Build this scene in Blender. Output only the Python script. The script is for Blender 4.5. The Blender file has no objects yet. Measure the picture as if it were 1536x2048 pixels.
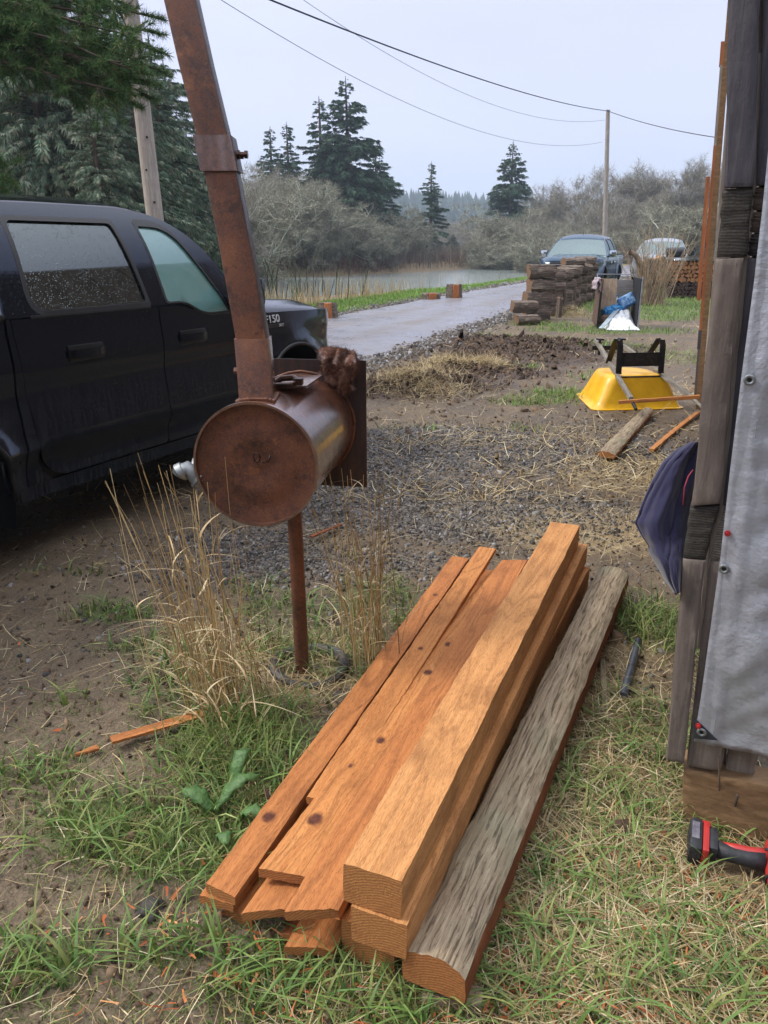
import bpy, bmesh, math, random
import numpy as np
from mathutils import Vector, Matrix, noise as mnoise
C = bpy.context; SC = C.scene; COL = SC.collection
R = math.radians
random.seed(7); RNG = np.random.default_rng(7)

# ------------------------------------------------------------------ camera
CAM_H = 1.65; PITCH = math.atan(529/1547.0); F = 1547.0
cd = bpy.data.cameras.new('camera'); cam = bpy.data.objects.new('camera', cd); COL.objects.link(cam)
cam.location = (0, 0, CAM_H); cam.rotation_euler = (R(90)-PITCH, 0, 0)
cd.sensor_fit = 'VERTICAL'; cd.sensor_height = 36; cd.lens = 36*F/2048; cd.clip_start = .05; cd.clip_end = 6000
SC.camera = cam
# ------------------------------------------------------------------ world and sun
SUN_EL, SUN_AZ = R(46), R(-85)          # azimuth measured from +Y towards +X
w = bpy.data.worlds.new('World'); SC.world = w; w.use_nodes = True
nt = w.node_tree; nt.nodes.clear()
wo = nt.nodes.new('ShaderNodeOutputWorld'); bg = nt.nodes.new('ShaderNodeBackground')
sky = nt.nodes.new('ShaderNodeTexSky'); sky.sky_type = 'NISHITA'; sky.sun_disc = False
sky.sun_elevation = SUN_EL; sky.sun_rotation = SUN_AZ; sky.dust_density = 3
tc = nt.nodes.new('ShaderNodeTexCoord'); sp = nt.nodes.new('ShaderNodeSeparateXYZ')
nt.links.new(tc.outputs['Generated'], sp.inputs[0])
cr = nt.nodes.new('ShaderNodeValToRGB'); el = cr.color_ramp.elements
el[0].position = 0; el[0].color = (.66, .69, .85, 1)
el[1].position = 1; el[1].color = (1.75, 1.8, 1.95, 1)
e = el.new(.2); e.color = (.59, .61, .81, 1)
e = el.new(.45); e.color = (.63, .64, .83, 1)
e = el.new(.7); e.color = (1.30, 1.33, 1.50, 1)
cn = nt.nodes.new('ShaderNodeTexNoise'); cn.inputs['Scale'].default_value = 1.6; cn.inputs['Detail'].default_value = 4
cmap = nt.nodes.new('ShaderNodeMapping'); cmap.inputs['Scale'].default_value = (1, 1, 3.5)
nt.links.new(tc.outputs['Generated'], cmap.inputs[0]); nt.links.new(cmap.outputs[0], cn.inputs['Vector'])
cmr = nt.nodes.new('ShaderNodeMapRange'); cmr.inputs[1].default_value = .3; cmr.inputs[2].default_value = .7
cmr.inputs[3].default_value = .93; cmr.inputs[4].default_value = 1.07
nt.links.new(cn.outputs[0], cmr.inputs[0])
vm = nt.nodes.new('ShaderNodeVectorMath'); vm.operation = 'SCALE'
nt.links.new(sp.outputs[2], cr.inputs[0]); nt.links.new(cr.outputs[0], vm.inputs[0]); nt.links.new(cmr.outputs[0], vm.inputs[3])
sk = nt.nodes.new('ShaderNodeVectorMath'); sk.operation = 'SCALE'; sk.inputs[3].default_value = .08
nt.links.new(sky.outputs[0], sk.inputs[0])
mx = nt.nodes.new('ShaderNodeMix'); mx.data_type = 'RGBA'; mx.inputs[0].default_value = .9
nt.links.new(sk.outputs[0], mx.inputs[6]); nt.links.new(vm.outputs[0], mx.inputs[7])
nt.links.new(mx.outputs[2], bg.inputs[0]); bg.inputs[1].default_value = 1.0
nt.links.new(bg.outputs[0], wo.inputs[0])
sd = bpy.data.lights.new('sun', 'SUN'); sd.energy = 2.3; sd.angle = R(14); sd.color = (1, .94, .84)
sun = bpy.data.objects.new('sun', sd); COL.objects.link(sun)
sdir = Vector((math.sin(SUN_AZ)*math.cos(SUN_EL), math.cos(SUN_AZ)*math.cos(SUN_EL), math.sin(SUN_EL)))
sun.rotation_euler = sdir.to_track_quat('Z', 'Y').to_euler(); sun.location = (-8, 0, 12)
SC.view_settings.view_transform = 'Standard'; SC.view_settings.look = 'None'
SC.view_settings.exposure = 0.55; SC.view_settings.gamma = 1.0

# ------------------------------------------------------------------ numeric helpers
def _h(ix, iy, s):
    h = (ix.astype(np.int64)*374761393 + iy.astype(np.int64)*668265263 + s*1442695041) & 0xffffffff
    h = ((h ^ (h >> 13))*1274126177) & 0xffffffff
    return ((h ^ (h >> 16)) & 0xffffff)/float(0xffffff)
def vn(x, y, s=0):
    x = np.asarray(x, float); y = np.asarray(y, float)
    ix = np.floor(x); iy = np.floor(y); fx = x-ix; fy = y-iy
    fx = fx*fx*(3-2*fx); fy = fy*fy*(3-2*fy)
    a = _h(ix, iy, s); b = _h(ix+1, iy, s); c = _h(ix, iy+1, s); d = _h(ix+1, iy+1, s)
    return (a*(1-fx)+b*fx)*(1-fy)+(c*(1-fx)+d*fx)*fy
def fbm(x, y, s=0, o=4):
    r = 0; a = .5
    for i in range(o):
        r = r+a*vn(x*2**i+i*17.3, y*2**i-i*9.1, s+i); a *= .5
    return r/(1-.5**o)
def sst(a, b, x):
    t = np.clip((np.asarray(x, float)-a)/(b-a), 0, 1); return t*t*(3-2*t)
HD = R(23); DV = (math.sin(HD), math.cos(HD)); NV = (math.cos(HD), -math.sin(HD))   # road direction and its right-hand normal
def ab(x, y): return x*DV[0]+y*DV[1], x*NV[0]+y*NV[1]
def xy(a, b): return a*DV[0]+b*NV[0], a*DV[1]+b*NV[1]
WPOLY = [(-4.6, 24.4), (2.3, 31.4), (8.3, 45.2), (14.2, 59.1), (29.8, 95.8), (50, 150), (47, 195), (26, 182), (17, 135), (9, 101), (-6, 78), (-40, 66), (-25, 38)]
def sdpoly(x, y, P):
    x = np.asarray(x, float); y = np.asarray(y, float)
    d = np.full(x.shape, 1e9); ins = np.zeros(x.shape, bool); n = len(P)
    for i in range(n):
        ax, ay = P[i]; bx, by = P[(i+1) % n]; ex, ey = bx-ax, by-ay
        t = np.clip(((x-ax)*ex+(y-ay)*ey)/(ex*ex+ey*ey), 0, 1)
        d = np.minimum(d, np.hypot(x-ax-t*ex, y-ay-t*ey))
        c = ((ay > y) != (by > y)) & (x < (bx-ax)*(y-ay)/(by-ay+1e-12)+ax); ins ^= c
    return np.where(ins, d, -d)
WATER_Z = -.95
def hmac(x, y):
    x = np.asarray(x, float); y = np.asarray(y, float)
    r = np.hypot(x, y); sd_ = sdpoly(x, y, WPOLY)
    wob = (fbm(x*.12, y*.12, 5)-.5)*4*sst(20, 60, r)
    m = sst(-.3, 3.6, sd_+wob)
    land = .14*sst(9, 26, r)+(fbm(x*.05+3, y*.05, 8)-.5)*.8*sst(45, 90, r)
    return land*(1-m)-2.7*m
def hfine(x, y):
    x = np.asarray(x, float); y = np.asarray(y, float)
    r = np.hypot(x, y); a, b = ab(x, y)
    road = sst(-9.4, -8.6, b)*(1-sst(-4.9, -4.1, b))
    n = (fbm(x*1.3, y*1.3, 11)-.5)*.05+(fbm(x*6, y*6, 12)-.5)*.035+(fbm(x*26, y*26, 13, 3)-.5)*.018
    # churned earth heaps
    for (px, py, rx, ry, hh) in MOUNDS:
        q = ((x-px)/rx)**2+((y-py)/ry)**2
        g = np.exp(-q*1.3); n = n+g*hh*(.1+1.4*fbm(x*4.5, y*4.5, 21)+.9*(fbm(x*13, y*13, 22, 3)-.5))
    damp = 1-.6*sst(25, 60, r)
    return hmac(x, y)+n*damp*(1-road)-.03*road
def ray(px, py):
    x = (px-768)/F; u = (1024-py)/F; c, s = math.cos(PITCH), math.sin(PITCH)
    return Vector((x, c+u*s, -s+u*c))
def D(px, py, t): return Vector((0, 0, CAM_H))+ray(px, py)*t       # a point at depth t
def Z(px, py, z=0.0):                                              # a point at height z
    r = ray(px, py); return Vector((0, 0, CAM_H))+r*((z-CAM_H)/r.z)
def G(px, py, dz=0.0):                                             # a point on the ground
    z = 0.0
    for i in range(6):
        p = Z(px, py, z); z = float(hmac(p.x, p.y))+dz
    return Z(px, py, z)
def gz(x, y): return float(hmac(x, y))
MOUNDS = []
for (px, py, rx, ry, hh) in [(1010, 715, 1.2, .9, .13), (1100, 700, 1.2, .9, .12), (930, 745, .9, .6, .1), (860, 770, .7, .5, .11), (790, 780, .6, .5, .1), (960, 690, 1.2, .9, .08)]:
    p = Z(px, py, 0); MOUNDS.append((p.x, p.y, rx, ry, hh))

# ------------------------------------------------------------------ object helpers
def meta(o, label=None, cat=None, group=None, kind=None):
    if label: o['label'] = label
    if cat: o['category'] = cat
    if group: o['group'] = group
    if kind: o['kind'] = kind
    return o
def thing(name, label, cat, loc=(0, 0, 0), rot=(0, 0, 0), group=None):
    o = bpy.data.objects.new(name, None); COL.objects.link(o); o.empty_display_size = .1
    o.location = loc; o.rotation_euler = rot
    C.view_layer.update() if False else None
    return meta(o, label, cat, group)
def pmat(p):
    m = Matrix.Translation(p.location) @ p.rotation_euler.to_matrix().to_4x4()
    m = m @ Matrix.Diagonal((*p.scale, 1))
    return m
def link(name, me, mats, parent=None, world=True, smooth=False):
    """link a mesh as one object; world=True: its vertices are world coordinates, moved into the parent's frame"""
    if not isinstance(mats, (list, tuple)): mats = [mats]
    for m in mats: me.materials.append(m)
    o = bpy.data.objects.new(name, me); COL.objects.link(o)
    if parent is not None:
        o.parent = parent
        if world:
            M = Matrix.Identity(4); q = parent; 
            while q is not None:
                M = pmat(q) @ M if q.type == 'EMPTY' else M
                q = q.parent
            me.transform(M.inverted())
    if smooth is not False:
        me.polygons.foreach_set('use_smooth', [True]*len(me.polygons))
        if smooth is not True:
            try: me.set_sharp_from_angle(angle=R(smooth))
            except Exception: pass
    me.update()
    return o
def mesh_np(verts, faces, col=None, mi=None, name='mesh'):
    """faces: array (n,3) or (n,4), or list"""
    me = bpy.data.meshes.new(name); verts = np.asarray(verts, np.float32)
    if isinstance(faces, np.ndarray):
        n, k = faces.shape
        me.vertices.add(len(verts)); me.vertices.foreach_set('co', verts.ravel())
        me.loops.add(n*k); me.loops.foreach_set('vertex_index', faces.astype(np.int32).ravel())
        me.polygons.add(n); me.polygons.foreach_set('loop_start', np.arange(0, n*k, k, dtype=np.int32))
        try: me.polygons.foreach_set('loop_total', np.full(n, k, np.int32))
        except Exception: pass
    else:
        me.from_pydata([tuple(map(float, v)) for v in verts], [], [tuple(map(int, f)) for f in faces])
    if col is not None:
        a = me.color_attributes.new('Col', 'FLOAT_COLOR', 'POINT')
        c = np.ones((len(verts), 4), np.float32); c[:, :3] = col; a.data.foreach_set('color', c.ravel())
    if mi is not None: me.polygons.foreach_set('material_index', np.asarray(mi, np.int32))
    me.update(calc_edges=True); me.validate()
    return me
class MB:
    """collects shapes for ONE mesh"""
    def __init__(s): s.v = []; s.f = []; s.m = []
    def add(s, v, f, m=0):
        b = len(s.v); s.v += [tuple(p) for p in v]; s.f += [tuple(i+b for i in q) for q in f]; s.m += [m]*len(f); return s
    def box(s, c, size, rot=None, m=0, bev=0):
        hx, hy, hz = [k/2 for k in size]; M = rot if rot is not None else Matrix.Identity(3)
        c = Vector(c)
        if bev <= 0:
            v = [c+M @ Vector((x*hx, y*hy, z*hz)) for x in (-1, 1) for y in (-1, 1) for z in (-1, 1)]
            return s.add(v, [(0, 1, 3, 2), (4, 6, 7, 5), (0, 4, 5, 1), (2, 3, 7, 6), (0, 2, 6, 4), (1, 5, 7, 3)], m)
        bm = bmesh.new(); bmesh.ops.create_cube(bm, size=1); 
        for v in bm.verts: v.co = Vector((v.co.x*size[0], v.co.y*size[1], v.co.z*size[2]))
        bmesh.ops.bevel(bm, geom=bm.edges[:], offset=bev, segments=2, affect='EDGES', profile=.6)
        vs = [c+M @ v.co for v in bm.verts]; fs = [tuple(v.index for v in f.verts) for f in bm.faces]; bm.free()
        return s.add(vs, fs, m)
    def bar(s, p0, p1, w, h, up=(0, 0, 1), m=0, bev=0):
        p0 = Vector(p0); p1 = Vector(p1); x = (p1-p0); L = x.length; x.normalize()
        y = Vector(up).cross(x)
        if y.length < 1e-4: y = Vector((0, 1, 0)).cross(x)
        y.normalize(); z = x.cross(y); M = Matrix((x, y, z)).transposed()
        return s.box((p0+p1)/2, (L, w, h), M, m, bev)
    def sweep(s, sec, path, up=(0, 0, 1), m=0, caps=True, scales=None, closed=False):
        n = len(sec); P = [Vector(p) for p in path]; b = len(s.v); N = len(P)
        for i, p in enumerate(P):
            if closed: t = P[(i+1) % N]-P[i-1]
            else: t = P[min(i+1, N-1)]-P[max(i-1, 0)]
            t.normalize(); y = Vector(up).cross(t)
            if y.length < 1e-3: y = Vector((1, 0, 0)).cross(t)
            y.normalize(); z = t.cross(y); k = scales[i] if scales is not None else 1
            for (a, c) in sec: s.v.append(tuple(p+y*a*k+z*c*k))
        for i in range(N if closed else N-1):
            i2 = (i+1) % N
            for j in range(n):
                s.f.append((b+i*n+j, b+i*n+(j+1) % n, b+i2*n+(j+1) % n, b+i2*n+j)); s.m.append(m)
        if caps and not closed:
            s.f.append(tuple(b+j for j in reversed(range(n)))); s.f.append(tuple(b+(N-1)*n+j for j in range(n))); s.m += [m, m]
        return s
    def tube(s, path, r, k=10, m=0, up=(0, 0, 1), caps=True, closed=False):
        rs = r if isinstance(r, (list, tuple)) else None
        sec = [(math.cos(2*math.pi*i/k)*(1 if rs else r), math.sin(2*math.pi*i/k)*(1 if rs else r)) for i in range(k)]
        return s.sweep(sec, path, up, m, caps, rs, closed)
    def cyl(s, p0, p1, r, k=24, m=0, r2=None): return s.tube([p0, p1], [r, r if r2 is None else r2], k, m)
    def grid(s, P, m=0, closed=False):
        """P: rows of points"""
        b = len(s.v); nr = len(P); nc = len(P[0])
        for row in P:
            for p in row: s.v.append(tuple(p))
        for i in range(nr-1):
            for j in range(nc if closed else nc-1):
                s.f.append((b+i*nc+j, b+i*nc+(j+1) % nc, b+(i+1)*nc+(j+1) % nc, b+(i+1)*nc+j)); s.m.append(m)
        return s
    def build(s, name, mats, parent=None, world=True, smooth=False, fix=True):
        me = bpy.data.meshes.new(name); me.from_pydata(s.v, [], s.f)
        me.polygons.foreach_set('material_index', s.m)
        if fix:
            bm = bmesh.new(); bm.from_mesh(me); bmesh.ops.recalc_face_normals(bm, faces=bm.faces[:]); bm.to_mesh(me); bm.free()
        return link(name, me, mats, parent, world, smooth)
def rsec(w, h, r=.004, k=2):
    """rounded rectangle section"""
    out = []
    for (cx, cy, a0) in ((w/2-r, h/2-r, 0), (-w/2+r, h/2-r, 90), (-w/2+r, -h/2+r, 180), (w/2-r, -h/2+r, 270)):
        for i in range(k+1):
            a = R(a0+90*i/k); out.append((cx+r*math.cos(a), cy+r*math.sin(a)))
    return out
def solid(o, th, off=-1):
    m = o.modifiers.new('solidify', 'SOLIDIFY'); m.thickness = th; m.offset = off; return o
def text_mesh(txt, size, ext=.002):
    cu = bpy.data.curves.new('lettering', 'FONT'); cu.body = txt; cu.size = size; cu.extrude = ext; cu.align_x = 'CENTER'; cu.offset = .0
    o = bpy.data.objects.new('lettering', cu); COL.objects.link(o); C.view_layer.update()
    me = bpy.data.meshes.new_from_object(o.evaluated_get(C.evaluated_depsgraph_get()))
    bpy.data.objects.remove(o); bpy.data.curves.remove(cu); return me

# ------------------------------------------------------------------ materials
def lin(h):
    if isinstance(h, (tuple, list)): return tuple(h)[:3]
    h = h.lstrip('#'); o = []
    for i in (0, 2, 4):
        c = int(h[i:i+2], 16)/255; o.append(c/12.92 if c <= .04045 else ((c+.055)/1.055)**2.4)
    return tuple(o)
class NT:
    def __init__(s, name):
        s.mat = bpy.data.materials.new(name); s.mat.use_nodes = True; s.n = s.mat.node_tree.nodes; s.l = s.mat.node_tree.links
        s.n.clear(); s.out = s.n.new('ShaderNodeOutputMaterial'); s.p = s.n.new('ShaderNodeBsdfPrincipled'); s.l.new(s.p.outputs[0], s.out.inputs[0])
        s.tc = s.n.new('ShaderNodeTexCoord')
    def coords(s, kind='Object', scale=(1, 1, 1), loc=(0, 0, 0), rot=(0, 0, 0)):
        m = s.n.new('ShaderNodeMapping'); m.inputs['Scale'].default_value = scale; m.inputs['Location'].default_value = loc; m.inputs['Rotation'].default_value = rot
        s.l.new(s.tc.outputs[kind], m.inputs[0]); return m.outputs[0]
    def attr(s, name):
        a = s.n.new('ShaderNodeAttribute'); a.attribute_name = name; return a
    def noise(s, vec, scale, detail=4, rough=.6, dist=0):
        t = s.n.new('ShaderNodeTexNoise'); t.inputs['Scale'].default_value = scale; t.inputs['Detail'].default_value = detail
        t.inputs['Roughness'].default_value = rough; t.inputs['Distortion'].default_value = dist; s.l.new(vec, t.inputs['Vector']); return t.outputs[0]
    def voro(s, vec, scale, feat='F1', out='Distance', rnd=1):
        t = s.n.new('ShaderNodeTexVoronoi'); t.feature = feat; t.inputs['Scale'].default_value = scale; t.inputs['Randomness'].default_value = rnd
        s.l.new(vec, t.inputs['Vector']); return t.outputs[out]
    def ramp(s, fac, stops, interp='LINEAR'):
        r = s.n.new('ShaderNodeValToRGB'); e = r.color_ramp.elements; r.color_ramp.interpolation = interp
        stops = [(p, (*lin(c), 1) if not isinstance(c, (int, float)) else (c, c, c, 1)) for p, c in stops]
        e[0].position, e[0].color = stops[0]; e[1].position, e[1].color = stops[-1]
        for p, c in stops[1:-1]: q = e.new(p); q.color = c
        s.l.new(fac, r.inputs[0]); return r.outputs[0]
    def mr(s, v, a, b, c, d):
        m = s.n.new('ShaderNodeMapRange'); s.l.new(v, m.inputs[0])
        for i, k in enumerate((a, b, c, d)): m.inputs[i+1].default_value = k
        return m.outputs[0]
    def math(s, op, a, b=None, c=None):
        m = s.n.new('ShaderNodeMath'); m.operation = op
        for i, k in enumerate((a, b, c)):
            if k is None: continue
            if isinstance(k, (int, float)): m.inputs[i].default_value = k
            else: s.l.new(k, m.inputs[i])
        return m.outputs[0]
    def mix(s, fac, a, b, mode='MIX'):
        m = s.n.new('ShaderNodeMix'); m.data_type = 'RGBA'; m.blend_type = mode
        if isinstance(fac, (int, float)): m.inputs[0].default_value = fac
        else: s.l.new(fac, m.inputs[0])
        for i, k in ((6, a), (7, b)):
            if hasattr(k, 'is_linked'): s.l.new(k, m.inputs[i])
            else: m.inputs[i].default_value = (*lin(k), 1)
        return m.outputs[2]
    def bump(s, h, strength=.3, dist=.01, normal=None):
        b = s.n.new('ShaderNodeBump'); b.inputs['Strength'].default_value = strength; b.inputs['Distance'].default_value = dist
        s.l.new(h, b.inputs['Height'])
        if normal is not None: s.l.new(normal, b.inputs['Normal'])
        return b.outputs[0]
    def set(s, **k):
        names = dict(col='Base Color', rough='Roughness', metal='Metallic', normal='Normal', spec='Specular IOR Level', coat='Coat Weight', coatr='Coat Roughness',
                     trans='Transmission Weight', alpha='Alpha', sub='Subsurface Weight', ior='IOR')
        for a, v in k.items():
            i = s.p.inputs[names[a]]
            if hasattr(v, 'is_linked'): s.l.new(v, i)
            elif a == 'col': i.default_value = (*lin(v), 1)
            else: i.default_value = v
        return s
def simple(name, c1, c2=None, scale=8, rough=.6, metal=0, bump=.2, bscale=None, bdist=.004, stretch=(1, 1, 1), lo=.35, hi=.65, coat=0, spec=.5, coords='Object'):
    t = NT(name); v = t.coords(coords, stretch); n = t.noise(v, scale, 6, .65)
    c2 = c2 or c1
    t.set(col=t.ramp(n, [(lo, c1), (hi, c2)]), rough=rough, metal=metal, coat=coat, spec=spec)
    if bump: t.set(normal=t.bump(t.noise(v, bscale or scale*4, 5, .6), bump, bdist))
    return t.mat
# ------------------------------------------------------------------ setting: ground, road, water
def blobs(lst):
    out = []
    for (px, py, rx, ry, k) in lst:
        p = Z(px, py, 0); out.append((p.x, p.y, rx, ry, k))
    return out
def field(x, y, B):
    r = np.zeros(np.shape(x))
    for (bx, by, rx, ry, k) in B: r = np.maximum(r, k*np.exp(-(((x-bx)/rx)**2+((y-by)/ry)**2)**1.5))
    return r
B_GREEN = blobs([(230, 1640, .30, .2, .7), (480, 1480, .3, .35, 1), (420, 1660, .3, .25, .9), (80, 1560, .3, .18, .55), (60, 1940, .2, .1, .7), (330, 1900, .2, .08, .45),
    (640, 1300, .35, .3, .8), (760, 1200, .3, .35, .8), (380, 1380, .3, .3, .8), (560, 1230, .4, .3, .6), (230, 1230, .25, .12, .8), (330, 1300, .3, .12, .7), (150, 1400, .3, .1, .35),
    (620, 1960, .25, .12, .8), (800, 2020, .4, .08, .8), (1100, 1950, .3, .2, .65), (1250, 1780, .35, .25, .5), (1290, 1500, .25, .35, .65), (1320, 1250, .25, .35, .9), (1180, 1560, .2, .4, .6), (1420, 1950, .3, .2, .75), (1330, 1640, .3, .15, .7),
    (500, 1180, .3, .12, .5), (130, 1150, .4, .1, .4), (740, 1120, .25, .12, .4), (1060, 860, .6, .2, .25),
    (1130, 790, .55, .35, 1), (1040, 740, .5, .2, .45), (1100, 690, 1.2, .25, .6), (1060, 805, .5, .25, .75), (1200, 755, .5, .5, .5), (1160, 665, 1.1, .55, 1), (1080, 655, .8, .5, .9), (1320, 640, 1.6, 1.4, 1), (1270, 670, 1.3, .6, .8), (1240, 700, .9, .6, .5), (1350, 720, .6, .9, .5), (1330, 600, 2.0, 1.6, 1), (990, 680, .6, .3, .5), (880, 730, .3, .15, .4), (820, 860, .5, .1, .25)])
B_STRAW = blobs([(1250, 1650, .4, .5, 1), (1200, 1850, .45, .3, 1), (1350, 1900, .4, .3, .7), (1180, 1400, .2, .5, .8), (1260, 1300, .3, .5, .8), (900, 2000, .4, .1, .9), (600, 1330, .4, .35, .8), (380, 1300, .25, .3, .7), (480, 1450, .2, .2, .6), (520, 1600, .2, .15, .5),
    (1200, 1060, .9, .5, .9), (1250, 940, .8, .6, .9), (1000, 1010, .9, .4, .5), (950, 880, 1.2, .5, .45), (1150, 880, .8, .4, .5), (830, 780, .6, .35, 1), (880, 745, .5, .3, 1), (960, 740, .5, .3, .9), (790, 770, .4, .3, .8), (700, 1080, .4, .25, .5), (1150, 640, .5, .4, .9), (1240, 690, .8, .5, .4), (1340, 780, .8, .8, .5), (300, 1100, .5, .2, .35)])
B_GRAV = blobs([(900, 900, 2.0, .95, 1), (800, 1000, 1.1, .65, 1), (1100, 910, 1.4, .7, .9), (1000, 1030, .9, .5, .95), (700, 940, .9, .6, .9), (560, 1120, .8, .4, .6), (470, 1080, .6, .3, .5), (1180, 850, .7, .3, .5), (760, 1120, .5, .25, .6)])
def gmask(x, y):
    a, b = ab(x, y); r = np.hypot(x, y)
    nz = fbm(x*2.3, y*2.3, 31); n2 = fbm(x*7, y*7, 33)
    g = field(x, y, B_GREEN)
    verge = sst(-8.2, -9.0, b)*(1-sst(-12.5, -11.2, -b*-1)) if False else sst(8.5, 9.2, -b)*sst(11.2, 10.2, -b)
    far = sst(17, 24, r)*sst(-4.6, -3.4, b)
    g = np.maximum(g, np.maximum(verge, far))
    g = np.clip(g*(.35+1.5*nz)-.12*(1-g), 0, 1)
    s = np.clip(field(x, y, B_STRAW)*(.3+1.5*n2), 0, 1)
    s = np.maximum(s, sst(10.2, 11.0, -b)*.8*sst(60, 40, r)); s = np.maximum(s, sst(55, 75, r)*.7)
    k = np.clip(field(x, y, B_GRAV)*(.5+1.1*nz), 0, 1)
    return k, g, s

# ground sheet
f1 = np.linspace(R(-52), R(52), 560); f2 = np.linspace(R(52), R(308), 74)[1:-1]
ang = np.concatenate([f1, f2]); na = len(ang)
rr = np.concatenate([np.geomspace(.35, 8, 430), np.geomspace(8, 26, 230)[1:], np.geomspace(26, 1500, 150)[1:]]); nr = len(rr)
A, RR = np.meshgrid(ang, rr); X = RR*np.sin(A); Y = RR*np.cos(A)
ZZ = hfine(X, Y); k_, g_, s_ = gmask(X, Y)
ZZ = ZZ+.02*k_*(vn(X*55, Y*55, 3)-.5)*(RR < 9)+.03*g_*(fbm(X*9, Y*9, 44)-.3)*(RR < 12)
V = np.stack([X, Y, ZZ], -1).reshape(-1, 3)
i = np.arange(nr-1)[:, None]*na; j = np.arange(na)[None, :]; j2 = (j+1) % na
Fq = np.stack([i+j, i+j2, i+na+j2, i+na+j], -1).reshape(-1, 4)[:, ::-1]
me = mesh_np(V, np.ascontiguousarray(Fq), np.stack([k_, g_, s_], -1).reshape(-1, 3))
chn = field(X, Y, [(m[0], m[1], m[2]*1.5, m[3]*1.4, 1) for m in MOUNDS]).reshape(-1)
ca = me.attributes.new('churn', 'FLOAT', 'POINT'); ca.data.foreach_set('value', chn.astype(np.float32))
t = NT('soil_and_gravel'); c = t.coords('Object')
at = t.attr('Col'); sep = t.n.new('ShaderNodeSeparateColor'); t.l.new(at.outputs['Color'], sep.inputs[0])
n1 = t.noise(c, 1.7, 8, .65); n2 = t.noise(c, 22, 6, .7); n3 = t.noise(c, 120, 3, .6)
mud = t.ramp(n1, [(.3, '#43382b'), (.5, '#645644'), (.7, '#80715b')])
mud = t.mix(t.mr(n2, .3, .7, 0, .8), mud, '#4b4035')
mud = t.mix(t.mr(n3, .45, .75, 0, .35), mud, '#a08c72')
vcol = t.voro(c, 95, 'F1', 'Color'); vsep = t.n.new('ShaderNodeSeparateColor'); t.l.new(vcol, vsep.inputs[0])
grav = t.ramp(vsep.outputs[0], [(0, '#292726'), (.45, '#454243'), (.8, '#6c696a'), (1, '#8c8578')])
gr_m = t.mr(t.math('ADD', sep.outputs[0], t.math('MULTIPLY', t.math('SUBTRACT', n2, .5), 1.3)), .35, .6, 0, .85)
col = t.mix(gr_m, mud, grav)
st = t.noise(t.coords('Object', (1, 1, 1)), 160, 3, .7, 2.0)
scol = t.ramp(st, [(.35, '#5d4c38'), (.55, '#a5906a'), (.7, '#cbb891')])
s_m = t.mr(t.math('ADD', sep.outputs[2], t.math('MULTIPLY', t.math('SUBTRACT', n2, .5), .9)), .4, .8, 0, .7)
col = t.mix(s_m, col, scol)
gcol = t.ramp(n2, [(.35, '#2f3d1c'), (.6, '#5a6f33')])
g_m = t.mr(t.math('ADD', sep.outputs[1], t.math('MULTIPLY', t.math('SUBTRACT', n2, .5), .8)), .45, .85, 0, .7)
col = t.mix(g_m, col, gcol)
cha = t.attr('churn'); col = t.mix(t.mr(t.math('ADD', cha.outputs['Fac'], t.math('MULTIPLY', t.math('SUBTRACT', n2, .5), 1.2)), .22, .55, 0, .92), col, '#3f3025')
gb = t.bump(t.voro(c, 95), .5, .008); b2 = t.bump(n2, .7, .02, gb); b3 = t.bump(n3, .4, .004, b2)
t.set(col=col, rough=t.ramp(n1, [(.35, .55), (.6, .85)]), normal=b3, spec=.35)
GROUND_MAT = t.mat
meta(link('ground', me, GROUND_MAT, smooth=True), kind='structure')

# road: damp grey gravelled lane
rows = []; 
for a in list(np.linspace(-12, 60, 700))+list(np.linspace(61, 150, 60)):
    row = []
    for q in range(15):
        u = q/14; bl = -8.7+.2*(fbm(a*.7, 3, 51)-.5)*2+.12*(fbm(a*5, 3, 53)-.5); br = -4.85+.3*(fbm(a*.5, 9, 52)-.5)*2+.16*(fbm(a*5, 7, 54)-.5)
        b = bl+(br-bl)*u; x, y = xy(a, b)
        row.append((x, y, hmac(x, y)-.004+.04*math.sin(u*math.pi)**.5-(.035 if q in (0, 14) else 0)+(vn(a*2, b*2, 4)-.5)*.012))
    rows.append(row)
ROADU = [q/14 for r_ in rows for q in range(15)]
t = NT('wet_gravel_road'); c = t.coords('Object'); n1 = t.noise(c, .8, 7, .65); n2 = t.noise(c, 45, 4, .7); n3 = t.noise(t.coords('Object', (1, 1, 1), rot=(0, 0, HD)), 2.5, 6, .7)
col = t.ramp(n2, [(.3, '#55545a'), (.55, '#7b7a80'), (.75, '#9b999d')])
col = t.mix(t.mr(n3, .52, .72, 0, .75), col, '#5d5348'); lu = t.attr('lane'); trk = t.math('COSINE', t.math('MULTIPLY', lu.outputs['Fac'], 18.85)); col = t.mix(t.math('MULTIPLY', t.mr(trk, -.2, 1, 0, .6), t.mr(n1, .35, .6, .3, 1)), col, '#6a6157')
t.set(col=col, rough=t.ramp(n1, [(.4, .22), (.6, .55)]), normal=t.bump(n2, .35, .008), spec=.5)
ro_ = meta(MB().grid(rows).build('road', t.mat, smooth=True, fix=False), kind='structure'); la = ro_.data.attributes.new('lane', 'FLOAT', 'POINT'); la.data.foreach_set('value', np.array(ROADU, np.float32))

# river
t = NT('river_water'); c = t.coords('Object', (1, .5, 1)); n = t.noise(c, .9, 5, .6); n2 = t.noise(c, 5, 3, .6)
t.set(col='#929b98', rough=.12, spec=.6, normal=t.bump(n2, .35, .08, t.bump(n, .35, .3)))
WM = t.mat
rows = [[(x, y, WATER_Z) for x in np.linspace(-60, 90, 20)] for y in np.linspace(18, 220, 20)]
meta(MB().grid(rows).build('river', WM, smooth=True), kind='structure')
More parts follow.
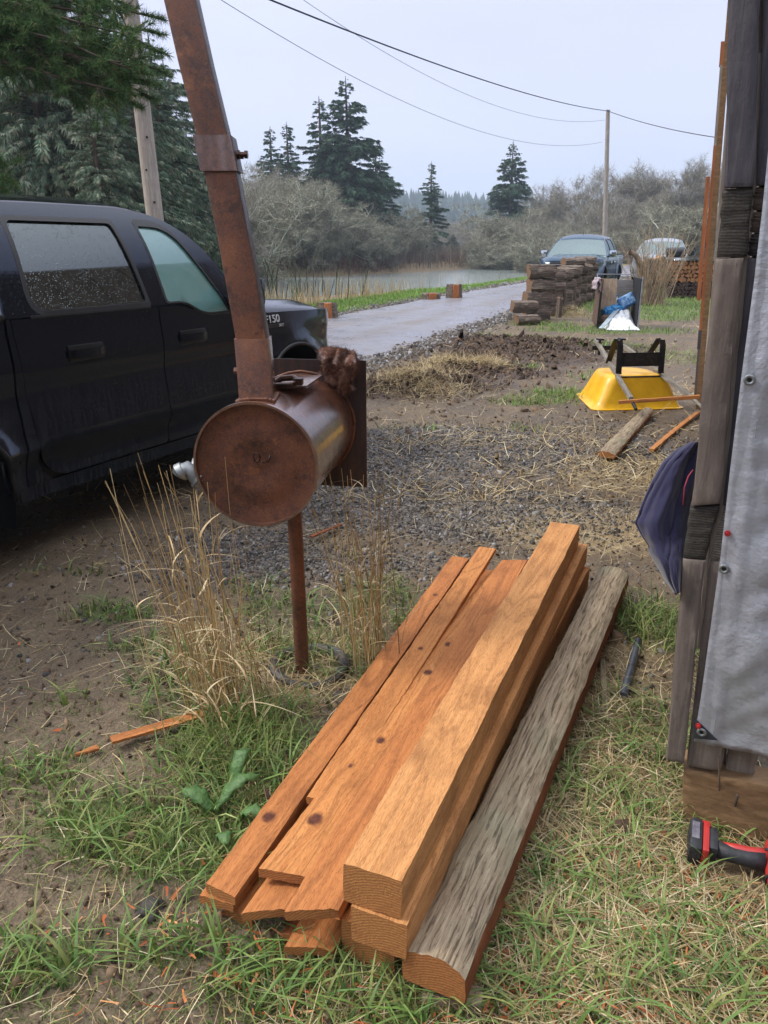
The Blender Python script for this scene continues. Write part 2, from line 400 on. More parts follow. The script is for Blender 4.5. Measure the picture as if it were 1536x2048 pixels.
# puddles lying on the lane
# far wooded hill
rows = []
for i in range(60):
    th = R(-42)+R(84)*i/59; row = []
    for j in range(22):
        r = 330+j*26; prof = sst(0, .85, j/21); x = r*math.sin(th); y = r*math.cos(th)
        hgt = (39+14*(fbm(i*.13, 2.2, 61)-.5)*2-16*sst(.02, .22, (i-31)/60.0)*1)*prof+5*(fbm(i*.5, j*.5, 62)-.5)
        row.append((x, y, max(hgt, -.5) if j else -3))
    rows.append(row)
HILL = rows
meta(MB().grid(rows).build('hills', simple('far_hill_ground', '#26331f', '#3d4a30', .05, .9), smooth=True), kind='structure')

# ------------------------------------------------------------------ ground cover
def blades(P, h, wd, yaw, lean, col, seg=3, tipcol=None, curl=1.0, flat=None):
    """ribbons standing on points P; lean = sideways reach as a share of height"""
    n = len(P); ts = np.linspace(0, 1, seg+1); P = np.asarray(P, float)
    dx, dy = np.cos(yaw), np.sin(yaw); tw = yaw+np.pi/2+RNG.uniform(-.7, .7, n); wx, wy = np.cos(tw), np.sin(tw)
    vs = []; cs = []
    tc_ = col if tipcol is None else tipcol
    for k, t_ in enumerate(ts):
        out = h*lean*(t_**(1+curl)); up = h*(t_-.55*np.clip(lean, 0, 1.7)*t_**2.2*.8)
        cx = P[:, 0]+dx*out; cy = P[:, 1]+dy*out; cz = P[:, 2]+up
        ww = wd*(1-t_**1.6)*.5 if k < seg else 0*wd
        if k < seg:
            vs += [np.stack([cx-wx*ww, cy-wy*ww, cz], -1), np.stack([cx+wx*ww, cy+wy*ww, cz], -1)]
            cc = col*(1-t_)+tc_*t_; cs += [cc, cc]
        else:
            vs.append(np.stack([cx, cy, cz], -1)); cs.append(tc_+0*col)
    m = 2*seg+1; V = np.stack(vs, 1).reshape(-1, 3); CC = np.stack(cs, 1).reshape(-1, 3)
    f = []
    for k in range(seg-1): f += [(2*k, 2*k+1, 2*k+3), (2*k, 2*k+3, 2*k+2)]
    f.append((2*seg-2, 2*seg-1, 2*seg))
    f = np.array(f); Fc = (np.arange(n)[:, None, None]*m+f[None]).reshape(-1, 3)
    return V, Fc, CC
def join(parts):
    V = []; Fc = []; CC = []; b = 0
    for v, f, c in parts: V.append(v); Fc.append(f+b); CC.append(c); b += len(v)
    return np.concatenate(V), np.concatenate(Fc), np.concatenate(CC)
def vmat(name, rough=.55, spec=.3, trans=.25, vary=.25):
    t = NT(name); a = t.attr('Col'); n = t.noise(t.coords('Object'), 30, 3)
    col = t.mix(1.0, a.outputs['Color'], t.ramp(n, [(.3, 1-vary), (.7, 1.0)]), 'MULTIPLY')
    t.set(col=col, rough=rough, spec=spec)
    if trans:
        tr = t.n.new('ShaderNodeBsdfTranslucent'); t.l.new(col, tr.inputs[0]); ms = t.n.new('ShaderNodeMixShader'); ms.inputs[0].default_value = trans
        t.l.new(t.p.outputs[0], ms.inputs[1]); t.l.new(tr.outputs[0], ms.inputs[2]); t.l.new(ms.outputs[0], t.out.inputs[0])
    return t.mat
LEAF = vmat('leaf_blade'); DRY = vmat('dry_straw', .6, .3, .15, .3); STONE = vmat('slate_chip', .6, .4, 0, .3); CHIP = vmat('cedar_chip', .7, .2, 0, .3)
def pal(n, cols, jit=.2):
    L = np.array([lin(c) for c in cols]); c = L[RNG.integers(0, len(L), n)]
    return np.clip(c*RNG.uniform(1-jit, 1+jit, (n, 1)), 0, 1)
def surf(x, y): 
    k, g, s = gmask(x, y); r = np.hypot(x, y)
    return hfine(x, y)+.01*g*(r < 12)
EXCL = []
for (px, py, er) in ((1400, 1690, .075), (1450, 1735, .05), (1500, 1750, .06), (1550, 1760, .07)):
    p = Z(px, py); EXCL.append((p.x, p.y, er))
def scatter(n, x0, x1, y0, y1, dens, persp=1.0):
    """points whose density follows dens(x,y) and falls with distance"""
    y = y0*(y1/y0)**RNG.random(n) if persp else RNG.uniform(y0, y1, n)
    x = RNG.uniform(-1, 1, n)*(.62*y+.35) if persp else RNG.uniform(x0, x1, n)
    keep = RNG.random(n) < dens(x, y)
    a, b = ab(x, y); keep &= ~((b < -4.6) & (b > -8.8))
    for (ex, ey, er) in EXCL: keep &= (x-ex)**2+(y-ey)**2 > er*er
    return x[keep], y[keep]
GREENS = ['#55752f', '#698c3a', '#87a04c', '#4a6634', '#748a4b', '#9aa862', '#8f8856', '#7c7450']
GREEN2 = ['#567a3c', '#6f8f4e', '#4b6d3a', '#84a05c']
parts = []
gd = lambda x, y: gmask(x, y)[1]
# short turf, tufted
x, y = scatter(105000, 0, 0, .95, 5.2, lambda x, y: gd(x, y)*.95*sst(.3, .62, fbm(x*5, y*5, 71)+.12*gd(x, y)))
n = len(x); print('turf', n); z = surf(x, y)-.004
tall = field(x, y, blobs([(480, 1500, .2, .25, 1), (560, 1290, .3, .2, .8), (760, 1210, .15, .25, 1), (1310, 1300, .2, .4, .9), (1280, 1550, .2, .2, .5)]))
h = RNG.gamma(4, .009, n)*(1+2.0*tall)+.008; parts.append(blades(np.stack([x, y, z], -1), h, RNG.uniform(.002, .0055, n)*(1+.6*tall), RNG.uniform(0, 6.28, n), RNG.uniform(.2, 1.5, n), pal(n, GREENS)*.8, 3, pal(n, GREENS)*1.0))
# short mossy growth between the tufts
x, y = scatter(90000, 0, 0, .95, 4.6, lambda x, y: sst(.42, .62, fbm(x*3.3+9, y*3.3, 73))*sst(3.8, 2.2, y)*.55)
n = len(x); z = surf(x, y)-.003
parts.append(blades(np.stack([x, y, z], -1), RNG.gamma(3, .0045, n)+.004, RNG.uniform(.002, .0045, n), RNG.uniform(0, 6.28, n), RNG.uniform(.4, 1.8, n), pal(n, ['#4f6430', '#66783c', '#7b8648', '#6d6a40', '#3f5229', '#8a8a55'])*.9, 2, pal(n, ['#6b8040', '#87934f', '#56703a'])))
# broad blades
x, y = scatter(24000, 0, 0, .95, 5, lambda x, y: (gd(x, y) > .3)*.42)
n = len(x); z = surf(x, y)-.004; h = RNG.uniform(.05, .16, n)
parts.append(blades(np.stack([x, y, z], -1), h, RNG.uniform(.005, .012, n), RNG.uniform(0, 6.28, n), RNG.uniform(.4, 1.6, n), pal(n, ['#5b7a3a', '#6d8845', '#7f9551', '#536f3c', '#74803f']), 5, pal(n, ['#74944a', '#869f58', '#65864a', '#9a9c5e'])))
v, f, cc = join(parts); meta(link('grass', mesh_np(v, f, cc), LEAF, smooth=True), 'short green grass and broad blades growing through the mud in the foreground', 'grass', kind='stuff')
# middle distance grass
parts = []
x, y = scatter(170000, 0, 0, 5, 30, lambda x, y: gd(x, y)*.9)
n = len(x); z = surf(x, y)-.01; h = RNG.uniform(.04, .13, n)*(1+.02*y)
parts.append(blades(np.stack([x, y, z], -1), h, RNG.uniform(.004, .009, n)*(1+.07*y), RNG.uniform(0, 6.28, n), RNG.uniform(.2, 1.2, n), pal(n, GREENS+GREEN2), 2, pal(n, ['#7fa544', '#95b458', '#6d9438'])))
a_ = RNG.uniform(10, 75, 36000); b_ = -RNG.uniform(8.7, 10.7, 36000); x, y = xy(a_, b_); k = RNG.random(len(x)) < .25+.8*fbm(x*.9, y*.9, 81); x = x[k]; y = y[k]
n = len(x); z = surf(x, y)-.01
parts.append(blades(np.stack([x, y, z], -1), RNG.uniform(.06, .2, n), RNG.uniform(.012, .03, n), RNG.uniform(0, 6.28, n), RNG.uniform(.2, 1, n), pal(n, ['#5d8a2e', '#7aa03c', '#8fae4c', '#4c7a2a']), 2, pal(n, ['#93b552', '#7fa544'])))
v, f, cc = join(parts); meta(link('grass', mesh_np(v, f, cc), LEAF, smooth=True), 'bright green verge grass along the lane and around the wooden bin', 'grass', kind='stuff')
print('ground cover', len(f))
# straw litter
def litter(x, y, L, wd, cols, lift=.004, dz=.3, mat=None, seg=2, bend=.25):
    n = len(x); yaw = RNG.uniform(0, 6.28, n); pit = RNG.normal(0, dz, n); z = surf(x, y)+lift
    d = np.stack([np.cos(yaw)*np.cos(pit), np.sin(yaw)*np.cos(pit), np.abs(np.sin(pit))], -1); s = np.stack([-np.sin(yaw), np.cos(yaw), RNG.normal(0, .4, n)], -1)
    P = np.stack([x, y, z], -1); vs = []; kk = RNG.normal(0, bend, n)
    for q in range(seg+1):
        u = q/seg; c_ = P+d*(L*u)[:, None]+s*(kk*L*u*u)[:, None]; w_ = (wd*(1-.5*u))[:, None]*.5
        vs += [c_-s*w_, c_+s*w_]
    V = np.stack(vs, 1).reshape(-1, 3); m = 2*seg+2; f = []
    for q in range(seg): f += [(2*q, 2*q+1, 2*q+3), (2*q, 2*q+3, 2*q+2)]
    Fc = (np.arange(n)[:, None, None]*m+np.array(f)[None]).reshape(-1, 3); col = np.repeat(pal(n, cols), m, 0)
    return V, Fc, col
STR = ['#c9b283', '#b09a70', '#d8c79c', '#8f7a55', '#a68c5f', '#e0d3ae']
sdn = lambda x, y: gmask(x, y)[2]
parts = []
x, y = scatter(70000, 0, 0, .95, 5.5, lambda x, y: sdn(x, y)*.8+.07)
n = len(x); parts.append(litter(x, y, RNG.uniform(.02, .12, n), RNG.uniform(.0012, .0035, n), STR))
x, y = scatter(50000, 0, 0, 5, 20, lambda x, y: sdn(x, y)*.85+.14)
n = len(x); parts.append(litter(x, y, RNG.uniform(.05, .2, n), RNG.uniform(.003, .007, n), STR, .01, .35))
for (px, py, rr_, nn, hh) in [(840, 765, .42, 1100, .09), (890, 740, .35, 900, .11), (965, 742, .33, 900, .11), (800, 780, .3, 700, .1), (860, 790, .5, 900, .06), (1140, 640, .35, 700, .25)]:
    p = Z(px, py); q = RNG.normal(0, .5, (nn, 2)); x = p.x+q[:, 0]*rr_*1.3; y = p.y+q[:, 1]*rr_
    v, f, cc = litter(x, y, RNG.uniform(.06, .22, nn), RNG.uniform(.003, .006, nn), STR[:4], .0, .5); 
    r2 = np.exp(-(q**2).sum(1)*1.2); v[:, 2] += np.repeat(RNG.random(nn)*r2*hh, 6); parts.append((v, f, cc))
v, f, cc = join(parts); meta(link('straw_litter', mesh_np(v, f, cc), DRY), 'dry tan straw and dead grass stems strewn over the mud and gravel', 'straw', kind='stuff')
# curled dead grass under the shed side
parts = []
x, y = scatter(52000, 0, 0, .95, 4.5, lambda x, y: field(x, y, blobs([(1250, 1650, .4, .55, 1), (1250, 1850, .45, .35, 1), (1400, 1950, .4, .2, .8), (1180, 1420, .2, .4, .7), (600, 1330, .35, .25, .8), (400, 1300, .2, .25, .6)]))*.5)
n = len(x); z = surf(x, y); parts.append(blades(np.stack([x, y, z], -1), RNG.uniform(.03, .11, n), RNG.uniform(.002, .0065, n), RNG.uniform(0, 6.28, n), RNG.uniform(1.0, 2.6, n), pal(n, STR), 5, pal(n, STR)))
v, f, cc = join(parts); meta(link('dead_grass', mesh_np(v, f, cc), DRY, smooth=True), 'matted curled dead grass beside the sawn timber and shed', 'dead grass', kind='stuff')
# slate-grey gravel chips
def chips(x, y, size, cols, lift, zt=.25):
    n = len(x); z = surf(x, y)+lift; yaw = RNG.uniform(0, 6.28, n); k = 5
    an = yaw[:, None]+np.linspace(0, 2*np.pi, k, endpoint=False)[None]+RNG.uniform(-.4, .4, (n, k)); rad = size[:, None]*RNG.uniform(.55, 1.1, (n, k))
    tx = RNG.normal(0, zt, n)[:, None]; ty = RNG.normal(0, zt, n)[:, None]; ox = rad*np.cos(an)*1.3; oy = rad*np.sin(an)*.8
    ca, sa = np.cos(yaw)[:, None], np.sin(yaw)[:, None]; ox, oy = ox*ca-oy*sa, ox*sa+oy*ca
    top = np.stack([x[:, None]+ox*.8, y[:, None]+oy*.8, z[:, None]+ox*tx+oy*ty+size[:, None]*.35], -1)
    bot = np.stack([x[:, None]+ox, y[:, None]+oy, z[:, None]+ox*tx+oy*ty-size[:, None]*.35], -1)
    V = np.concatenate([top, bot], 1).reshape(-1, 3); f = [(0, 1, 2), (0, 2, 3), (0, 3, 4)]
    for i in range(k): j = (i+1) % k; f += [(i, k+i, k+j), (i, k+j, j)]
    return V, (np.arange(n)[:, None, None]*2*k+np.array(f)[None]).reshape(-1, 3), np.repeat(pal(n, cols, .35), 2*k, 0)
GRY = ['#3d3b39', '#565351', '#2f2d2d', '#716d66', '#4d463e', '#908c8a', '#615748', '#574a3c', '#463c32']
x, y = scatter(130000, 0, 0, 2.6, 9, lambda x, y: gmask(x, y)[0]**1.1*.85+.03)
n = len(x); print('stones', n); v, f, cc = chips(x, y, RNG.gamma(3, .0021, n)+.0028, GRY, .003)
an_ = RNG.uniform(4, 46, 16000); sd_ = RNG.random(16000) < .6; bn_ = np.where(sd_, -4.8+RNG.normal(0, .28, 16000), -8.75+RNG.normal(0, .2, 16000)); x2, y2 = xy(an_, bn_)
v2, f2, c2 = chips(x2, y2, (RNG.gamma(3, .0032, 16000)+.004)*(1+.05*an_), GRY+['#8d8c90', '#75706c', '#7a6c5c'], .03)
v, f, cc = np.concatenate([v, v2]), np.concatenate([f, f2+len(v)]), np.concatenate([cc, c2])
meta(link('gravel', mesh_np(v, f, cc), STONE), 'dark slate grey gravel chips spread across the muddy yard', 'gravel', kind='stuff')
# mud crumbs
x, y = scatter(60000, 0, 0, 1, 12, lambda x, y: .10+.8*field(x, y, [(m[0], m[1], m[2], m[3], 1) for m in MOUNDS]))
n = len(x); v, f, cc = chips(x, y, RNG.gamma(2, .003, n)*(1+.15*y*(y > 5))+.002, ['#5a483a', '#4b3c30', '#6d5945', '#7d6852'], .004, .5)
meta(link('soil_crumbs', mesh_np(v, f, cc), CHIP), 'dark crumbs and clods of churned brown soil across the yard', 'soil', kind='stuff')
cx_ = []; cy_ = []
for (mx_, my_, rx, ry, hh) in MOUNDS: q = RNG.normal(0, .55, (900, 2)); cx_.append(mx_+q[:, 0]*rx); cy_.append(my_+q[:, 1]*ry)
x = np.concatenate(cx_); y = np.concatenate(cy_); n = len(x); v, f, cc = chips(x, y, RNG.gamma(2.2, .008, n)+.004, ['#43352a', '#382c23', '#554437', '#62503f'], .006, .6)
meta(link('soil_clods', mesh_np(v, f, cc), CHIP), 'dark clods of churned wet earth between the lane and the wheelbarrow', 'soil', kind='stuff')
# cedar chips
x, y = scatter(9000, 0, 0, .95, 3.2, lambda x, y: field(x, y, blobs([(1400, 1850, .4, .3, .9), (1150, 1950, .5, .2, .6), (1300, 2030, .5, .12, 1), (1450, 2000, .3, .2, .9), (1050, 1900, .2, .2, .7), (520, 1850, .3, .15, .3), (600, 1950, .3, .2, .4)]))+.01)
n = len(x); v, f, cc = litter(x, y, RNG.uniform(.01, .05, n), RNG.uniform(.003, .01, n), ['#b5633a', '#c9794a', '#9d5430', '#d69a68', '#a8694a'], .012, .35)
meta(link('wood_chips', mesh_np(v, f, cc), CHIP), 'orange cedar chips and splinters scattered in the grass by the timber', 'wood chips', kind='stuff')
# reeds along the river
parts = []
n = 16000; a_ = RNG.uniform(12, 70, n); b_ = -(10.0+RNG.gamma(2.0, .5, n)); x, y = xy(a_, b_); k = (RNG.random(n) < np.where(a_ < 24, .12, .006)+np.where(a_ < 24, .25, .12)*(fbm(x*.35, y*.35, 91) > .58)*sst(46, 30, a_)); x = x[k]; y = y[k]; n = len(x)
z = hmac(x, y); k = z > WATER_Z-.1; x, y, z = x[k], y[k], z[k]; n = len(x)
parts.append(blades(np.stack([x, y, z], -1), RNG.uniform(.3, .85, n), RNG.uniform(.012, .028, n), RNG.uniform(0, 6.28, n), RNG.uniform(.05, .45, n), pal(n, ['#c2a878', '#a8905f', '#d3bf94', '#8a7550']), 4, pal(n, ['#d8c59c', '#c9b285'])))
# far bank sedge
n = 26000; seg_ = RNG.random(n); P1 = np.array([(-40, 67), (-6, 79), (9, 102), (17, 136), (26, 183), (47, 197)]); si = RNG.integers(0, 5, n); w_ = P1[si]*(1-seg_[:, None])+P1[si+1]*seg_[:, None]
dirn = P1[si+1]-P1[si]; nn_ = np.stack([-dirn[:, 1], dirn[:, 0]], -1)/np.linalg.norm(dirn, axis=1)[:, None]; off = RNG.gamma(2, 2.2, n)-.5; w_ = w_+nn_*off[:, None]
x, y = w_[:, 0], w_[:, 1]; z = hmac(x, y); k = z > -1.1; x, y, z = x[k], y[k], z[k]; n = len(x); clump = fbm(x*.12, y*.12, 95)
parts.append(blades(np.stack([x, y, z], -1), RNG.uniform(.2, .7, n)*(.1+1.1*clump), RNG.uniform(.05, .14, n), RNG.uniform(0, 6.28, n), RNG.uniform(.1, .6, n), pal(n, ['#a5855a', '#8c7450', '#c2a678', '#6d5b3f', '#5b4a38']), 2))
v, f, cc = join(parts); meta(link('reeds', mesh_np(v, f, cc), DRY), 'tall tan reeds and dead sedge on both banks of the river', 'reeds', kind='stuff')
# ------------------------------------------------------------------ trees
def quads_tube(paths, k=3):
    """paths: list of (points, radii); returns triangles of thin tubes"""
    V = []; Fc = []; b = 0
    for P, r in paths:
        P = np.asarray(P, float); N = len(P); T = np.gradient(P, axis=0); T /= np.linalg.norm(T, axis=1)[:, None]+1e-9
        ref = np.array([0, 0, 1.0]) if abs(T[0, 2]) < .8 else np.array([1.0, 0, 0])
        U = np.cross(T, ref); U /= np.linalg.norm(U, axis=1)[:, None]+1e-9; W = np.cross(T, U)
        a = np.arange(k)*2*np.pi/k
        ring = P[:, None]+(U[:, None]*np.cos(a)[None, :, None]+W[:, None]*np.sin(a)[None, :, None])*np.asarray(r)[:, None, None]
        V.append(ring.reshape(-1, 3))
        i = np.arange(N-1)[:, None]*k; j = np.arange(k)[None]; j2 = (j+1) % k
        q1 = np.stack([b+i+j, b+i+j2, b+i+k+j2], -1).reshape(-1, 3); q2 = np.stack([b+i+j, b+i+k+j2, b+i+k+j], -1).reshape(-1, 3)
        Fc += [q1, q2]; b += N*k
    return np.concatenate(V), np.concatenate(Fc)
BARK = simple('conifer_bark', '#3a2f26', '#5e5044', 6, .9, bump=.5, stretch=(1, 1, .2))
BARKG = simple('lichen_bark', '#5d584c', '#8f8d78', 5, .9, bump=.4)
BARKR = simple('alder_bark', '#57493f', '#8a7b6c', 5, .9, bump=.4)
NEEDLE = vmat('conifer_needles', .7, .15, .12, .35)
TWIG = vmat('twigs', .85, .1, 0, .2)
def conifer_mesh(seed, H, Rr, droop, nbr, nspray, cols, bare=.06, slen=.5, sw=.1, top=.85, hang=.5, irregular=.35):
    r = np.random.default_rng(seed); paths = []
    zz = np.linspace(0, H, 14); lean = r.normal(0, .01*H, 2)
    tx = lean[0]*(zz/H)**2; ty = lean[1]*(zz/H)**2
    trunk = quads_tube([(np.stack([tx, ty, zz], -1), .018*H*(1-zz/H)**.8+.02)], 8)
    u = np.sort(r.random(nbr)); zb = H*(bare+(.985-bare)*u)
    frac = 1-zb/H
    lobes = 1+irregular*np.sin(zb*1.7+r.random()*6)*.5+r.normal(0, irregular*.45, nbr)
    L = Rr*np.clip(frac**top*lobes, .03, 1.4)+.08; az = r.random(nbr)*6.283
    up = .35*(1-frac)+.1*r.normal(size=nbr); dr = droop*(.35+frac)
    def pt(i, s):
        return np.stack([tx[0]*0+np.cos(az[i])*L[i]*s+lean[0]*(zb[i]/H)**2, np.sin(az[i])*L[i]*s+lean[1]*(zb[i]/H)**2, zb[i]+up[i]*L[i]*s-dr[i]*L[i]*s**2+.25*dr[i]*L[i]*s**4], -1)
    S = np.linspace(0, 1, 5); bp = []
    for i in range(0, nbr): bp.append((pt(np.full(5, i), S), (.012*L[i]+.01)*(1-S*.85)))
    bv, bf = quads_tube(bp, 3)
    n = nspray; p = L**1.4; i = r.choice(nbr, n, p=p/p.sum()); s = r.random(n)**.65; s = np.clip(s, .08, 1)
    P = pt(i, s); ca, sa = np.cos(az[i]), np.sin(az[i]); side = r.choice([-1, 1], n)*r.uniform(.1, 1.0, n)*(1-.6*s)
    d = np.stack([ca*.75-sa*side, sa*.75+ca*side, -hang*r.uniform(.2, 1.4, n)+up[i]*.4], -1); d /= np.linalg.norm(d, axis=1)[:, None]
    ln = slen*r.uniform(.5, 1.3, n)*(.35+.65*np.minimum(1, L[i]/Rr*1.6)); P = P+d*ln[:, None]*.1
    wv = np.cross(d, r.normal(size=(n, 3))); wv /= np.linalg.norm(wv, axis=1)[:, None]
    wd = sw*r.uniform(.6, 1.4, n)[:, None]
    V = []; q = d*ln[:, None]; sag = np.array([0, 0, -1.0])*(ln*.25*hang)[:, None]
    # three needle tongues per spray
    for k, (sp, w2, l2) in enumerate(((0, 1, 1), (.55, .7, .7), (-.55, .7, .7))):
        dd = q*l2+wv*(sp*ln[:, None]*.6)
        V += [P-wv*wd*.18*w2, P+wv*wd*.18*w2, P+dd*.5+wv*wd*.5*w2, P+dd+sag, P+dd*.45-wv*wd*.5*w2]
    V = np.stack(V, 1).reshape(-1, 3); f = []
    for k in range(3): o = 5*k; f += [(o, o+1, o+2), (o, o+2, o+4), (o+4, o+2, o+3)]
    Fc = (np.arange(n)[:, None, None]*15+np.array(f)[None]).reshape(-1, 3)
    pc = np.array([lin(c) for c in cols])[r.integers(0, len(cols), n)]*r.uniform(.7, 1.25, (n, 1)); C_ = np.repeat(pc, 15, 0)
    return trunk, (bv, bf), (V, Fc, C_)
def tree_obj(name, parts, bark, leafm, leafname='crown'):
    """returns list of (part name, mesh, mat)"""
    trunk, br, cr_ = parts; out = []
    m = mesh_np(*trunk); out.append(('trunk', m, bark))
    V = np.concatenate([br[0], cr_[0]]); Fc = np.concatenate([br[1], cr_[1]+len(br[0])])
    cc = np.concatenate([np.tile(np.array([lin('#4a3d32')]), (len(br[0]), 1)), cr_[2]])
    out.append((leafname, mesh_np(V, Fc, cc), leafm)); return out
def place_tree(proto, name, label, cat, loc, rz, sc, group=None, sx=1):
    t_ = thing(name, label, cat, loc, (0, 0, rz), group); t_.scale = (sc*sx, sc*sx, sc)
    for pn, m, mt in proto:
        if not m.materials: m.materials.append(mt)
        o = bpy.data.objects.new(pn, m); COL.objects.link(o); o.parent = t_
    return t_
GC = ['#3c5742', '#48644e', '#34503e', '#546f58', '#3f5a49', '#5a6650']
DROOP = ['#6a8066', '#83947a', '#567260', '#9ca68f', '#527058', '#8c8a74']
far_c = tree_obj('spruce_tree', conifer_mesh(1, 20, 4.6, .45, 330, 15000, GC, .04, .75, .17, .8, .6, .3), BARK, NEEDLE)
far_d = tree_obj('spruce_tree', conifer_mesh(2, 18, 3.2, .4, 260, 9000, GC, .06, .62, .14, .85, .55, .4), BARK, NEEDLE)
near_h = [tree_obj('hemlock_tree', conifer_mesh(10+k, 17, 4.3, .75, 320, 46000, DROOP, .05, .36, .045, .75, 1.0, .45), BARK, NEEDLE) for k in range(3)]
def at_dist(px, Y):
    """ground point below pixel column px at world distance Y"""
    t_ = Y*math.cos(PITCH)+CAM_H*math.sin(PITCH); x = (px-768)/F*t_; return (x, Y, gz(x, Y)-.1)
def hfor(px, py, Y):
    """height of a tree standing at Y whose top shows at row py"""
    r = ray(px, py); k = Y/r.y; return CAM_H+r.z*k-gz(r.x*k, Y)+.1
def put(proto, H0, name, label, cat, px, py, Y, group=None, sx=1, rz=None):
    hh = hfor(px, py, Y); return place_tree(proto, name, label, cat, at_dist((px-768)/(Y)*Y+768 if False else px, Y), RNG.uniform(0, 6) if rz is None else rz, hh/H0, group, sx)
def colfix(px, py, Y):
    r = ray(px, py); return r.x*Y/r.y
HC = {}
def put2(proto, H0, name, label, cat, px, py, Y, group=None, sx=1):
    H0 = max(max(v.co.z for v in m.vertices) for _, m, _ in proto) if id(proto) not in HC else HC[id(proto)]; HC[id(proto)] = H0
    x = colfix(px, py, Y); z = gz(x, Y)-.1; r = ray(px, py); hh = CAM_H+r.z*Y/r.y-z
    return place_tree(proto, name, label, cat, (x, Y, z), RNG.uniform(0, 6), hh/H0, group, sx)
# conifers across the river
put2(far_c, 20, 'spruce_tree', 'tallest dark spruce across the river, in the middle of its group', 'tree', 695, 152, 92, 'conifers across the river', 1.3)
put2(far_d, 18, 'spruce_tree', 'slim pointed spruce just left of the tallest spruce across the river', 'tree', 640, 192, 92, 'conifers across the river', 1.45)
put2(far_d, 18, 'spruce_tree', 'brownish ragged spruce second from the left of the group across the river', 'tree', 574, 243, 94, 'conifers across the river', 1.35)
put2(far_d, 18, 'spruce_tree', 'pale spruce at the left end of the group across the river', 'tree', 538, 252, 98, 'conifers across the river', 1.4)
put2(far_c, 20, 'spruce_tree', 'broad lower spruce on the right shoulder of the tallest spruce', 'tree', 752, 290, 100, 'conifers across the river', 1.5)
put2(far_c, 20, 'spruce_tree', 'dark spruce filling in behind the tallest spruce across the river', 'tree', 668, 262, 104, 'conifers across the river', 1.9)
put2(far_d, 18, 'spruce_tree', 'lone narrow spruce on the riverbank in the centre of the view', 'tree', 864, 322, 108, 'conifers across the river', 1.25)
put2(far_c, 20, 'spruce_tree', 'lone symmetrical spruce above the blue pickup', 'tree', 1028, 280, 120, 'conifers across the river', 1.2)
for (px, py, Y, lab) in [(905, 468, 122, 'small dark conifer bush at the foot of the lone narrow spruce'), (836, 452, 112, 'low rounded conifer left of the lone narrow spruce'), (945, 485, 130, 'lowest dark conifer on the river bend')]:
    put2(far_c, 20, 'conifer_shrub', lab, 'tree', px, py, Y, None, 1.9)
# drooping hemlocks behind the black pickup
sp_ = [(20, -250, 24), (95, -170, 27), (160, -60, 24), (215, 10, 29), (260, 30, 33), (-60, -300, 30), (305, 62, 35), (335, 120, 40), (120, 60, 38), (45, 20, 40), (-130, -200, 34), (255, 150, 26), (180, 170, 21), (365, 250, 44), (-260, -200, 28), (-420, -150, 32), (-620, -200, 30), (-900, -100, 34), (-1300, -100, 36)]
for i, (px, py, Y) in enumerate(sp_):
    put2(near_h[i % 3], 17, 'hemlock_tree', 'tall drooping hemlock in the forest behind the black pickup', 'tree', px, py, Y, 'hemlocks behind the black pickup', 1.25)
for i, (x_, y_, s_) in enumerate([(9, -16, .9), (3, -19, 1), (-4, -17, .85), (14, -12, .95), (18, -20, 1.1), (-11, -20, 1), (24, -10, 1), (12, -24, 1.15), (28, -18, 1.1), (-18, -16, 1)]):
    place_tree(near_h[i % 3], 'hemlock_tree', 'tall drooping hemlock standing behind the viewpoint', 'tree', (x_, y_, 0), i*1.3, s_, 'hemlocks behind the viewpoint', 1.5)
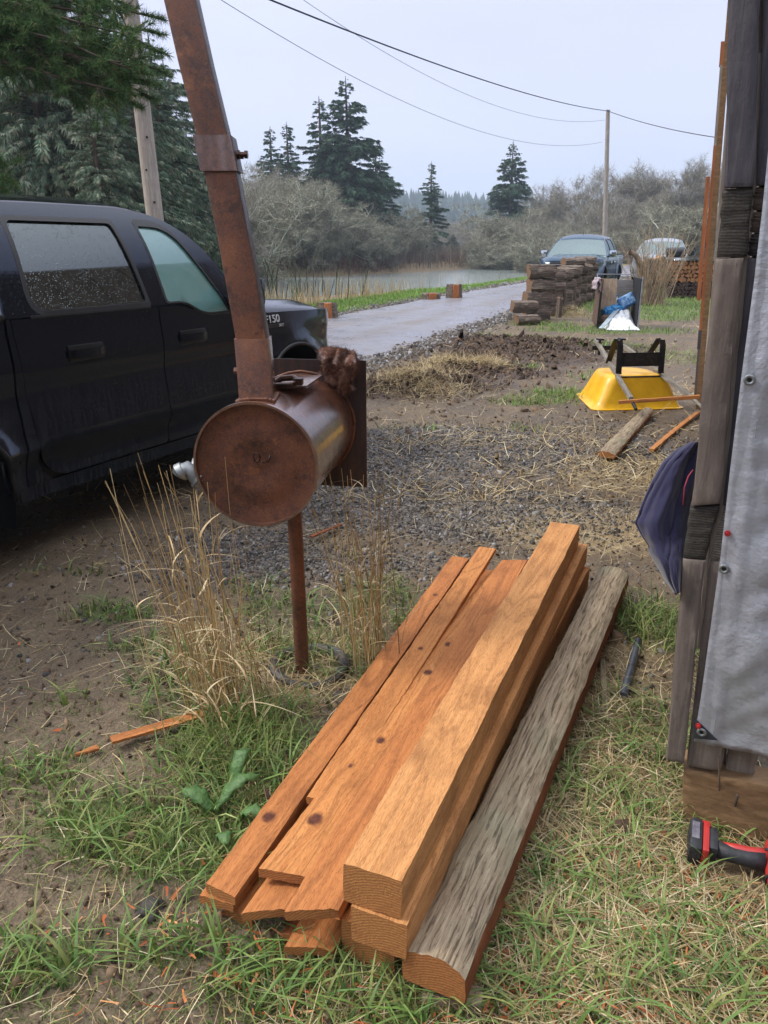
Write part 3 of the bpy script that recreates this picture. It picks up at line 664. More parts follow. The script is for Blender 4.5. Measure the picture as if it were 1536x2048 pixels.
# ---- bare trees
def bare_mesh(seed, H, spread=.5, levels=4, n0=9, cols=('#8f8d7a', '#77705f'), trunk_r=.018, twigs=10, twl=.06, tww=.012, multi=1, droop=0., gnarl=.35, minr=.004):
    r = np.random.default_rng(seed); paths = []; tips = []
    def grow(p, d, L, rad, lv):
        n = 5 if lv < 3 else 4; P = [p]; dd = d.copy()
        for i in range(n):
            dd = dd+r.normal(0, gnarl*.35, 3)+np.array([0, 0, .06-droop*(lv/levels)]); dd /= np.linalg.norm(dd); P.append(P[-1]+dd*L/n)
        P = np.array(P); paths.append((P, np.linspace(rad, rad*.45, n+1)))
        if lv >= levels: tips.append((P[1:], dd, L)); return
        k = n0 if lv == 0 else int(r.integers(3, 6))
        for q in range(k):
            u = r.uniform(.3 if lv == 0 else .25, 1.0); idx = min(n-1, int(u*n)); pp = P[idx]*(1-(u*n-idx))+P[idx+1]*(u*n-idx)
            a = r.normal(size=3); a -= a.dot(dd)*dd; a /= np.linalg.norm(a); nd = dd*r.uniform(.35, .8)+a*spread*r.uniform(.7, 1.5)+np.array([0, 0, .15]); nd /= np.linalg.norm(nd)
            grow(pp, nd, L*r.uniform(.42, .68), max(rad*.5*(1-.3*u), minr*H/10), lv+1)
        if lv < 2: grow(P[-1], dd, L*.6, rad*.45, lv+1)
    for m_ in range(multi):
        d0 = np.array([r.normal(0, .25 if multi > 1 else .06), r.normal(0, .25 if multi > 1 else .06), 1.0]); d0 /= np.linalg.norm(d0)
        grow(np.array([r.normal(0, .02*H)*(multi > 1), r.normal(0, .02*H)*(multi > 1), 0.]), d0, H*.5, H*trunk_r/(1 if multi == 1 else 1.4), 0)
    main = [q for q in paths if q[1][0] > H*trunk_r*.45]; rest = [q for q in paths if q[1][0] <= H*trunk_r*.45]
    tv = quads_tube(main, 6); rv = quads_tube(rest, 3)
    P = np.concatenate([t_[0] for t_ in tips]); Dd = np.concatenate([np.tile(t_[1], (len(t_[0]), 1)) for t_ in tips]); P = np.repeat(P, twigs, 0); Dd = np.repeat(Dd, twigs, 0); n = len(P)
    d = Dd*.6+r.normal(0, .7, (n, 3))+np.array([0, 0, .25-droop]); d /= np.linalg.norm(d, axis=1)[:, None]; ln = H*twl*r.uniform(.4, 1.5, n)[:, None]
    wv = np.cross(d, r.normal(size=(n, 3))); wv /= np.linalg.norm(wv, axis=1)[:, None]; wv *= H*tww*.1
    V = np.stack([P-wv, P+wv, P+d*ln*.55+wv*.5, P+d*ln], 1).reshape(-1, 3); Fc = (np.arange(n)[:, None, None]*4+np.array([(0, 1, 2), (0, 2, 3)])[None]).reshape(-1, 3)
    cc = np.repeat(np.array([lin(c) for c in cols[1:]])[r.integers(0, len(cols)-1, n)]*r.uniform(.55, 1.0, (n, 1)), 4, 0)
    print('bare', seed, len(paths), n)
    c2 = np.tile(np.array(lin(cols[0]))*1.2, (len(rv[0]), 1))
    return tv, rv, (V, Fc, cc), c2
def bare_obj(parts, bark):
    tv, rv, cr_, c2 = parts
    V = np.concatenate([rv[0], cr_[0]]); Fc = np.concatenate([rv[1], cr_[1]+len(rv[0])]); cc = np.concatenate([c2, cr_[2]])
    return [('trunk', mesh_np(*tv), bark), ('crown', mesh_np(V, Fc, cc), TWIG)]
LICH = ('#c2c5b0', '#a3a28e', '#b3b29e', '#8b8674', '#7d7565'); ALD = ('#bdbbac', '#a09c8e', '#b0ac9e', '#908b7e', '#9d9082'); RED = ('#7c5a50', '#8d6a5e', '#6a4c45')
lich = [bare_obj(bare_mesh(31+k, 10, .8, 4, 8, LICH, .016, 5, .055, .011, 3, .08, .5, .013), BARKG) for k in range(2)]
ald = [bare_obj(bare_mesh(41+k, 15, .5, 4, 11, ALD, .012, 5, .05, .008, 1, -.05, .22, .008), BARKR) for k in range(2)]
redb = bare_obj(bare_mesh(51, 6, .5, 3, 8, RED, .01, 8, .1, .05, 4, 0, .3), BARKR)
sites = [(560, 345, 74), (610, 335, 78), (660, 352, 76), (500, 330, 84), (700, 420, 80), (735, 430, 84), (780, 400, 92), (620, 430, 72), (665, 440, 74), (535, 400, 78), (455, 320, 74), (430, 330, 60), (765, 455, 88), (820, 440, 100), (590, 380, 82)]
def bank(px):
    for Y in np.arange(58, 260, 1.0):
        if float(hmac((px-768)/F*(Y*.946+.5), Y)) > -.55: return Y
    return 90
for i, (px, py, Y) in enumerate(sites):
    if px > 440: Y = max(Y, bank(px)+1+3*(i % 4))
    put2(lich[i % 2], 12.5, 'lichen_tree', 'grey lichen covered bare tree on the far riverbank, left of the lone spruces', 'tree', px, py, Y, 'lichen covered bare trees across the river', 1.35)
for i, (px, py, Y) in enumerate([(345, 270, 48), (385, 300, 50), (425, 345, 52), (400, 260, 66), (450, 300, 66)]):
    put2(ald[i % 2], 20, 'bare_tree', 'thin bare alder between the hemlocks and the rusty chimney pipe', 'tree', px, py, Y, 'bare alders left of the chimney pipe', 1.2)
for i, (px, py, Y) in enumerate([(1090, 385, 120), (1125, 360, 118), (1160, 345, 116), (1195, 322, 112), (1225, 305, 115), (1258, 315, 112), (1290, 335, 118), (1318, 345, 110), (1345, 318, 112), (1372, 308, 105), (1398, 300, 104), (1110, 400, 100), (1180, 385, 100), (1245, 375, 98), (1300, 380, 96), (1350, 370, 98), (1420, 310, 108), (1460, 330, 108), (1070, 410, 128), (1140, 410, 96), (1215, 400, 92), (1275, 400, 92)]):
    put2(ald[i % 2], 20, 'bare_tree', 'bare grey alder in the wood beyond the parked pickups', 'tree', px, py, Y, 'bare alders beyond the parked pickups', 1.5)
for i, (px, py, Y) in enumerate([(1370, 400, 80), (1400, 380, 76), (1010, 395, 112), (1060, 420, 110), (1120, 440, 90), (1200, 440, 88), (1160, 455, 84), (1330, 440, 80), (1000, 450, 104), (1040, 455, 100)]):
    put2(lich[i % 2], 12.5, 'lichen_tree', 'low lichen covered bare tree behind the blue and white pickups', 'tree', px, py, Y, 'low lichen covered trees behind the pickups', 1.5)
for i, (px, py, Y) in enumerate([(900, 432, 215), (925, 426, 220), (950, 430, 220), (975, 425, 216), (880, 440, 200), (1000, 430, 220), (915, 440, 196), (940, 438, 200), (965, 436, 196), (990, 440, 190)]):
    put2(ald[i % 2], 20, 'bare_tree', 'reddish grey bare tree in the row at the river bend below the hill', 'tree', px, py, Y, 'bare trees at the river bend', 1.6)
# thickets nobody could count
def thicket(name, label, pts, h, cols, n, w=.05, sp=2.5):
    P = []; 
    for (px, Y) in pts:
        Y = max(Y, bank(px)+sp*.9) if 440 < px < 1010 else Y; x0 = (px-768)/F*(Y*.946); q = RNG.normal(0, 1, (n, 2)); x = x0+q[:, 0]*sp*1.4; y = Y+q[:, 1]*sp; P.append(np.stack([x, y, hmac(x, y)-.05], -1))
    P = np.concatenate(P); P = P[P[:, 2] > WATER_Z+.05]; m = len(P); v, f, c_ = blades(P, RNG.uniform(.4, 1.2, m)*h, np.full(m, w), RNG.uniform(0, 6.28, m), RNG.uniform(.1, .8, m), pal(m, cols), 2, pal(m, cols))
    meta(link(name, mesh_np(v, f, c_), TWIG), label, 'thicket', kind='stuff')
thicket('thicket', 'reddish brown brush along the far riverbank', [(500, 76), (530, 78), (470, 72), (700, 84), (740, 86), (680, 82), (850, 104), (900, 116), (780, 96), (1250, 84), (1280, 86), (620, 82), (430, 66)], 2.0, ['#7a544a', '#66473e', '#8c6759', '#5a443a'], 1200, .035, 2.6)
thicket('thicket', 'dull grey brown undergrowth filling the foot of the bare woods', [(560, 86), (610, 88), (660, 90), (730, 96), (800, 104), (1060, 122), (1110, 116), (1160, 112), (1210, 110), (1260, 108), (1310, 106), (1360, 102), (1400, 98), (1000, 124), (390, 58), (350, 54), (440, 70), (900, 205), (930, 208), (960, 206), (1450, 100)], 3.4, ['#7d766a', '#6c655a', '#8d8678', '#5e5a4e'], 1700, .045, 4.0)
thicket('thicket', 'dark green undergrowth below the drooping hemlocks', [(0, 24), (60, 26), (120, 26), (180, 28), (-80, 26)], 2.4, ['#3c4f3a', '#46593f', '#546347', '#5d5a4c'], 1800, .035, 2.2)
# far wood on the hill
n = 5200; ii = RNG.uniform(0, 58.99, n); jj = RNG.uniform(1, 20.9, n)**.93; H_ = np.array(HILL); i0 = ii.astype(int); j0 = jj.astype(int)
P = H_[i0, j0]*(1-(ii-i0))[:, None]+H_[i0+1, j0]*(ii-i0)[:, None]; P = P*(1-(jj-j0))[:, None]+(H_[i0, j0+1]*(1-(ii-i0))[:, None]+H_[i0+1, j0+1]*(ii-i0)[:, None])*(jj-j0)[:, None]
hh = RNG.uniform(6, 13, n); k = 7; V = []; Fc = []
an = np.linspace(0, 2*np.pi, k, endpoint=False)
for lv, (zf, rf) in enumerate(((.12, .3), (.45, .2))):
    rad = (hh*rf*.8)[:, None]*RNG.uniform(.75, 1.1, (n, k)); V.append(np.concatenate([np.stack([P[:, :1]+rad*np.cos(an), P[:, 1:2]+rad*np.sin(an), np.repeat((P[:, 2]+hh*zf)[:, None], k, 1)], -1), (P+np.stack([0*hh, 0*hh, hh*(.65 if lv == 0 else 1)], -1))[:, None]], 1))
V = np.concatenate(V, 1).reshape(-1, 3); f = [(q, (q+1) % k, k) for q in range(k)]+[(k+1+q, k+1+(q+1) % k, 2*k+1) for q in range(k)]
Fc = (np.arange(n)[:, None, None]*(2*k+2)+np.array(f)[None]).reshape(-1, 3); cc = np.repeat(pal(n, ['#23352a', '#2b4032', '#34493a', '#1e2f26']), 2*k+2, 0)
meta(link('far_wood', mesh_np(V, Fc, cc), NEEDLE), 'distant conifer forest covering the blue hazy hill', 'forest', kind='stuff')

# ---- overhanging pine by the shed, seen upper left
def pine():
    base = D(-520, 420, 8.5); base.z = 0; t_ = thing('pine_tree', 'dark green pine with long branches reaching in from the upper left', 'tree', base)
    r = np.random.default_rng(77); zz = np.linspace(0, 11, 10); link('trunk', mesh_np(*quads_tube([(np.stack([base.x+0*zz, base.y+0*zz, zz], -1), .24*(1-zz/14))], 12)), BARK, t_, smooth=True)
    bp = []; tips = []
    targets = [((335, 110), 8.2), ((330, 70), 8.6), ((300, 150), 8.0), ((270, 190), 8.0), ((315, 200), 8.3), ((250, 60), 8.4), ((220, 130), 8.0), ((180, 60), 8.2), ((120, 40), 8.0), ((60, 60), 7.8), ((205, 10), 8.6), ((270, 20), 8.8), ((150, -30), 8.4), ((80, -40), 8.2), ((20, 10), 8), ((10, 330), 8.5), ((30, 370), 8.2), ((-20, 300), 8.4), ((-30, 420), 8.2), ((290, -30), 8.8), ((130, 100), 8.1), ((240, 110), 8.6), ((300, 170), 8.6), ((260, -60), 8.5), ((55, 410), 8.6), ((340, 150), 8.4), ((200, 200), 8.2), ((160, 150), 8.1), ((285, 215), 8.3), ((330, 40), 8.7), ((100, 90), 8.0), ((30, 130), 8.0), ((320, 170), 8.2)]
    for (pp, t0) in targets:
        e = D(pp[0], pp[1], t0); s = Vector((base.x, base.y, e.z+.9+.25*r.normal())); mid = (s+e)/2+Vector((0, 0, .35)); P = np.array([s*(1-u)**2+mid*2*u*(1-u)+e*u*u for u in np.linspace(0, 1, 12)])
        P[1:-1] += r.normal(0, .03, (10, 3)); bp.append((P, np.linspace(.035, .008, 12)))
        ks = int(40+16*r.random())
        for q in range(ks):
            u = 1-r.random()**1.1*.62; p0 = P[min(11, int(u*11))]; dd = (P[-1]-P[-3])/np.linalg.norm(P[-1]-P[-3]); d = dd*.6+r.normal(0, .75, 3)+np.array([0, 0, -.12]); d /= np.linalg.norm(d); L = r.uniform(.12, .42)
            Q = np.array([p0, p0+d*L*.5+r.normal(0, .015, 3), p0+d*L+np.array([0, 0, .02])]); bp.append((Q, [.007, .005, .003])); tips.append((Q[2], d)); tips.append((Q[1], d)); q < 8 and tips.append((P[-1]*(1-q/30)+P[-3]*(q/30), dd)); 
            if r.random() < .6: tips.append((Q[2]*.7+Q[1]*.3+r.normal(0, .03, 3), d))
    bv, bf = quads_tube(bp, 4); link('branches', mesh_np(bv, bf), BARK, t_, smooth=True)
    P = np.array([q[0] for q in tips]); Dn = np.array([q[1] for q in tips]); m = 40; P = np.repeat(P, m, 0); Dn = np.repeat(Dn, m, 0); n = len(P)
    d = Dn*.7+r.normal(0, .75, (n, 3)); d /= np.linalg.norm(d, axis=1)[:, None]; P = P+Dn*r.uniform(-.06, .02, (n, 1)); ln = r.uniform(.06, .115, n)[:, None]; wv = np.cross(d, r.normal(size=(n, 3))); wv /= np.linalg.norm(wv, axis=1)[:, None]; wv *= .0036
    V = np.stack([P-wv, P+wv, P+d*ln], 1).reshape(-1, 3); cc = np.repeat(np.array([lin(c) for c in ('#4a6e3e', '#587d49', '#3d5c38', '#678a54', '#7f814c')])[r.integers(0, 5, n)]*r.uniform(.8, 1.25, (n, 1)), 3, 0)
    link('needles', mesh_np(V, np.arange(3*n).reshape(-1, 3), cc), NEEDLE, t_)
pine()
# haze
hz = MB().box((0, 300, 60), (2600, 2400, 130)); hm = bpy.data.materials.new('haze_air'); hm.use_nodes = True; hn = hm.node_tree; hn.nodes.clear()
ho = hn.nodes.new('ShaderNodeOutputMaterial'); hv = hn.nodes.new('ShaderNodeVolumePrincipled'); hv.inputs['Color'].default_value = (.72, .86, 1, 1); hv.inputs['Density'].default_value = .00075; hv.inputs['Anisotropy'].default_value = .2
hn.links.new(hv.outputs[0], ho.inputs['Volume']); meta(hz.build('haze', hm), kind='stuff')
# ------------------------------------------------------------------ rusty barrel on its post
def rust_mat(name, wet=.5, dark=False, droll=0):
    t = NT(name); c = t.coords('Object'); n1 = t.noise(c, 5, 6, .65); n2 = t.noise(c, 45, 6, .7); n3 = t.noise(c, 170, 3, .7)
    col = t.ramp(n1, [(.34, '#33211b'), (.5, '#583426'), (.64, '#74472e')])
    col = t.mix(t.mr(n2, .4, .7, 0, .7), col, '#7a4a2e'); col = t.mix(t.mr(n3, .55, .72, 0, .5), col, '#93603f'); col = t.mix(t.mr(n3, .32, .42, .7, 0), col, '#331c15')
    n4 = t.noise(c, 11, 6, .75); col = t.mix(t.mr(n4, .56, .64, 0, .6), col, '#2c1a15'); n6 = t.noise(t.coords('Object', loc=(3, 1, 2)), 7, 6, .75); col = t.mix(t.mr(n6, .58, .68, 0, .6), col, '#9a6238')
    if dark: 
        n5 = t.noise(t.coords('Object', (14, 14, 1.2)), 3, 5, .6); col = t.mix(t.mr(n5, .3, .62, .55, .95), col, '#231a1c')
    t.set(col=col, rough=t.ramp(n2, [(.35, .28 if wet > .4 else .5), (.65, .55 if wet > .4 else .75)]), metal=.15, spec=.5, coat=min(1, wet*1.6), coatr=.2, normal=t.bump(n3, .35, .002, t.bump(n2, .25, .004)))
    return t.mat
RUST = rust_mat('wet_rust', .62); RUST.node_tree.nodes['Principled BSDF'].inputs['Coat IOR'].default_value = 2.1; RUST.node_tree.nodes['Principled BSDF'].inputs['Metallic'].default_value = .35; RUSTD = rust_mat('dry_rust', .12); RUSTW = rust_mat('streaked_rust', .15, True); 
DARKSTEEL = simple('dark_wet_steel', '#2a211f', '#4a3129', 20, .3, .6, .3)
GALV = simple('galvanised', '#6f7375', '#95999b', 25, .5, .7, .3)
BC = Vector((-.432, 2.51, .957)); BA = Vector((math.sin(R(8.5)), math.cos(R(8.5)), 0)); BU = Vector((0, 0, 1)); BS = BA.cross(BU).normalized()   # axis, up, right
BL, BR = .66, .212
def bp(a, s, u): return BC+BA*a+BS*s+BU*u
def circ(a, r, k=64): return [bp(a, r*math.cos(2*math.pi*i/k), r*math.sin(2*math.pi*i/k)) for i in range(k)]
B_ = thing('rusty_barrel', 'rusty steel barrel with square chimney pipe and square back plate, mounted on a post', 'barrel', (-.34, 2.8, 0))
mb = MB(); mb.grid([circ(-.006, BR-.004), circ(-.006, BR+.004), circ(.004, BR+.005), circ(.010, BR)], closed=True); mb.grid([circ(a, BR) for a in np.linspace(.010, BL, 12)], closed=True); mb.grid([circ(-.006, BR-.004), circ(.03, BR-.006)], closed=True)
mb.build('shell', RUST, B_, smooth=40)
mb = MB(); rows = [circ(.018+.006*(q/10)**6*-1+.004*math.sin(q), max(.0005, (BR-.006)*q/10)) for q in range(11)]; rows[-1] = circ(.012, BR-.005); rows[-2] = circ(.014, BR-.02)
mb.grid(rows, closed=True); cap = mb.build('end_cap', RUSTD, B_, smooth=True)
mb = MB()   # welded beads on the end cap, like a small ring and two dashes
def ff(x_, y_): return bp(.006, x_, y_)
mb.tube([ff(.004+.011*math.cos(q), .026+.016*math.sin(q)) for q in np.linspace(0, 2*math.pi, 13)[:-1]], .0032, 6, closed=True)
mb.tube([ff(.024, .010), ff(.038, .014)], .003, 6); mb.tube([ff(.041, .012), ff(.046, .016), ff(.051, .036)], .0036, 6)
mb.build('weld_mark', DARKSTEEL, cap, smooth=True)
# weld seam and back plate
mb = MB(); mb.bar(bp(BL+.004, 0, -.265+.0), bp(BL+.004, 0, .265), .53, .006, up=BA); plate = mb.build('back_plate', RUSTW, B_)
mb = MB(); mb.tube([p+Vector((0, 0, 0)) for p in [bp(BL-.006, (BR+.003+.004*vn(i*.8, 1))*math.cos(2*math.pi*i/90), (BR+.003+.004*vn(i*.8, 1))*math.sin(2*math.pi*i/90)) for i in range(90)]], .006, 6, closed=True); mb.build('weld_seam', RUSTD, plate, smooth=True)
# hatch plate on top
def topz(s): return math.sqrt(max(0, BR*BR-s*s))
mb = MB(); M = Matrix((BS, BA, BU)).transposed(); tilt = Matrix.Rotation(R(-3), 3, BA)
mb.box(bp(.37, .01, BR+.010), (.23, .25, .006), tilt @ M, bev=.001); hp = mb.build('hatch_plate', simple('wet_plate_steel', '#6a4030', '#9a8478', 7, .14, .55, .2, 40, .002), B_)
mb = MB(); mb.bar(bp(.21, -.05, BR+.022), bp(.21, .075, BR+.024), .016, .014, bev=.003); mb.tube([bp(.24, .0, BR+.02), bp(.255, .03, BR+.04), bp(.25, .075, BR+.045), bp(.232, .098, BR+.035), bp(.222, .08, BR+.022), bp(.226, .02, BR+.018)], .012, 8); mb.box(bp(.235, .098, BR+.034), (.03, .03, .026), M, bev=.006)
mb.build('hinge', DARKSTEEL, hp, smooth=35)
# chimney
ch = [bp(.105, -.012, BR-.01), D(507, 680, 2.628), D(438, 310, 2.52), D(352, -60, 2.42)]
ux = Vector((-.10, 1, 0))
def sec_along(P, w_, h_, name, mat, par, r=.006):
    mb = MB(); mb.sweep(rsec(w_, h_, r, 2), P, up=ux.cross(Vector((0, 0, 1)))*-1 if False else ux); return mb.build(name, mat, par, smooth=35)
# section frame: rotate slightly so that the right face shows
rot = R(9); fx = (BS*math.cos(rot)+BA*math.sin(rot)); fy = (BA*math.cos(rot)-BS*math.sin(rot))
def pipe_sec(P, w_, h_, name, mats, par, r=.007):
    mb = MB(); b = 0; sec = rsec(w_, h_, r, 2); n = len(sec)
    for p in P:
        for (a_, c_) in sec: mb.v.append(tuple(Vector(p)+fx*a_+fy*c_))
    for i in range(len(P)-1):
        for j in range(n):
            mb.f.append((i*n+j, i*n+(j+1) % n, (i+1)*n+(j+1) % n, (i+1)*n+j)); (x1, y1), (x2, y2) = sec[j], sec[(j+1) % n]
            mb.m.append(1 if (x1+x2)/2 > w_/2-r*.6 else 0)
    mb.f += [tuple(range(n)), tuple((len(P)-1)*n+j for j in range(n))]; mb.m += [0, 0]
    return mb.build(name, mats, par, smooth=35)
def lerp(a, b, t_): return a+(b-a)*t_
RP = rust_mat('chimney_rust', .25); RPD = RUSTW
p0 = ch[0]; p1 = ch[1]; p2 = ch[2]; p3 = ch[3]
pipe_sec([p1-(p1-p0)*.0, lerp(p1, p2, .5)+Vector((.004, 0, 0)), p2], .103, .098, 'chimney_pipe', [RP, RPD], B_)
pipe_sec([p2, lerp(p2, p3, .5)+Vector((-.004, 0, 0)), p3+(p3-p2)*.8], .099, .094, 'chimney_pipe', [RP, RPD], B_)
pipe_sec([p0, lerp(p0, p1, .5), p1+(p2-p1)*.015], .113, .106, 'chimney_sleeve', [RP, RUST], B_)
cl = pipe_sec([lerp(p1, p2, .91), lerp(p2, p3, .10)], .122, .114, 'collar', [RUST, RPD], B_)
cc_ = lerp(p1, p2, 1.0); mb = MB(); mb.cyl(cc_+fx*.055-fy*.012, cc_+fx*.088-fy*.012, .0085, 6); mb.cyl(cc_+fx*.085-fy*.012, cc_+fx*.096-fy*.012, .013, 6); mb.cyl(cc_+fx*.062-fy*.012, cc_+fx*.07-fy*.012, .015, 6); mb.cyl(cc_+fx*.055+fy*.012, cc_+fx*.078+fy*.012, .012, 6); mb.build('bolt', DARKSTEEL, cl, smooth=30)
mb = MB(); mb.cyl(bp(.1, -.066, .3), bp(.1, -.088, .3), .011, 6); mb.build('bolt', RUSTD, B_, smooth=30)
mb = MB()
for q in range(40):
    u = q/40*4; k = int(u); v_ = u-k; cs = [(-.06, -.058), (.06, -.058), (.06, .058), (-.06, .058)]; A_ = cs[k]; B2 = cs[(k+1) % 4]; sx_, sy_ = A_[0]+(B2[0]-A_[0])*v_, A_[1]+(B2[1]-A_[1])*v_
    s_ = (fx*sx_+fy*sy_).dot(BS)-.012; a_ = (fx*sx_+fy*sy_).dot(BA)+.105; mb.box(bp(a_, s_, topz(s_)+.004), (.014, .014, .008+.006*vn(q, 3)), M, bev=.003)
mb.build('weld_bead', RUSTD, B_, smooth=True)
# post
mb = MB(); pb = Vector((-.333, 2.79, -.1)); pt_ = Vector((-.345, 2.81, .76)); mb.cyl(pb, pt_, .0285, 24); mb.build('post', rust_mat('post_rust', .3), B_, smooth=40)
# galvanised elbow
mb = MB(); e0 = bp(.2, -BR+.01, -.06); e1 = bp(.15, -BR-.05, -.045); e2 = bp(.12, -BR-.065, .012); e3 = bp(.1, -BR-.085, .03)
e = [D(415, 968, 2.72), D(398, 962, 2.68), D(385, 945, 2.67), D(376, 937, 2.67), D(360, 945, 2.67)]
mb.tube(e[:2], .030, 16); mb.tube([lerp(e[0], e[1], .7), e[1], e[2], e[3], e[4]], [.028, .028, .026, .027, .028], 16); mb.tube([lerp(e[3], e[4], .5), e[4], e[4]+Vector((-.006, 0, -.008))], [.033, .034, .024], 16); mb.tube([D(400, 962, 2.68), D(395, 958, 2.68)], .034, 16)
mb.tube([D(388, 935, 2.72), D(392, 920, 2.74)], .014, 12)
mb.build('elbow_fitting', GALV, B_, smooth=40)
# rag hanging over the plate corner
rg = RNG
ctrl = [(672, 700), (735, 690)]
rows = []
top = bp(BL+.004, .17, .265)
for i in range(26):
    u = i/25; row = []
    for j in range(22):
        v_ = j/21; s_ = .085+.15*v_+.012*math.sin(i*.5+j*.3); drop = u*.30
        side = -1 if u < .5 else 1
        a_ = BL-.03-.02*math.sin(v_*6+i*.2) if u > .42 else BL+.03+.01*math.sin(v_*5)
        d_ = abs(u-.42); z_ = .30-(d_/.58*.16*(.85+.3*vn(v_*3, 2.1)) if u > .42 else d_*.25)+.02*vn(v_*5, 3)
        a_ = BL-.005+(-.045 if u > .42 else .04)*min(1, d_*6)+.018*(vn(u*7, v_*9, 5)-.5)*2
        row.append(bp(a_, s_-.02*u*(v_-.3), z_+.006*(vn(u*14, v_*14, 9)-.5)))
    rows.append(row)
t = NT('brown_fibre_rag'); c = t.coords('Object'); n = t.noise(c, 60, 6, .7, 1); n0 = t.noise(c, 9, 4)
t.set(col=t.mix(t.mr(n0, .55, .66, 0, .8), t.ramp(n, [(.3, '#3a231b'), (.5, '#6b4636'), (.7, '#93705e')]), '#b3a6a8'), rough=.95, normal=t.bump(n, 1, .012)); 
RAG = t.mat
o = MB().grid(rows).build('rag', RAG, smooth=True); solid(o, .012, 0); meta(o, 'brown fibrous rag hung over the corner of the barrel back plate', 'rag')
nf = 15000; v_ = np.array([tuple(p) for row in rows for p in row]); 
P = v_[RNG.integers(0, len(v_), nf)]+RNG.normal(0, .004, (nf, 3)); d = RNG.normal(0, 1, (nf, 3)); d /= np.linalg.norm(d, axis=1)[:, None]; wv = np.cross(d, RNG.normal(size=(nf, 3))); wv /= np.linalg.norm(wv, axis=1)[:, None]; L = RNG.uniform(.006, .024, nf)[:, None]
fz = link('fibres', mesh_np(np.stack([P-wv*.0008, P+wv*.0008, P+d*L], 1).reshape(-1, 3), np.arange(3*nf).reshape(-1, 3)), RAG); fz.parent = o

# half-buried tyre ring round the post foot
t = NT('old_rubber'); c = t.coords('Object'); n = t.noise(c, 25, 5, .7); t.set(col=t.ramp(n, [(.35, '#232323'), (.7, '#55504a')]), rough=.6, normal=t.bump(n, .4, .006)); RUB = t.mat
rc = G(618, 1345); mb = MB(); pts = [(rc.x+.145*math.cos(a), rc.y+.02+.135*math.sin(a), .016+.008*math.sin(a*2+1)+.012*math.sin(a)) for a in np.linspace(0, 2*math.pi, 49)[:-1]]
mb.sweep([(.02, -.03), (.024, 0), (.014, .02), (-.004, .026), (-.018, .016), (-.02, -.03)], pts, closed=True); meta(mb.build('tyre_ring', RUB, smooth=50), 'worn black rubber ring half buried around the barrel post foot', 'tyre')

# ------------------------------------------------------------------ sawn timber
def wood_mat(name, light, mid, dark, knotc='#3c2018', scale=1.0, rough=.75, fuzz=.9):
    t = NT(name); g = t.attr('grain'); k = t.attr('knot')
    mp = t.n.new('ShaderNodeMapping'); mp.inputs['Scale'].default_value = (1.1*scale, 26, 26); t.l.new(g.outputs['Vector'], mp.inputs[0])
    mp2 = t.n.new('ShaderNodeMapping'); mp2.inputs['Scale'].default_value = (.9, 7, 7); t.l.new(g.outputs['Vector'], mp2.inputs[0])
    mp3 = t.n.new('ShaderNodeMapping'); mp3.inputs['Scale'].default_value = (45, 340, 340); t.l.new(g.outputs['Vector'], mp3.inputs[0])
    mp4 = t.n.new('ShaderNodeMapping'); mp4.inputs['Scale'].default_value = (90, 14, 14); t.l.new(g.outputs['Vector'], mp4.inputs[0])
    big = t.noise(mp2.outputs[0], 1, 2, .5, .4); rings = t.math('SINE', t.math('MULTIPLY', big, 62)); rg_ = t.mr(rings, -1, 1, 0, 1)
    fine = t.noise(mp.outputs[0], 3, 5, .6, .3); fib = t.noise(mp3.outputs[0], 1, 4, .7, .6); saw = t.noise(mp4.outputs[0], 1, 3, .6)
    col = t.mix(t.mr(fine, .3, .7, 0, 1), mid, light); col = t.mix(t.mr(t.math('MULTIPLY', rg_, fine), .3, .62, 0, .55), col, dark)
    col = t.mix(t.mr(fib, .5, .68, 0, .8), col, light); col = t.mix(t.mr(fib, .3, .46, .75, 0), col, dark)
    pt2 = t.noise(t.coords('Object'), 4, 4, .6); col = t.mix(t.mr(pt2, .55, .75, 0, .45), col, dark)
    col = t.mix(k.outputs['Fac'], col, t.ramp(t.noise(t.coords('Object'), 60, 3), [(.3, knotc), (.7, '#6b3c28')]))
    b = t.bump(fib, fuzz, .003, t.bump(rg_, .25, .002, t.bump(saw, .25, .002)))
    t.set(col=col, rough=rough, spec=.3, normal=b); return t.mat
WOOD = wood_mat('cedar_sawn', '#ca8c52', '#aa6a38', '#6b3c1e'); WOODR = wood_mat('cedar_sawn_red', '#bf7e48', '#9d6034', '#60341b'); BEAMW = wood_mat('fir_sawn', '#d29a62', '#b37945', '#754625', scale=.8)
WETW = wood_mat('dark_cedar', '#8f5330', '#733d22', '#4c2716')
def end_mat(name, a, b_):
    t = NT(name); c = t.coords('Object', (1, 1, 1), loc=(0, .05, .12)); s = t.n.new('ShaderNodeSeparateXYZ'); t.l.new(c, s.inputs[0])
    r_ = t.math('SQRT', t.math('ADD', t.math('POWER', s.outputs[1], 2), t.math('POWER', s.outputs[2], 2))); n = t.noise(t.coords('Object'), 14, 3); n2 = t.noise(t.coords('Object'), 140, 4, .7)
    rr_ = t.math('SINE', t.math('ADD', t.math('MULTIPLY', r_, 900), t.math('MULTIPLY', n, 14)))
    col = t.mix(t.mr(rr_, -1, 1, 0, .7), a, b_); col = t.mix(t.mr(n2, .4, .7, 0, .5), col, b_); col = t.mix(t.mr(n, .5, .75, 0, .45), col, b_)
    t.set(col=col, rough=.85, normal=t.bump(n2, .6, .004)); return t.mat
ENDW = end_mat('end_grain', '#c48a4e', '#8a522a'); ENDR = end_mat('end_grain_red', '#bd7f46', '#7c4824')
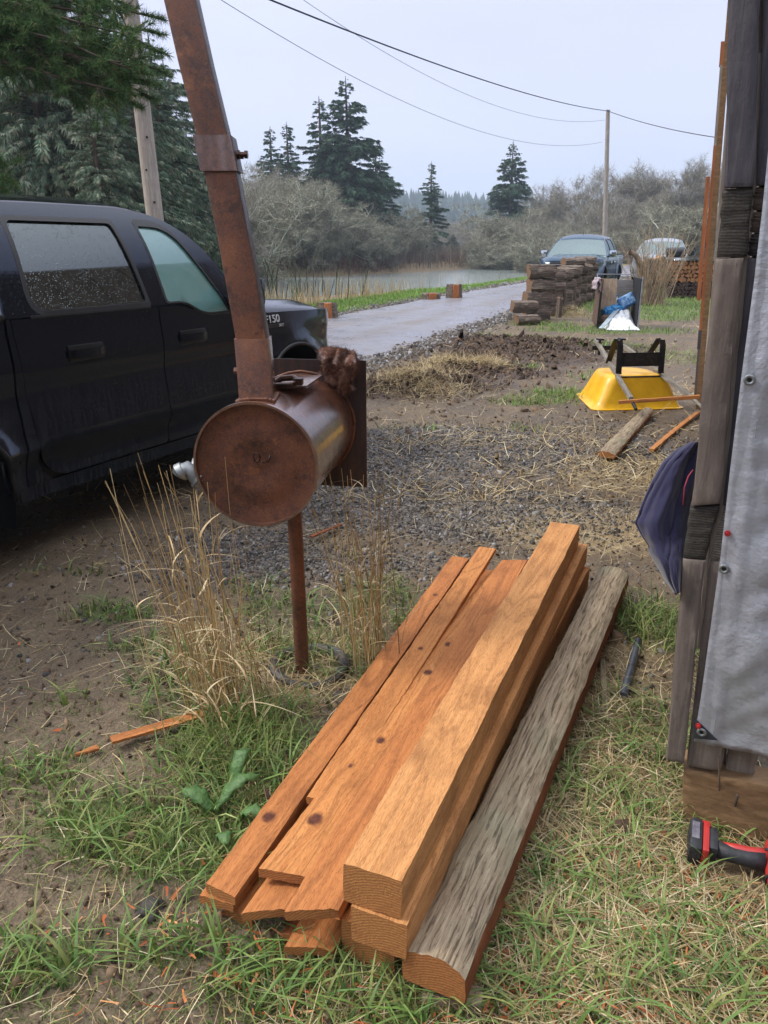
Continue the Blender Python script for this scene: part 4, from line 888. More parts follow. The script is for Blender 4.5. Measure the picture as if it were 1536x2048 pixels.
def board(name, label, cat, A_, B2, w_, h_, mats, knots=(), group=None, parent=None, roll=0, nx=150, rough=.0011, seed=0, taper=0, bow=0, dome=0, endcut=0, twist=0, up=(0, 0, 1)):
    """a sawn board from A_ to B2 (centre of its underside), width w_, thickness h_; own frame: x along, y across, z up"""
    A_ = Vector(A_); B2 = Vector(B2); x = B2-A_; L = x.length; x.normalize(); y = Vector(up).cross(x).normalized(); z = x.cross(y)
    Mx = Matrix((x, y, z)).transposed(); Mx = Mx @ Matrix.Rotation(roll, 3, 'X')
    nt_ = 18 if len(knots) else 10; nx = int(nx*1.6) if len(knots) else nx; ns_ = 3; per = []
    for q in range(nt_+1): per.append((-.5+q/nt_, 1, 't'))
    for q in range(1, ns_+1): per.append((.5, 1-q/ns_, 's'))
    for q in range(1, nt_+1): per.append((.5-q/nt_, 0, 'b'))
    for q in range(1, ns_): per.append((-.5, q/ns_, 's'))
    n = len(per); V = []; Gn = []; Kn = []
    XX, PY = np.meshgrid(np.arange(nx+1)/nx*L, np.array([q[0] for q in per]), indexing='ij'); PZ = np.array([q[1] for q in per])[None]+0*XX
    J1 = (vn(XX*60+seed, PY*40+PZ*17, seed)-.5)*rough*2; J2 = (vn(XX*9+seed, PY*6+PZ*5, seed+3)-.5)*rough*2.2; JE = .0016*vn(XX*30, seed+PZ*3, 7); JX = (vn(PY*30, PZ*30, seed)-.5)*.0012
    for i in range(nx+1):
        u = i/nx; xx = u*L
        for pi_, (py_, pz_, side) in enumerate(per):
            wl = w_*(1-taper*u); yy = py_*wl+bow*math.sin(u*math.pi); 
            zt = h_
            if dome and pz_ == 1 or dome and side == 's': zt = h_*(1-dome*(abs(py_)*2)**2.4)
            zz = pz_*zt
            ex = endcut*py_*w_ if i in (0,) else (endcut*.4*py_*w_ if i == nx else 0)
            j1 = J1[i, pi_]; j2 = J2[i, pi_]
            edge = JE[i, pi_] if (abs(py_) > .49 and pz_ in (0, 1)) else 0
            V.append((xx+ex+JX[i, pi_]*(i in (0, nx)), yy+math.copysign(1, py_)*(-edge)+(j1 if side == 's' else 0)+j2, zz+(j1+j2 if side != 's' else 0)-edge*(1 if pz_ == 1 else -1)))
            gy = yy; kn = 0
            for (kx, ky, kr) in knots:
                dx_ = (xx-kx); dy_ = yy-ky; fall = math.exp(-((dx_/(kr*4))**2+(dy_/(kr*1.6))**2)); gy -= (dy_)*fall*.92
                if pz_ == 1 or side == 's': kn = max(kn, min(1, max(0, 1.35-math.hypot(dx_/1.25, dy_)/kr*1.1)*2.2))
            Gn.append((xx, gy+seed*.37, zz+seed*.11)); Kn.append(kn)
    F_ = []; mi = []
    for i in range(nx):
        for j in range(n): F_.append((i*n+j, i*n+(j+1) % n, (i+1)*n+(j+1) % n, (i+1)*n+j)); mi.append(1 if (dome and (per[j][2] == 't' and per[(j+1) % n][2] == 't')) else 0)
    F_ += [tuple(reversed(range(n))), tuple(nx*n+j for j in range(n))]; mi += [len(mats)-1]*2
    me = bpy.data.meshes.new(name); me.from_pydata(V, [], F_); me.polygons.foreach_set('material_index', mi)
    a = me.attributes.new('grain', 'FLOAT_VECTOR', 'POINT'); a.data.foreach_set('vector', np.array(Gn, np.float32).ravel()); k = me.attributes.new('knot', 'FLOAT', 'POINT'); k.data.foreach_set('value', np.array(Kn, np.float32))
    bm = bmesh.new(); bm.from_mesh(me); bmesh.ops.recalc_face_normals(bm, faces=bm.faces[:]); bm.to_mesh(me); bm.free()
    o = link(name, me, mats, None, smooth=40)
    Mw = Matrix.Translation(A_) @ Mx.to_4x4()
    if parent is not None:
        o.parent = parent; o.matrix_local = pmat(parent).inverted() @ Mw
    else: o.matrix_world = Mw
    return meta(o, label, cat, group)
def wp(px, py, z): return Z(px, py, z)
TB = 'sawn timber lying on the grass'
def tb(name, label, near, far, z0, z1, w_, h_, mats, cat='board', **k):
    """near/far: pixel positions of the top face's centre line at its two ends"""
    n_ = Z(near[0], near[1], z0); f_ = Z(far[0], far[1], z1); n_.z -= h_; f_.z -= h_
    return board(name, label, cat, n_, f_, w_, h_, mats, **k)
tb('timber_beam', 'thick pale timber beam with wavy grain on top of the timber pile', (744, 1744), (1131, 1047), .345, .345, .142, .108, [BEAMW, BEAMW, ENDW], 'beam', group=TB, seed=1, knots=[], rough=.0014, nx=200)
tb('timber_beam', 'middle timber beam directly under the topmost pale beam', (757, 1832), (1148, 1085), .235, .235, .138, .1, [BEAMW, BEAMW, ENDW], 'beam', group=TB, seed=2)
tb('timber_beam', 'lowest timber beam of the three stacked beams, resting near the ground', (735, 1858), (1152, 1130), .133, .133, .138, .11, [BEAMW, BEAMW, ENDW], 'beam', group=TB, seed=3)
K = lambda *a: a
tb('cedar_board', 'leftmost cedar board with one big dark knot near its close end', (440, 1780), (921, 1114), .125, .10, .092, .028, [WOODR, WOODR, ENDR], group=TB, seed=4, knots=[(.28, .012, .018), (1.9, -.01, .012)], endcut=.15)
tb('cedar_board', 'cedar board underneath the leftmost knotty board', (432, 1800), (925, 1122), .095, .07, .1, .026, [WOODR, WOODR, ENDR], group=TB, seed=5, roll=R(-2))
tb('cedar_board', 'cedar board crossing on top whose square far end sticks up highest', (640, 1600), (975, 1095), .165, .21, .088, .025, [WOOD, WOOD, ENDR], group=TB, seed=6, knots=[(.9, .0, .01)])
tb('cedar_board', 'wide cedar board with a row of five dark knots', (565, 1745), (1022, 1130), .175, .17, .125, .028, [WOOD, WOOD, ENDR], group=TB, seed=7, knots=[(.2, .018, .02), (.45, .03, .009), (.6, -.0, .014), (1.05, .01, .016), (1.28, .012, .014), (2.3, -.03, .014)], endcut=-.2)
tb('cedar_board', 'cedar board sloping beside the topmost beam, its close end cut skewed', (625, 1820), (1030, 1120), .185, .19, .125, .028, [WOODR, WOODR, ENDR], group=TB, seed=8, roll=R(-6), endcut=-.35)
tb('cedar_board', 'rough textured cedar board low in the pile under the knotty one', (530, 1822), (985, 1140), .13, .1, .105, .024, [WOODR, WOODR, ENDR], group=TB, seed=9, roll=R(-8), endcut=-.4)
tb('cedar_board', 'lowest cedar board poking out towards the camera beneath the pile', (618, 1895), (1040, 1160), .07, .07, .115, .025, [WOODR, WOODR, ENDR], group=TB, seed=10, endcut=-.35, knots=[(.1, .03, .012)])
tb('cedar_strip', 'narrow bark edged strip beside the lowest board of the pile', (577, 1868), (960, 1170), .06, .05, .035, .03, [WETW, WETW, ENDR], group=TB, seed=11)
tb('cedar_board', 'short end of a cedar board showing under the left boards', (475, 1826), (900, 1160), .05, .05, .09, .03, [WOODR, WOODR, ENDR], group=TB, seed=12, endcut=.2)
t = NT('weathered_bark_wood'); g = t.attr('grain'); mp = t.n.new('ShaderNodeMapping'); mp.inputs['Scale'].default_value = (5, 75, 75); t.l.new(g.outputs['Vector'], mp.inputs[0]); mp2 = t.n.new('ShaderNodeMapping'); mp2.inputs['Scale'].default_value = (2.0, 26, 26); t.l.new(g.outputs['Vector'], mp2.inputs[0])
n = t.noise(mp.outputs[0], 1.5, 7, .7, .5); n2 = t.noise(mp2.outputs[0], 1, 4, .6, .3); n3 = t.noise(t.coords('Object'), 90, 3, .6); n5 = t.noise(t.coords('Object'), 3.5, 3)
col = t.ramp(n, [(.27, '#4a3a2b'), (.4, '#7b6a54'), (.55, '#96866e'), (.7, '#b3a68c')]); col = t.mix(t.mr(n2, .55, .75, 0, .6), col, '#6b4f3a'); col = t.mix(t.mr(n3, .6, .72, 0, .5), col, '#4c463c'); col = t.mix(t.mr(n5, .5, .7, 0, .35), col, '#7c8268')
crk = t.mr(n, .34, .44, 0, 1)
t.set(col=col, rough=.85, normal=t.bump(crk, .75, .006, t.bump(n3, .35, .003))); GREYW = t.mat
tb('slab_log', 'grey weathered half round log slab with an orange sawn side, right of the beams', (868, 1915), (1228, 1133), .165, .165, .15, .10, [WETW, GREYW, ENDR], 'log', seed=13, dome=.28, rough=.0022, nx=180)
tb('wood_block', 'thin grey board under the close end of the log slab', (846, 1975), (965, 1992), .045, .045, .05, .03, [GREYW, GREYW, GREYW], 'wood block', seed=14, nx=20)
tb('wooden_stake', 'thin grey pointed stake lying between the log slab and the black pipe', (1212, 1440), (1205, 1318), .03, .03, .022, .018, [GREYW, GREYW, GREYW], 'stake', seed=15, nx=20)
# small pieces on the ground
def splinter(name, label, a, b, w_, h_, mats, z=.02, **k): return tb(name, label, a, b, z, z, w_, h_, mats, 'wood offcut', **k)
splinter('cedar_offcut', 'orange cedar offcut lying in the grass left of the dry stalks', (405, 1425), (222, 1478), .05, .012, [WOODR, WOODR, ENDR], .035, seed=16, nx=30, taper=.2)
splinter('cedar_offcut', 'small pointed cedar splinter in the mud at the left end of the offcut', (196, 1492), (150, 1508), .03, .01, [WOODR, WOODR, ENDR], .025, seed=17, nx=10, taper=.6)
splinter('cedar_strip', 'small red brown wood strip on the ground behind the barrel', (622, 1072), (682, 1047), .028, .01, [WETW, WETW, WETW], .03, seed=18, nx=10)
ra = Z(1184, 1755, .0)
def rock(name, label, p, s, mat, seed=0):
    bm = bmesh.new(); bmesh.ops.create_icosphere(bm, subdivisions=3, radius=1)
    for v in bm.verts: v.co = Vector((v.co.x*s[0], v.co.y*s[1], v.co.z*s[2]))*(.8+.4*mnoise.noise(v.co*1.4+Vector((seed, 0, 0))))
    me = bpy.data.meshes.new(name); bm.to_mesh(me); bm.free(); o = link(name, me, mat, None, smooth=True); o.location = p; return meta(o, label, 'stone')
rock('stone', 'pale brown flat stone in the dead grass right of the log slab', Z(1098, 1785, .01), (.028, .04, .014), simple('pale_stone', '#9a8570', '#b9a58c', 18, .8), 3)
rock('clod', 'dark grey clod of earth in the grass at the lower left', Z(300, 1818, .012), (.04, .045, .028), simple('wet_clod', '#2e2a26', '#4a443d', 30, .7, bump=.6), 5)
rock('cedar_chunk', 'chunk of orange cedar bark beside the close end of the log slab', Z(1005, 1912, .015), (.05, .025, .02), simple('bark_chunk', '#7a4830', '#a8694a', 40, .9, bump=.7), 8)
# black pipe
mb = MB(); pA = Z(1247, 1390, .03); pB = Z(1277, 1282, .03); mb.cyl(pA, pB, .0165, 20); o_ = (pA-pB).normalized(); mb.cyl(pA-o_*.002, pA+o_*.014, .0185, 20)
meta(mb.build('plastic_pipe', simple('dusty_black_plastic', '#1c1f24', '#4b4f55', 12, .4, bump=.1), smooth=40), 'short black plastic pipe lying in the grass by the shed', 'pipe')

# ------------------------------------------------------------------ dry stalks and dock
def stalks(name, label, px, py, spread, n, h0, h1, leanx, extra=(), seed=0, leafn=40):
    r = np.random.default_rng(seed); c0 = G(px, py); base = thing(name, label, 'dry grass', (c0.x, c0.y, 0)); paths = []; LP = []; Ld = []
    for i in range(n):
        x = c0.x+r.normal(0, spread); y = c0.y+r.normal(0, spread*.8); h = r.uniform(h0, h1); l = np.array([leanx+r.normal(0, .13), r.normal(0, .12), 1.0])
        us = np.linspace(0, 1, 7); bend = r.normal(0, .05, 2)
        P = np.stack([x+l[0]*h*us*.6+bend[0]*h*us**2*1.5, y+l[1]*h*us*.6+bend[1]*h*us**2*1.5, h*us], -1); rad = r.uniform(.0009, .0019)
        paths.append((P, np.linspace(rad*1.3, rad*.7, 7)))
        for q in range(r.poisson(leafn/n)): u = r.uniform(.15, .95); k = min(5, int(u*6)); LP.append(P[k]*(1-(u*6-k))+P[k+1]*(u*6-k))
    v, f = quads_tube(paths, 4); V1 = v; F1 = f; C1 = np.repeat(pal(len(paths), ['#d6bb86', '#c2a371', '#e2cc9c', '#a58a60', '#cfb07a'], .2), 28, 0)
    LP = np.array(LP); m = len(LP)
    # leaves: ribbons that arc over and curl
    v2, f2, c2 = blades(LP, r.uniform(.05, .16, m), r.uniform(.004, .009, m), r.uniform(0, 6.28, m), r.uniform(.9, 2.1, m), pal(m, ['#d3b98a', '#c2a577', '#e2cfa6', '#b39568']), 7, pal(m, ['#e6d4b0', '#cdb183']), curl=.6)
    link('stems', mesh_np(V1, F1, C1), DRY, base, smooth=True); link('leaves', mesh_np(v2, f2, c2), DRY, base, smooth=True)
    return base
stalks('dry_grass_clump', 'tall dry tan grass stalks standing left of the barrel post', 450, 1420, .075, 78, .45, 1.02, -.26, seed=3, leafn=80)
stalks('dry_grass_clump', 'dry tan grass stalks with curled leaves standing right of the barrel post', 735, 1330, .06, 48, .45, .88, -.02, seed=4, leafn=70)
stalks('dry_grass_clump', 'low broken dry grass stalks between the offcut and the post', 470, 1440, .1, 26, .15, .4, -.2, seed=5, leafn=60)
def dock():
    base = G(430, 1640); t_ = thing('dock_plant', 'broad leaved green dock plant beside the leftmost board', 'plant', base); r = np.random.default_rng(5)
    DM = simple('dock_leaf', '#3e5c30', '#5c7d45', 22, .42, bump=.9, bscale=70, bdist=.006, spec=.4)
    for (tx, ty, L, wd, el_) in [(365, 1590, .15, .062, .1), (520, 1555, .17, .055, .35), (530, 1640, .1, .05, .2), (455, 1700, .08, .045, .1), (500, 1500, .12, .05, .5)]:
        tip = Z(tx, ty, .05+el_*.12); d = Vector((tip.x-base.x, tip.y-base.y, 0)); d.normalize(); s = Vector((-d.y, d.x, 0)); rows = []
        st = base+Vector((0, 0, .01)); ln = (Vector((tip.x, tip.y, 0))-Vector((base.x, base.y, 0))).length
        for i in range(13):
            u = i/12; c_ = st+d*(ln-L+L*u if ln > L else ln*u)+Vector((0, 0, .03+tip.z*math.sin(min(1, u*1.1)*2.2)*.9)); wv_ = wd*(math.sin(math.pi*(u*.93+.05))**.7)*.5
            rows.append([c_+s*wv_*k+Vector((0, 0, -.01*k*k+.009*abs(k)*math.sin(i*1.9+k))) for k in (-1, -.6, -.25, 0, .25, .6, 1)])
            
        o = MB().grid(rows).build('leaf', DM, t_, smooth=True); solid(o, .0008, 0)
        mb = MB(); mb.tube([st, st+d*max(.01, ln-L)*.5+Vector((0, 0, .03)), rows[0][3], rows[6][3]+Vector((0, 0, -.001))], [.003, .0028, .0022, .0012], 6); mb.build('stalk', simple('dock_stalk', '#8a9a5a', '#a5b070', 30, .5), o, world=True, smooth=True)
dock()
# ------------------------------------------------------------------ pickups
from mathutils.geometry import delaunay_2d_cdt
def rpoly(pts, r=.05, k=5):
    out = []; n = len(pts); P = [Vector((*p[:2],)) for p in pts]; rs = [p[2] if len(p) > 2 else r for p in pts]
    for i in range(n):
        a, b, c = P[i-1], P[i], P[(i+1) % n]; d1 = (a-b); d2 = (c-b); rr_ = min(rs[i], d1.length*.49, d2.length*.49)
        if rr_ < .002: out.append(b); continue
        p1 = b+d1.normalized()*rr_; p2 = b+d2.normalized()*rr_
        for q in range(k+1): u = q/k; out.append(p1*(1-u)**2+b*2*u*(1-u)+p2*u*u)
    return out
def inpoly(x, y, P):
    c = False; n = len(P)
    for i in range(n):
        (ax, ay), (bx, by) = P[i], P[(i+1) % n]
        if (ay > y) != (by > y) and x < (bx-ax)*(y-ay)/(by-ay)+ax: c = not c
    return c
def tri2d(outer, holes=(), step=.07):
    pts = []; edges = []
    for L in [outer]+list(holes):
        # refine edges
        Q = []
        for i in range(len(L)):
            a, b = Vector(L[i]), Vector(L[(i+1) % len(L)]); m = max(1, int((b-a).length/step)); Q += [a+(b-a)*(q/m) for q in range(m)]
        b0 = len(pts); pts += Q; edges += [(b0+i, b0+(i+1) % len(Q)) for i in range(len(Q))]
    A_ = np.array([tuple(p) for p in pts]); x0, y0 = A_.min(0); x1, y1 = A_.max(0)
    for x in np.arange(x0+step/2, x1, step):
        for y in np.arange(y0+step/2, y1, step):
            if np.hypot(A_[:, 0]-x, A_[:, 1]-y).min() > step*.45 and inpoly(x, y, outer): pts.append(Vector((x, y)))
    v, e, f, _, _, _ = delaunay_2d_cdt(pts, edges, [], 0, 1e-5)
    F_ = []
    for t_ in f:
        cx = sum(v[i].x for i in t_)/len(t_); cy = sum(v[i].y for i in t_)/len(t_)
        if inpoly(cx, cy, outer) and not any(inpoly(cx, cy, h) for h in holes): F_.append(tuple(t_))
    return v, F_
def paint_mat(name, c1, dirt='#3a332b', dirtamt=.35, drops=1.0, rough=.1, metal=.0, tint=(1, 1, 1)):
    t = NT(name); c = t.coords('Object'); s = t.n.new('ShaderNodeSeparateXYZ'); t.l.new(c, s.inputs[0])
    streak = t.noise(t.coords('Object', (34, 34, 1.3)), 1.6, 5, .65); n = t.noise(c, 3, 5, .6); dots = t.voro(c, 75, 'F1'); big = t.noise(c, 9, 3)
    dd = t.mr(dots, .0, .26, 1, 0); dsel = t.mr(t.noise(c, 40, 2), .42, .52, 0, 1); drop = t.math('MULTIPLY', dd, dsel)
    low = t.mr(s.outputs[2], 1.15, .45, .15, 1.0)
    film = t.math('MULTIPLY', low, t.mr(streak, .46, .54, 0, 1))
    col = t.mix(t.math('MULTIPLY', film, dirtamt), c1, dirt)
    rg_ = t.math('ADD', t.math('MULTIPLY', film, .1), t.mr(n, .3, .7, rough, rough+.08))
    t.set(col=col, rough=rg_, metal=metal, coat=0, spec=.55, normal=t.bump(drop, .35*drops, .003, t.bump(streak, .12, .004)))
    t.p.inputs['Specular Tint'].default_value = (*tint, 1)
    return t.mat
def glass_mat(name, tint, opac, rough=.03, drops=.5, gl='#e8f4f6', fog_sky=0.0, fog_sky_col='#9fb4b4'):
    """window glass: a see-through tinted pane with a reflecting, rain-dotted face"""
    t = NT(name); c = t.coords('Object'); dots = t.voro(c, 90, 'F1'); dd = t.mr(dots, .0, .3, 1, 0); dsel = t.mr(t.noise(c, 35, 2), .45, .55, 0, 1); drop = t.math('MULTIPLY', dd, dsel)
    nb = t.bump(drop, drops, .004)
    tr = t.n.new('ShaderNodeBsdfTransparent'); tr.inputs[0].default_value = (*lin(tint), 1)
    gs = t.n.new('ShaderNodeBsdfGlossy'); gs.inputs['Roughness'].default_value = rough; gs.inputs[0].default_value = (*lin(gl), 1); t.l.new(nb, gs.inputs['Normal'])
    df = t.n.new('ShaderNodeBsdfDiffuse'); df.inputs[0].default_value = (*lin(fog_sky_col), 1)
    fr = t.n.new('ShaderNodeFresnel'); fr.inputs[0].default_value = 1.5; t.l.new(nb, fr.inputs['Normal'])
    m1 = t.n.new('ShaderNodeMixShader'); t.l.new(t.math('MAXIMUM', fr.outputs[0], opac), m1.inputs[0]); t.l.new(tr.outputs[0], m1.inputs[1]); t.l.new(gs.outputs[0], m1.inputs[2])
    m2 = t.n.new('ShaderNodeMixShader'); t.l.new(t.math('MAXIMUM', t.math('MULTIPLY', drop, .22), fog_sky), m2.inputs[0]); t.l.new(m1.outputs[0], m2.inputs[1]); t.l.new(df.outputs[0], m2.inputs[2])
    t.l.new(m2.outputs[0], t.out.inputs[0]); return t.mat
TYRE = simple('tyre_rubber', '#17181a', '#2b2a28', 12, .75, bump=.3); RIM = simple('alloy_rim', '#8d9094', '#a9acb0', 5, .3, .8, 0); BLACKP = simple('black_trim', '#0d0e10', '#17181a', 20, .45, bump=.1)
CHROME = simple('chrome', '#c9ced4', '#dfe3e8', 3, .08, 1, 0); DARKIN = simple('dark_interior', '#141518', '#1f2023', 10, .8, bump=0); AMBER = simple('amber_lens', '#c76a1a', '#d98030', 10, .15, bump=0); LENS = simple('clear_lens', '#b9c2c9', '#dfe6ea', 20, .08, .2, 0); WHITEP = simple('white_badge', '#d5d8dc', '#e6e8ea', 5, .3, .4, 0)
def pickup(label, loc, rz, pit, paint, glassf, glassr, P, badge=False, group=None, detail=True, scale=1.0):
    T = thing('pickup_truck', label, 'pickup', loc, (0, 0, 0), group); T.rotation_euler = (Matrix.Rotation(rz, 3, 'Z') @ Matrix.Rotation(pit, 3, 'Y')).to_euler(); T.scale = (scale,)*3
    xf, xr, xc, xt = P['front_axle'], P['rear_axle'], P['cab_end'], P['tail']; wr = .41; zb = P.get('belt', 1.29); rt = P.get('roof', 1.83); zf = P.get('fender', 1.19)
    dx = P.get('split', -2.68); ra = .505
    def hw(x, z):
        w_ = 1.0-.022*float(sst(1.02, 1.28, z))-.04*float(sst(.64, .54, z))+.012*math.exp(-((z-.655)/.03)**2)-.02*math.exp(-((z-.93)/.1)**2)
        if x > -.75: w_ -= .24*((x+.75)/.75)**2.4
        for ax in (xf, xr):
            d = math.hypot(x-ax, z-.43); w_ += .045*math.exp(-((d-.52)/.075)**2)
        if z > zb: w_ = w_-(z-zb)*.36-.10*max(0, (z-zb)/(rt-zb))**4
        if x < xc-.02 and z > 1.1: w_ -= .01
        return w_
    def panel(name, outer, mat, par, side, holes=(), off=0, th=.02, step=.07, smooth=True):
        v, f = tri2d([tuple(p) for p in outer], [[tuple(p) for p in h] for h in holes], step)
        def nrm(x, z):
            e_ = .004; gx = (hw(x+e_, z)-hw(x-e_, z))/(2*e_); gz_ = (hw(x, z+e_)-hw(x, z-e_))/(2*e_); return Vector((-gx, side, -gz_)).normalized()
        V = [Vector((p.x, side*(hw(p.x, p.y)+off), p.y)) for p in v]; N_ = [nrm(p.x, p.y) for p in v]; F_ = []
        for t_ in f:
            n_ = (V[t_[1]]-V[t_[0]]).cross(V[t_[2]]-V[t_[0]]); F_.append(t_ if n_.y*side > 0 else tuple(reversed(t_)))
        if th:
            cnt = {}
            for t_ in F_:
                for q in range(3):
                    a_, b_ = t_[q], t_[(q+1) % 3]; cnt[(a_, b_)] = 1
            for (a_, b_) in [k for k in cnt if (k[1], k[0]) not in cnt]:
                d_ = (V[b_]-V[a_]); n_ = d_.cross(N_[a_]); n_.normalize(); b0 = len(V); inn = Vector((0, -side*th, 0))
                V += [V[a_], V[b_], V[b_]+inn, V[a_]+inn]; N_ += [(n_+N_[a_]*.8).normalized(), (n_+N_[b_]*.8).normalized(), n_, n_]; F_.append((b0+1, b0, b0+3, b0+2))
        me = bpy.data.meshes.new(name); me.from_pydata([tuple(p) for p in V], [], F_)
        o = link(name, me, mat, par, world=False, smooth=True); me.normals_split_custom_set_from_vertices([tuple(n_) for n_ in N_])
        return o
    def arc(ax, a0, a1, r=ra, n=16): return [(ax+r*math.cos(R(a0+(a1-a0)*q/n)), .43+r*math.sin(R(a0+(a1-a0)*q/n))) for q in range(n+1)]
    zk = .40; apx, apt = P['a_base'], P['a_top']; rre = P['roof_end']; g = .006
    M3 = Matrix.Identity(3); HZ = P.get('handle_z', 1.04)
    CURV = rpoly([(apt-.9, rt, 0), (apt, rt, .42), (apx, zb-.085, 0)], 0, 14)
    cx_ = np.array([p.x for p in CURV]); cz_ = np.array([p.y for p in CURV]); xs_ = apt+.10
    def zo(x): return float(np.interp(x, cx_, cz_))
    for side in (-1, 1):
        det = detail
        # fender with wheel arch
        fo = [(-1.62+g, zk+.02, 0), (xf-ra-.0, zk+.02, 0)]; fo = [Vector((-1.56, zk+.05)), Vector((xf-ra-.01, zk+.05))]+[Vector(p) for p in arc(xf, 184, -2)]+[Vector((-.02, .46)), Vector((-.02, 1.02)), Vector((-.06, 1.10)), Vector((-.25, zf-.02)), Vector((-1.0, zf+.005)), Vector((-1.56, zf+.02))]
        fend = panel('fender', fo, paint, T, side)
        # front door
        d1 = rpoly([(dx+g, zk+.06, .03), (-1.57-g, zk+.06, .03), (-1.57-g, 1.15, .02), (-1.66, zb-.09, .05), (-1.95, zb-.09, .1), (-2.14, zb-.01, .1), (dx+g, zb-.005, 0)])
        fd = panel('door', d1, paint, T, side)
        d2 = rpoly([(xc+.075, zk+.20, .1), (xc+.19, zk+.06, .1), (dx-g, zk+.06, .03), (dx-g, zb-.005, 0), (xc+.03, zb-.005, 0)])
        rd = panel('door', d2, paint, T, side)
        # cab corner behind the rear door and pillars with window openings
        wf = rpoly([(dx+.08, zb+.012, .03), (dx+.09, rt-.075, .03), (apt-.10, rt-.085, .3), (-1.70, zb-.05, .03), (-1.66, zb-.085, .02), (-1.95, zb-.085, .1), (-2.14, zb+.012, .1)])
        wr_ = rpoly([(xc+.16, zb+.012, .12), (xc+.24, rt-.075, .04), (dx-.10, rt-.075, .03), (dx-.07, zb+.012, .03)])
        go = [Vector((xc, zb-.0)), Vector((xc+.05, (zb+rt)/2)), Vector((xc+.10, rt))]+CURV+[ Vector((-1.6, zb-.088)), Vector((-1.95, zb-.088)), Vector((-2.14, zb)), Vector((-2.4, zb))]
        gh = panel('cab_frame', go, paint, T, side, holes=[wf, wr_])
        cpost = panel('cab_corner', [Vector(q) for q in [(xc, zk+.05), (xc+.16, zk+.05), (xc+.10, zk+.10), (xc+.074, zk+.17), (xc+.068, zk+.26), (xc+.024, zb-.004), (xc, zb-.004)]], paint, T, side)
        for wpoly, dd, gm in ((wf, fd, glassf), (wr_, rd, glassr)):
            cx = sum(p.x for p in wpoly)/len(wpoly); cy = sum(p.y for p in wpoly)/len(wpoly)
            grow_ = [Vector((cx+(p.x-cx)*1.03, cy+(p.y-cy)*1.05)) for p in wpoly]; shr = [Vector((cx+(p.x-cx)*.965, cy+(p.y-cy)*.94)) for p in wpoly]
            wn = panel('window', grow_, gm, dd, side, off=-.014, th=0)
            panel('window_seal', grow_, BLACKP, wn, side, holes=[shr], off=.002, th=.012)
            panel('belt_trim', rpoly([(min(p.x for p in wpoly)-.03, min(p.y for p in wpoly if abs(p.x-cx) < 2)-.02, .005), (max(p.x for p in wpoly if p.y > zb-.02 and p.y < zb+.03 or True)-(.0), min(p.y for p in wpoly)-.02, .005), (max(p.x for p in wpoly), min(p.y for p in wpoly)-.005, .005), (min(p.x for p in wpoly)-.03, min(p.y for p in wpoly)-.005, .005)]), BLACKP, dd, side, off=.006, th=.01) if wpoly is wr_ else None
        for hx, dd in ((dx+.28, fd), (dx-.62, rd)):
            yy = side*(hw(hx, HZ)); h_ = MB(); sec = [(.012, -.02), (.03, -.017), (.034, 0), (.03, .017), (.012, .02)]
            h_.box((hx, yy-side*.002, HZ), (.25, .02, .088), None, 0, .009); h0 = h_.build('handle_recess', BLACKP, dd, False, 40)
            h_ = MB(); h_.sweep([(a_*1.1, b_) for a_, b_ in [(-.008, -.022), (.010, -.02), (.016, 0), (.010, .02), (-.008, .022)]], [(hx-.125+.25*q/8, yy+side*(.006+.034*math.sin(math.pi*q/8)**.5), HZ) for q in range(9)]); h_.build('handle', P.get('handle', paint), dd, False, 40)
        # rocker and lower door trim
        rk = [Vector((xr+ra+.06, zk-.03)), Vector((xf-ra-.03, zk-.03)), Vector((xf-ra-.02, zk+.045)), Vector((-1.7, zk+.045)), Vector((xr+ra+.05, zk+.045))]
        panel('rocker', rk, P.get('rocker', paint), T, side, off=-.012)
        # bed side
        bo = [Vector((xc-.015, zk+.45)), Vector((xr+ra*.98, .53))]; bo = [Vector((xc-.015, .62 if xr+ra > xc else .46))]
        if xr+ra <= xc-.05: bo = [Vector((xc-.015, .44)), Vector((xr+ra+.01, .44))]+[Vector(p) for p in arc(xr, 0, 180)]
        else:
            q0 = math.degrees(math.acos(min(1, max(-1, (xc-.015-xr)/ra)))); bo = [Vector(p) for p in arc(xr, q0, 180)]
        bo += [Vector((xt+.02, .46)), Vector((xt, .6)), Vector((xt, zb+.0)), Vector((xc-.015, zb+.0))]
        bd = panel('bed_side', bo, paint, T, side, th=.05)
        if xr+ra > xc: panel('sill_corner', [Vector((xc-.01, .9)), Vector((xc+.07, .9)), Vector((xc+.09, .70)), Vector((xr+ra+.06, zk+.045)), Vector((xr+ra+.04, zk-.03))]+[Vector(p) for p in arc(xr, 2, q0)], paint, T, side)
        b_ = MB(); b_.bar((xc-.02, side*.97, zb+.012), (xt, side*.97, zb+.012), .07, .03, bev=.01); b_.build('rail_cap', BLACKP, bd, False)
        # wheels
        for ax in (xf, xr):
            w_ = thing('wheel', None, None); w_.parent = T; w_.location = (ax, side*.84, wr)
            tb_ = MB(); prof = [(.24, -.10), (.27, -.12), (.36, -.135), (.405, -.12), (.41, -.06), (.41, 0), (.41, .06), (.405, .12), (.36, .135), (.27, .12), (.24, .10)]
            tb_.grid([[(r_*math.cos(a), o_, r_*math.sin(a)) for r_, o_ in prof] for a in np.linspace(0, 2*math.pi, 41)]); tb_.build('tyre', TYRE, w_, False, 40)
            rm = MB(); rm.grid([[(r_*math.cos(a), side*o_, r_*math.sin(a)) for r_, o_ in [(.245, .10), (.235, .11), (.225, .07), (.2, .02), (.05, .0)]] for a in np.linspace(0, 2*math.pi, 41)])
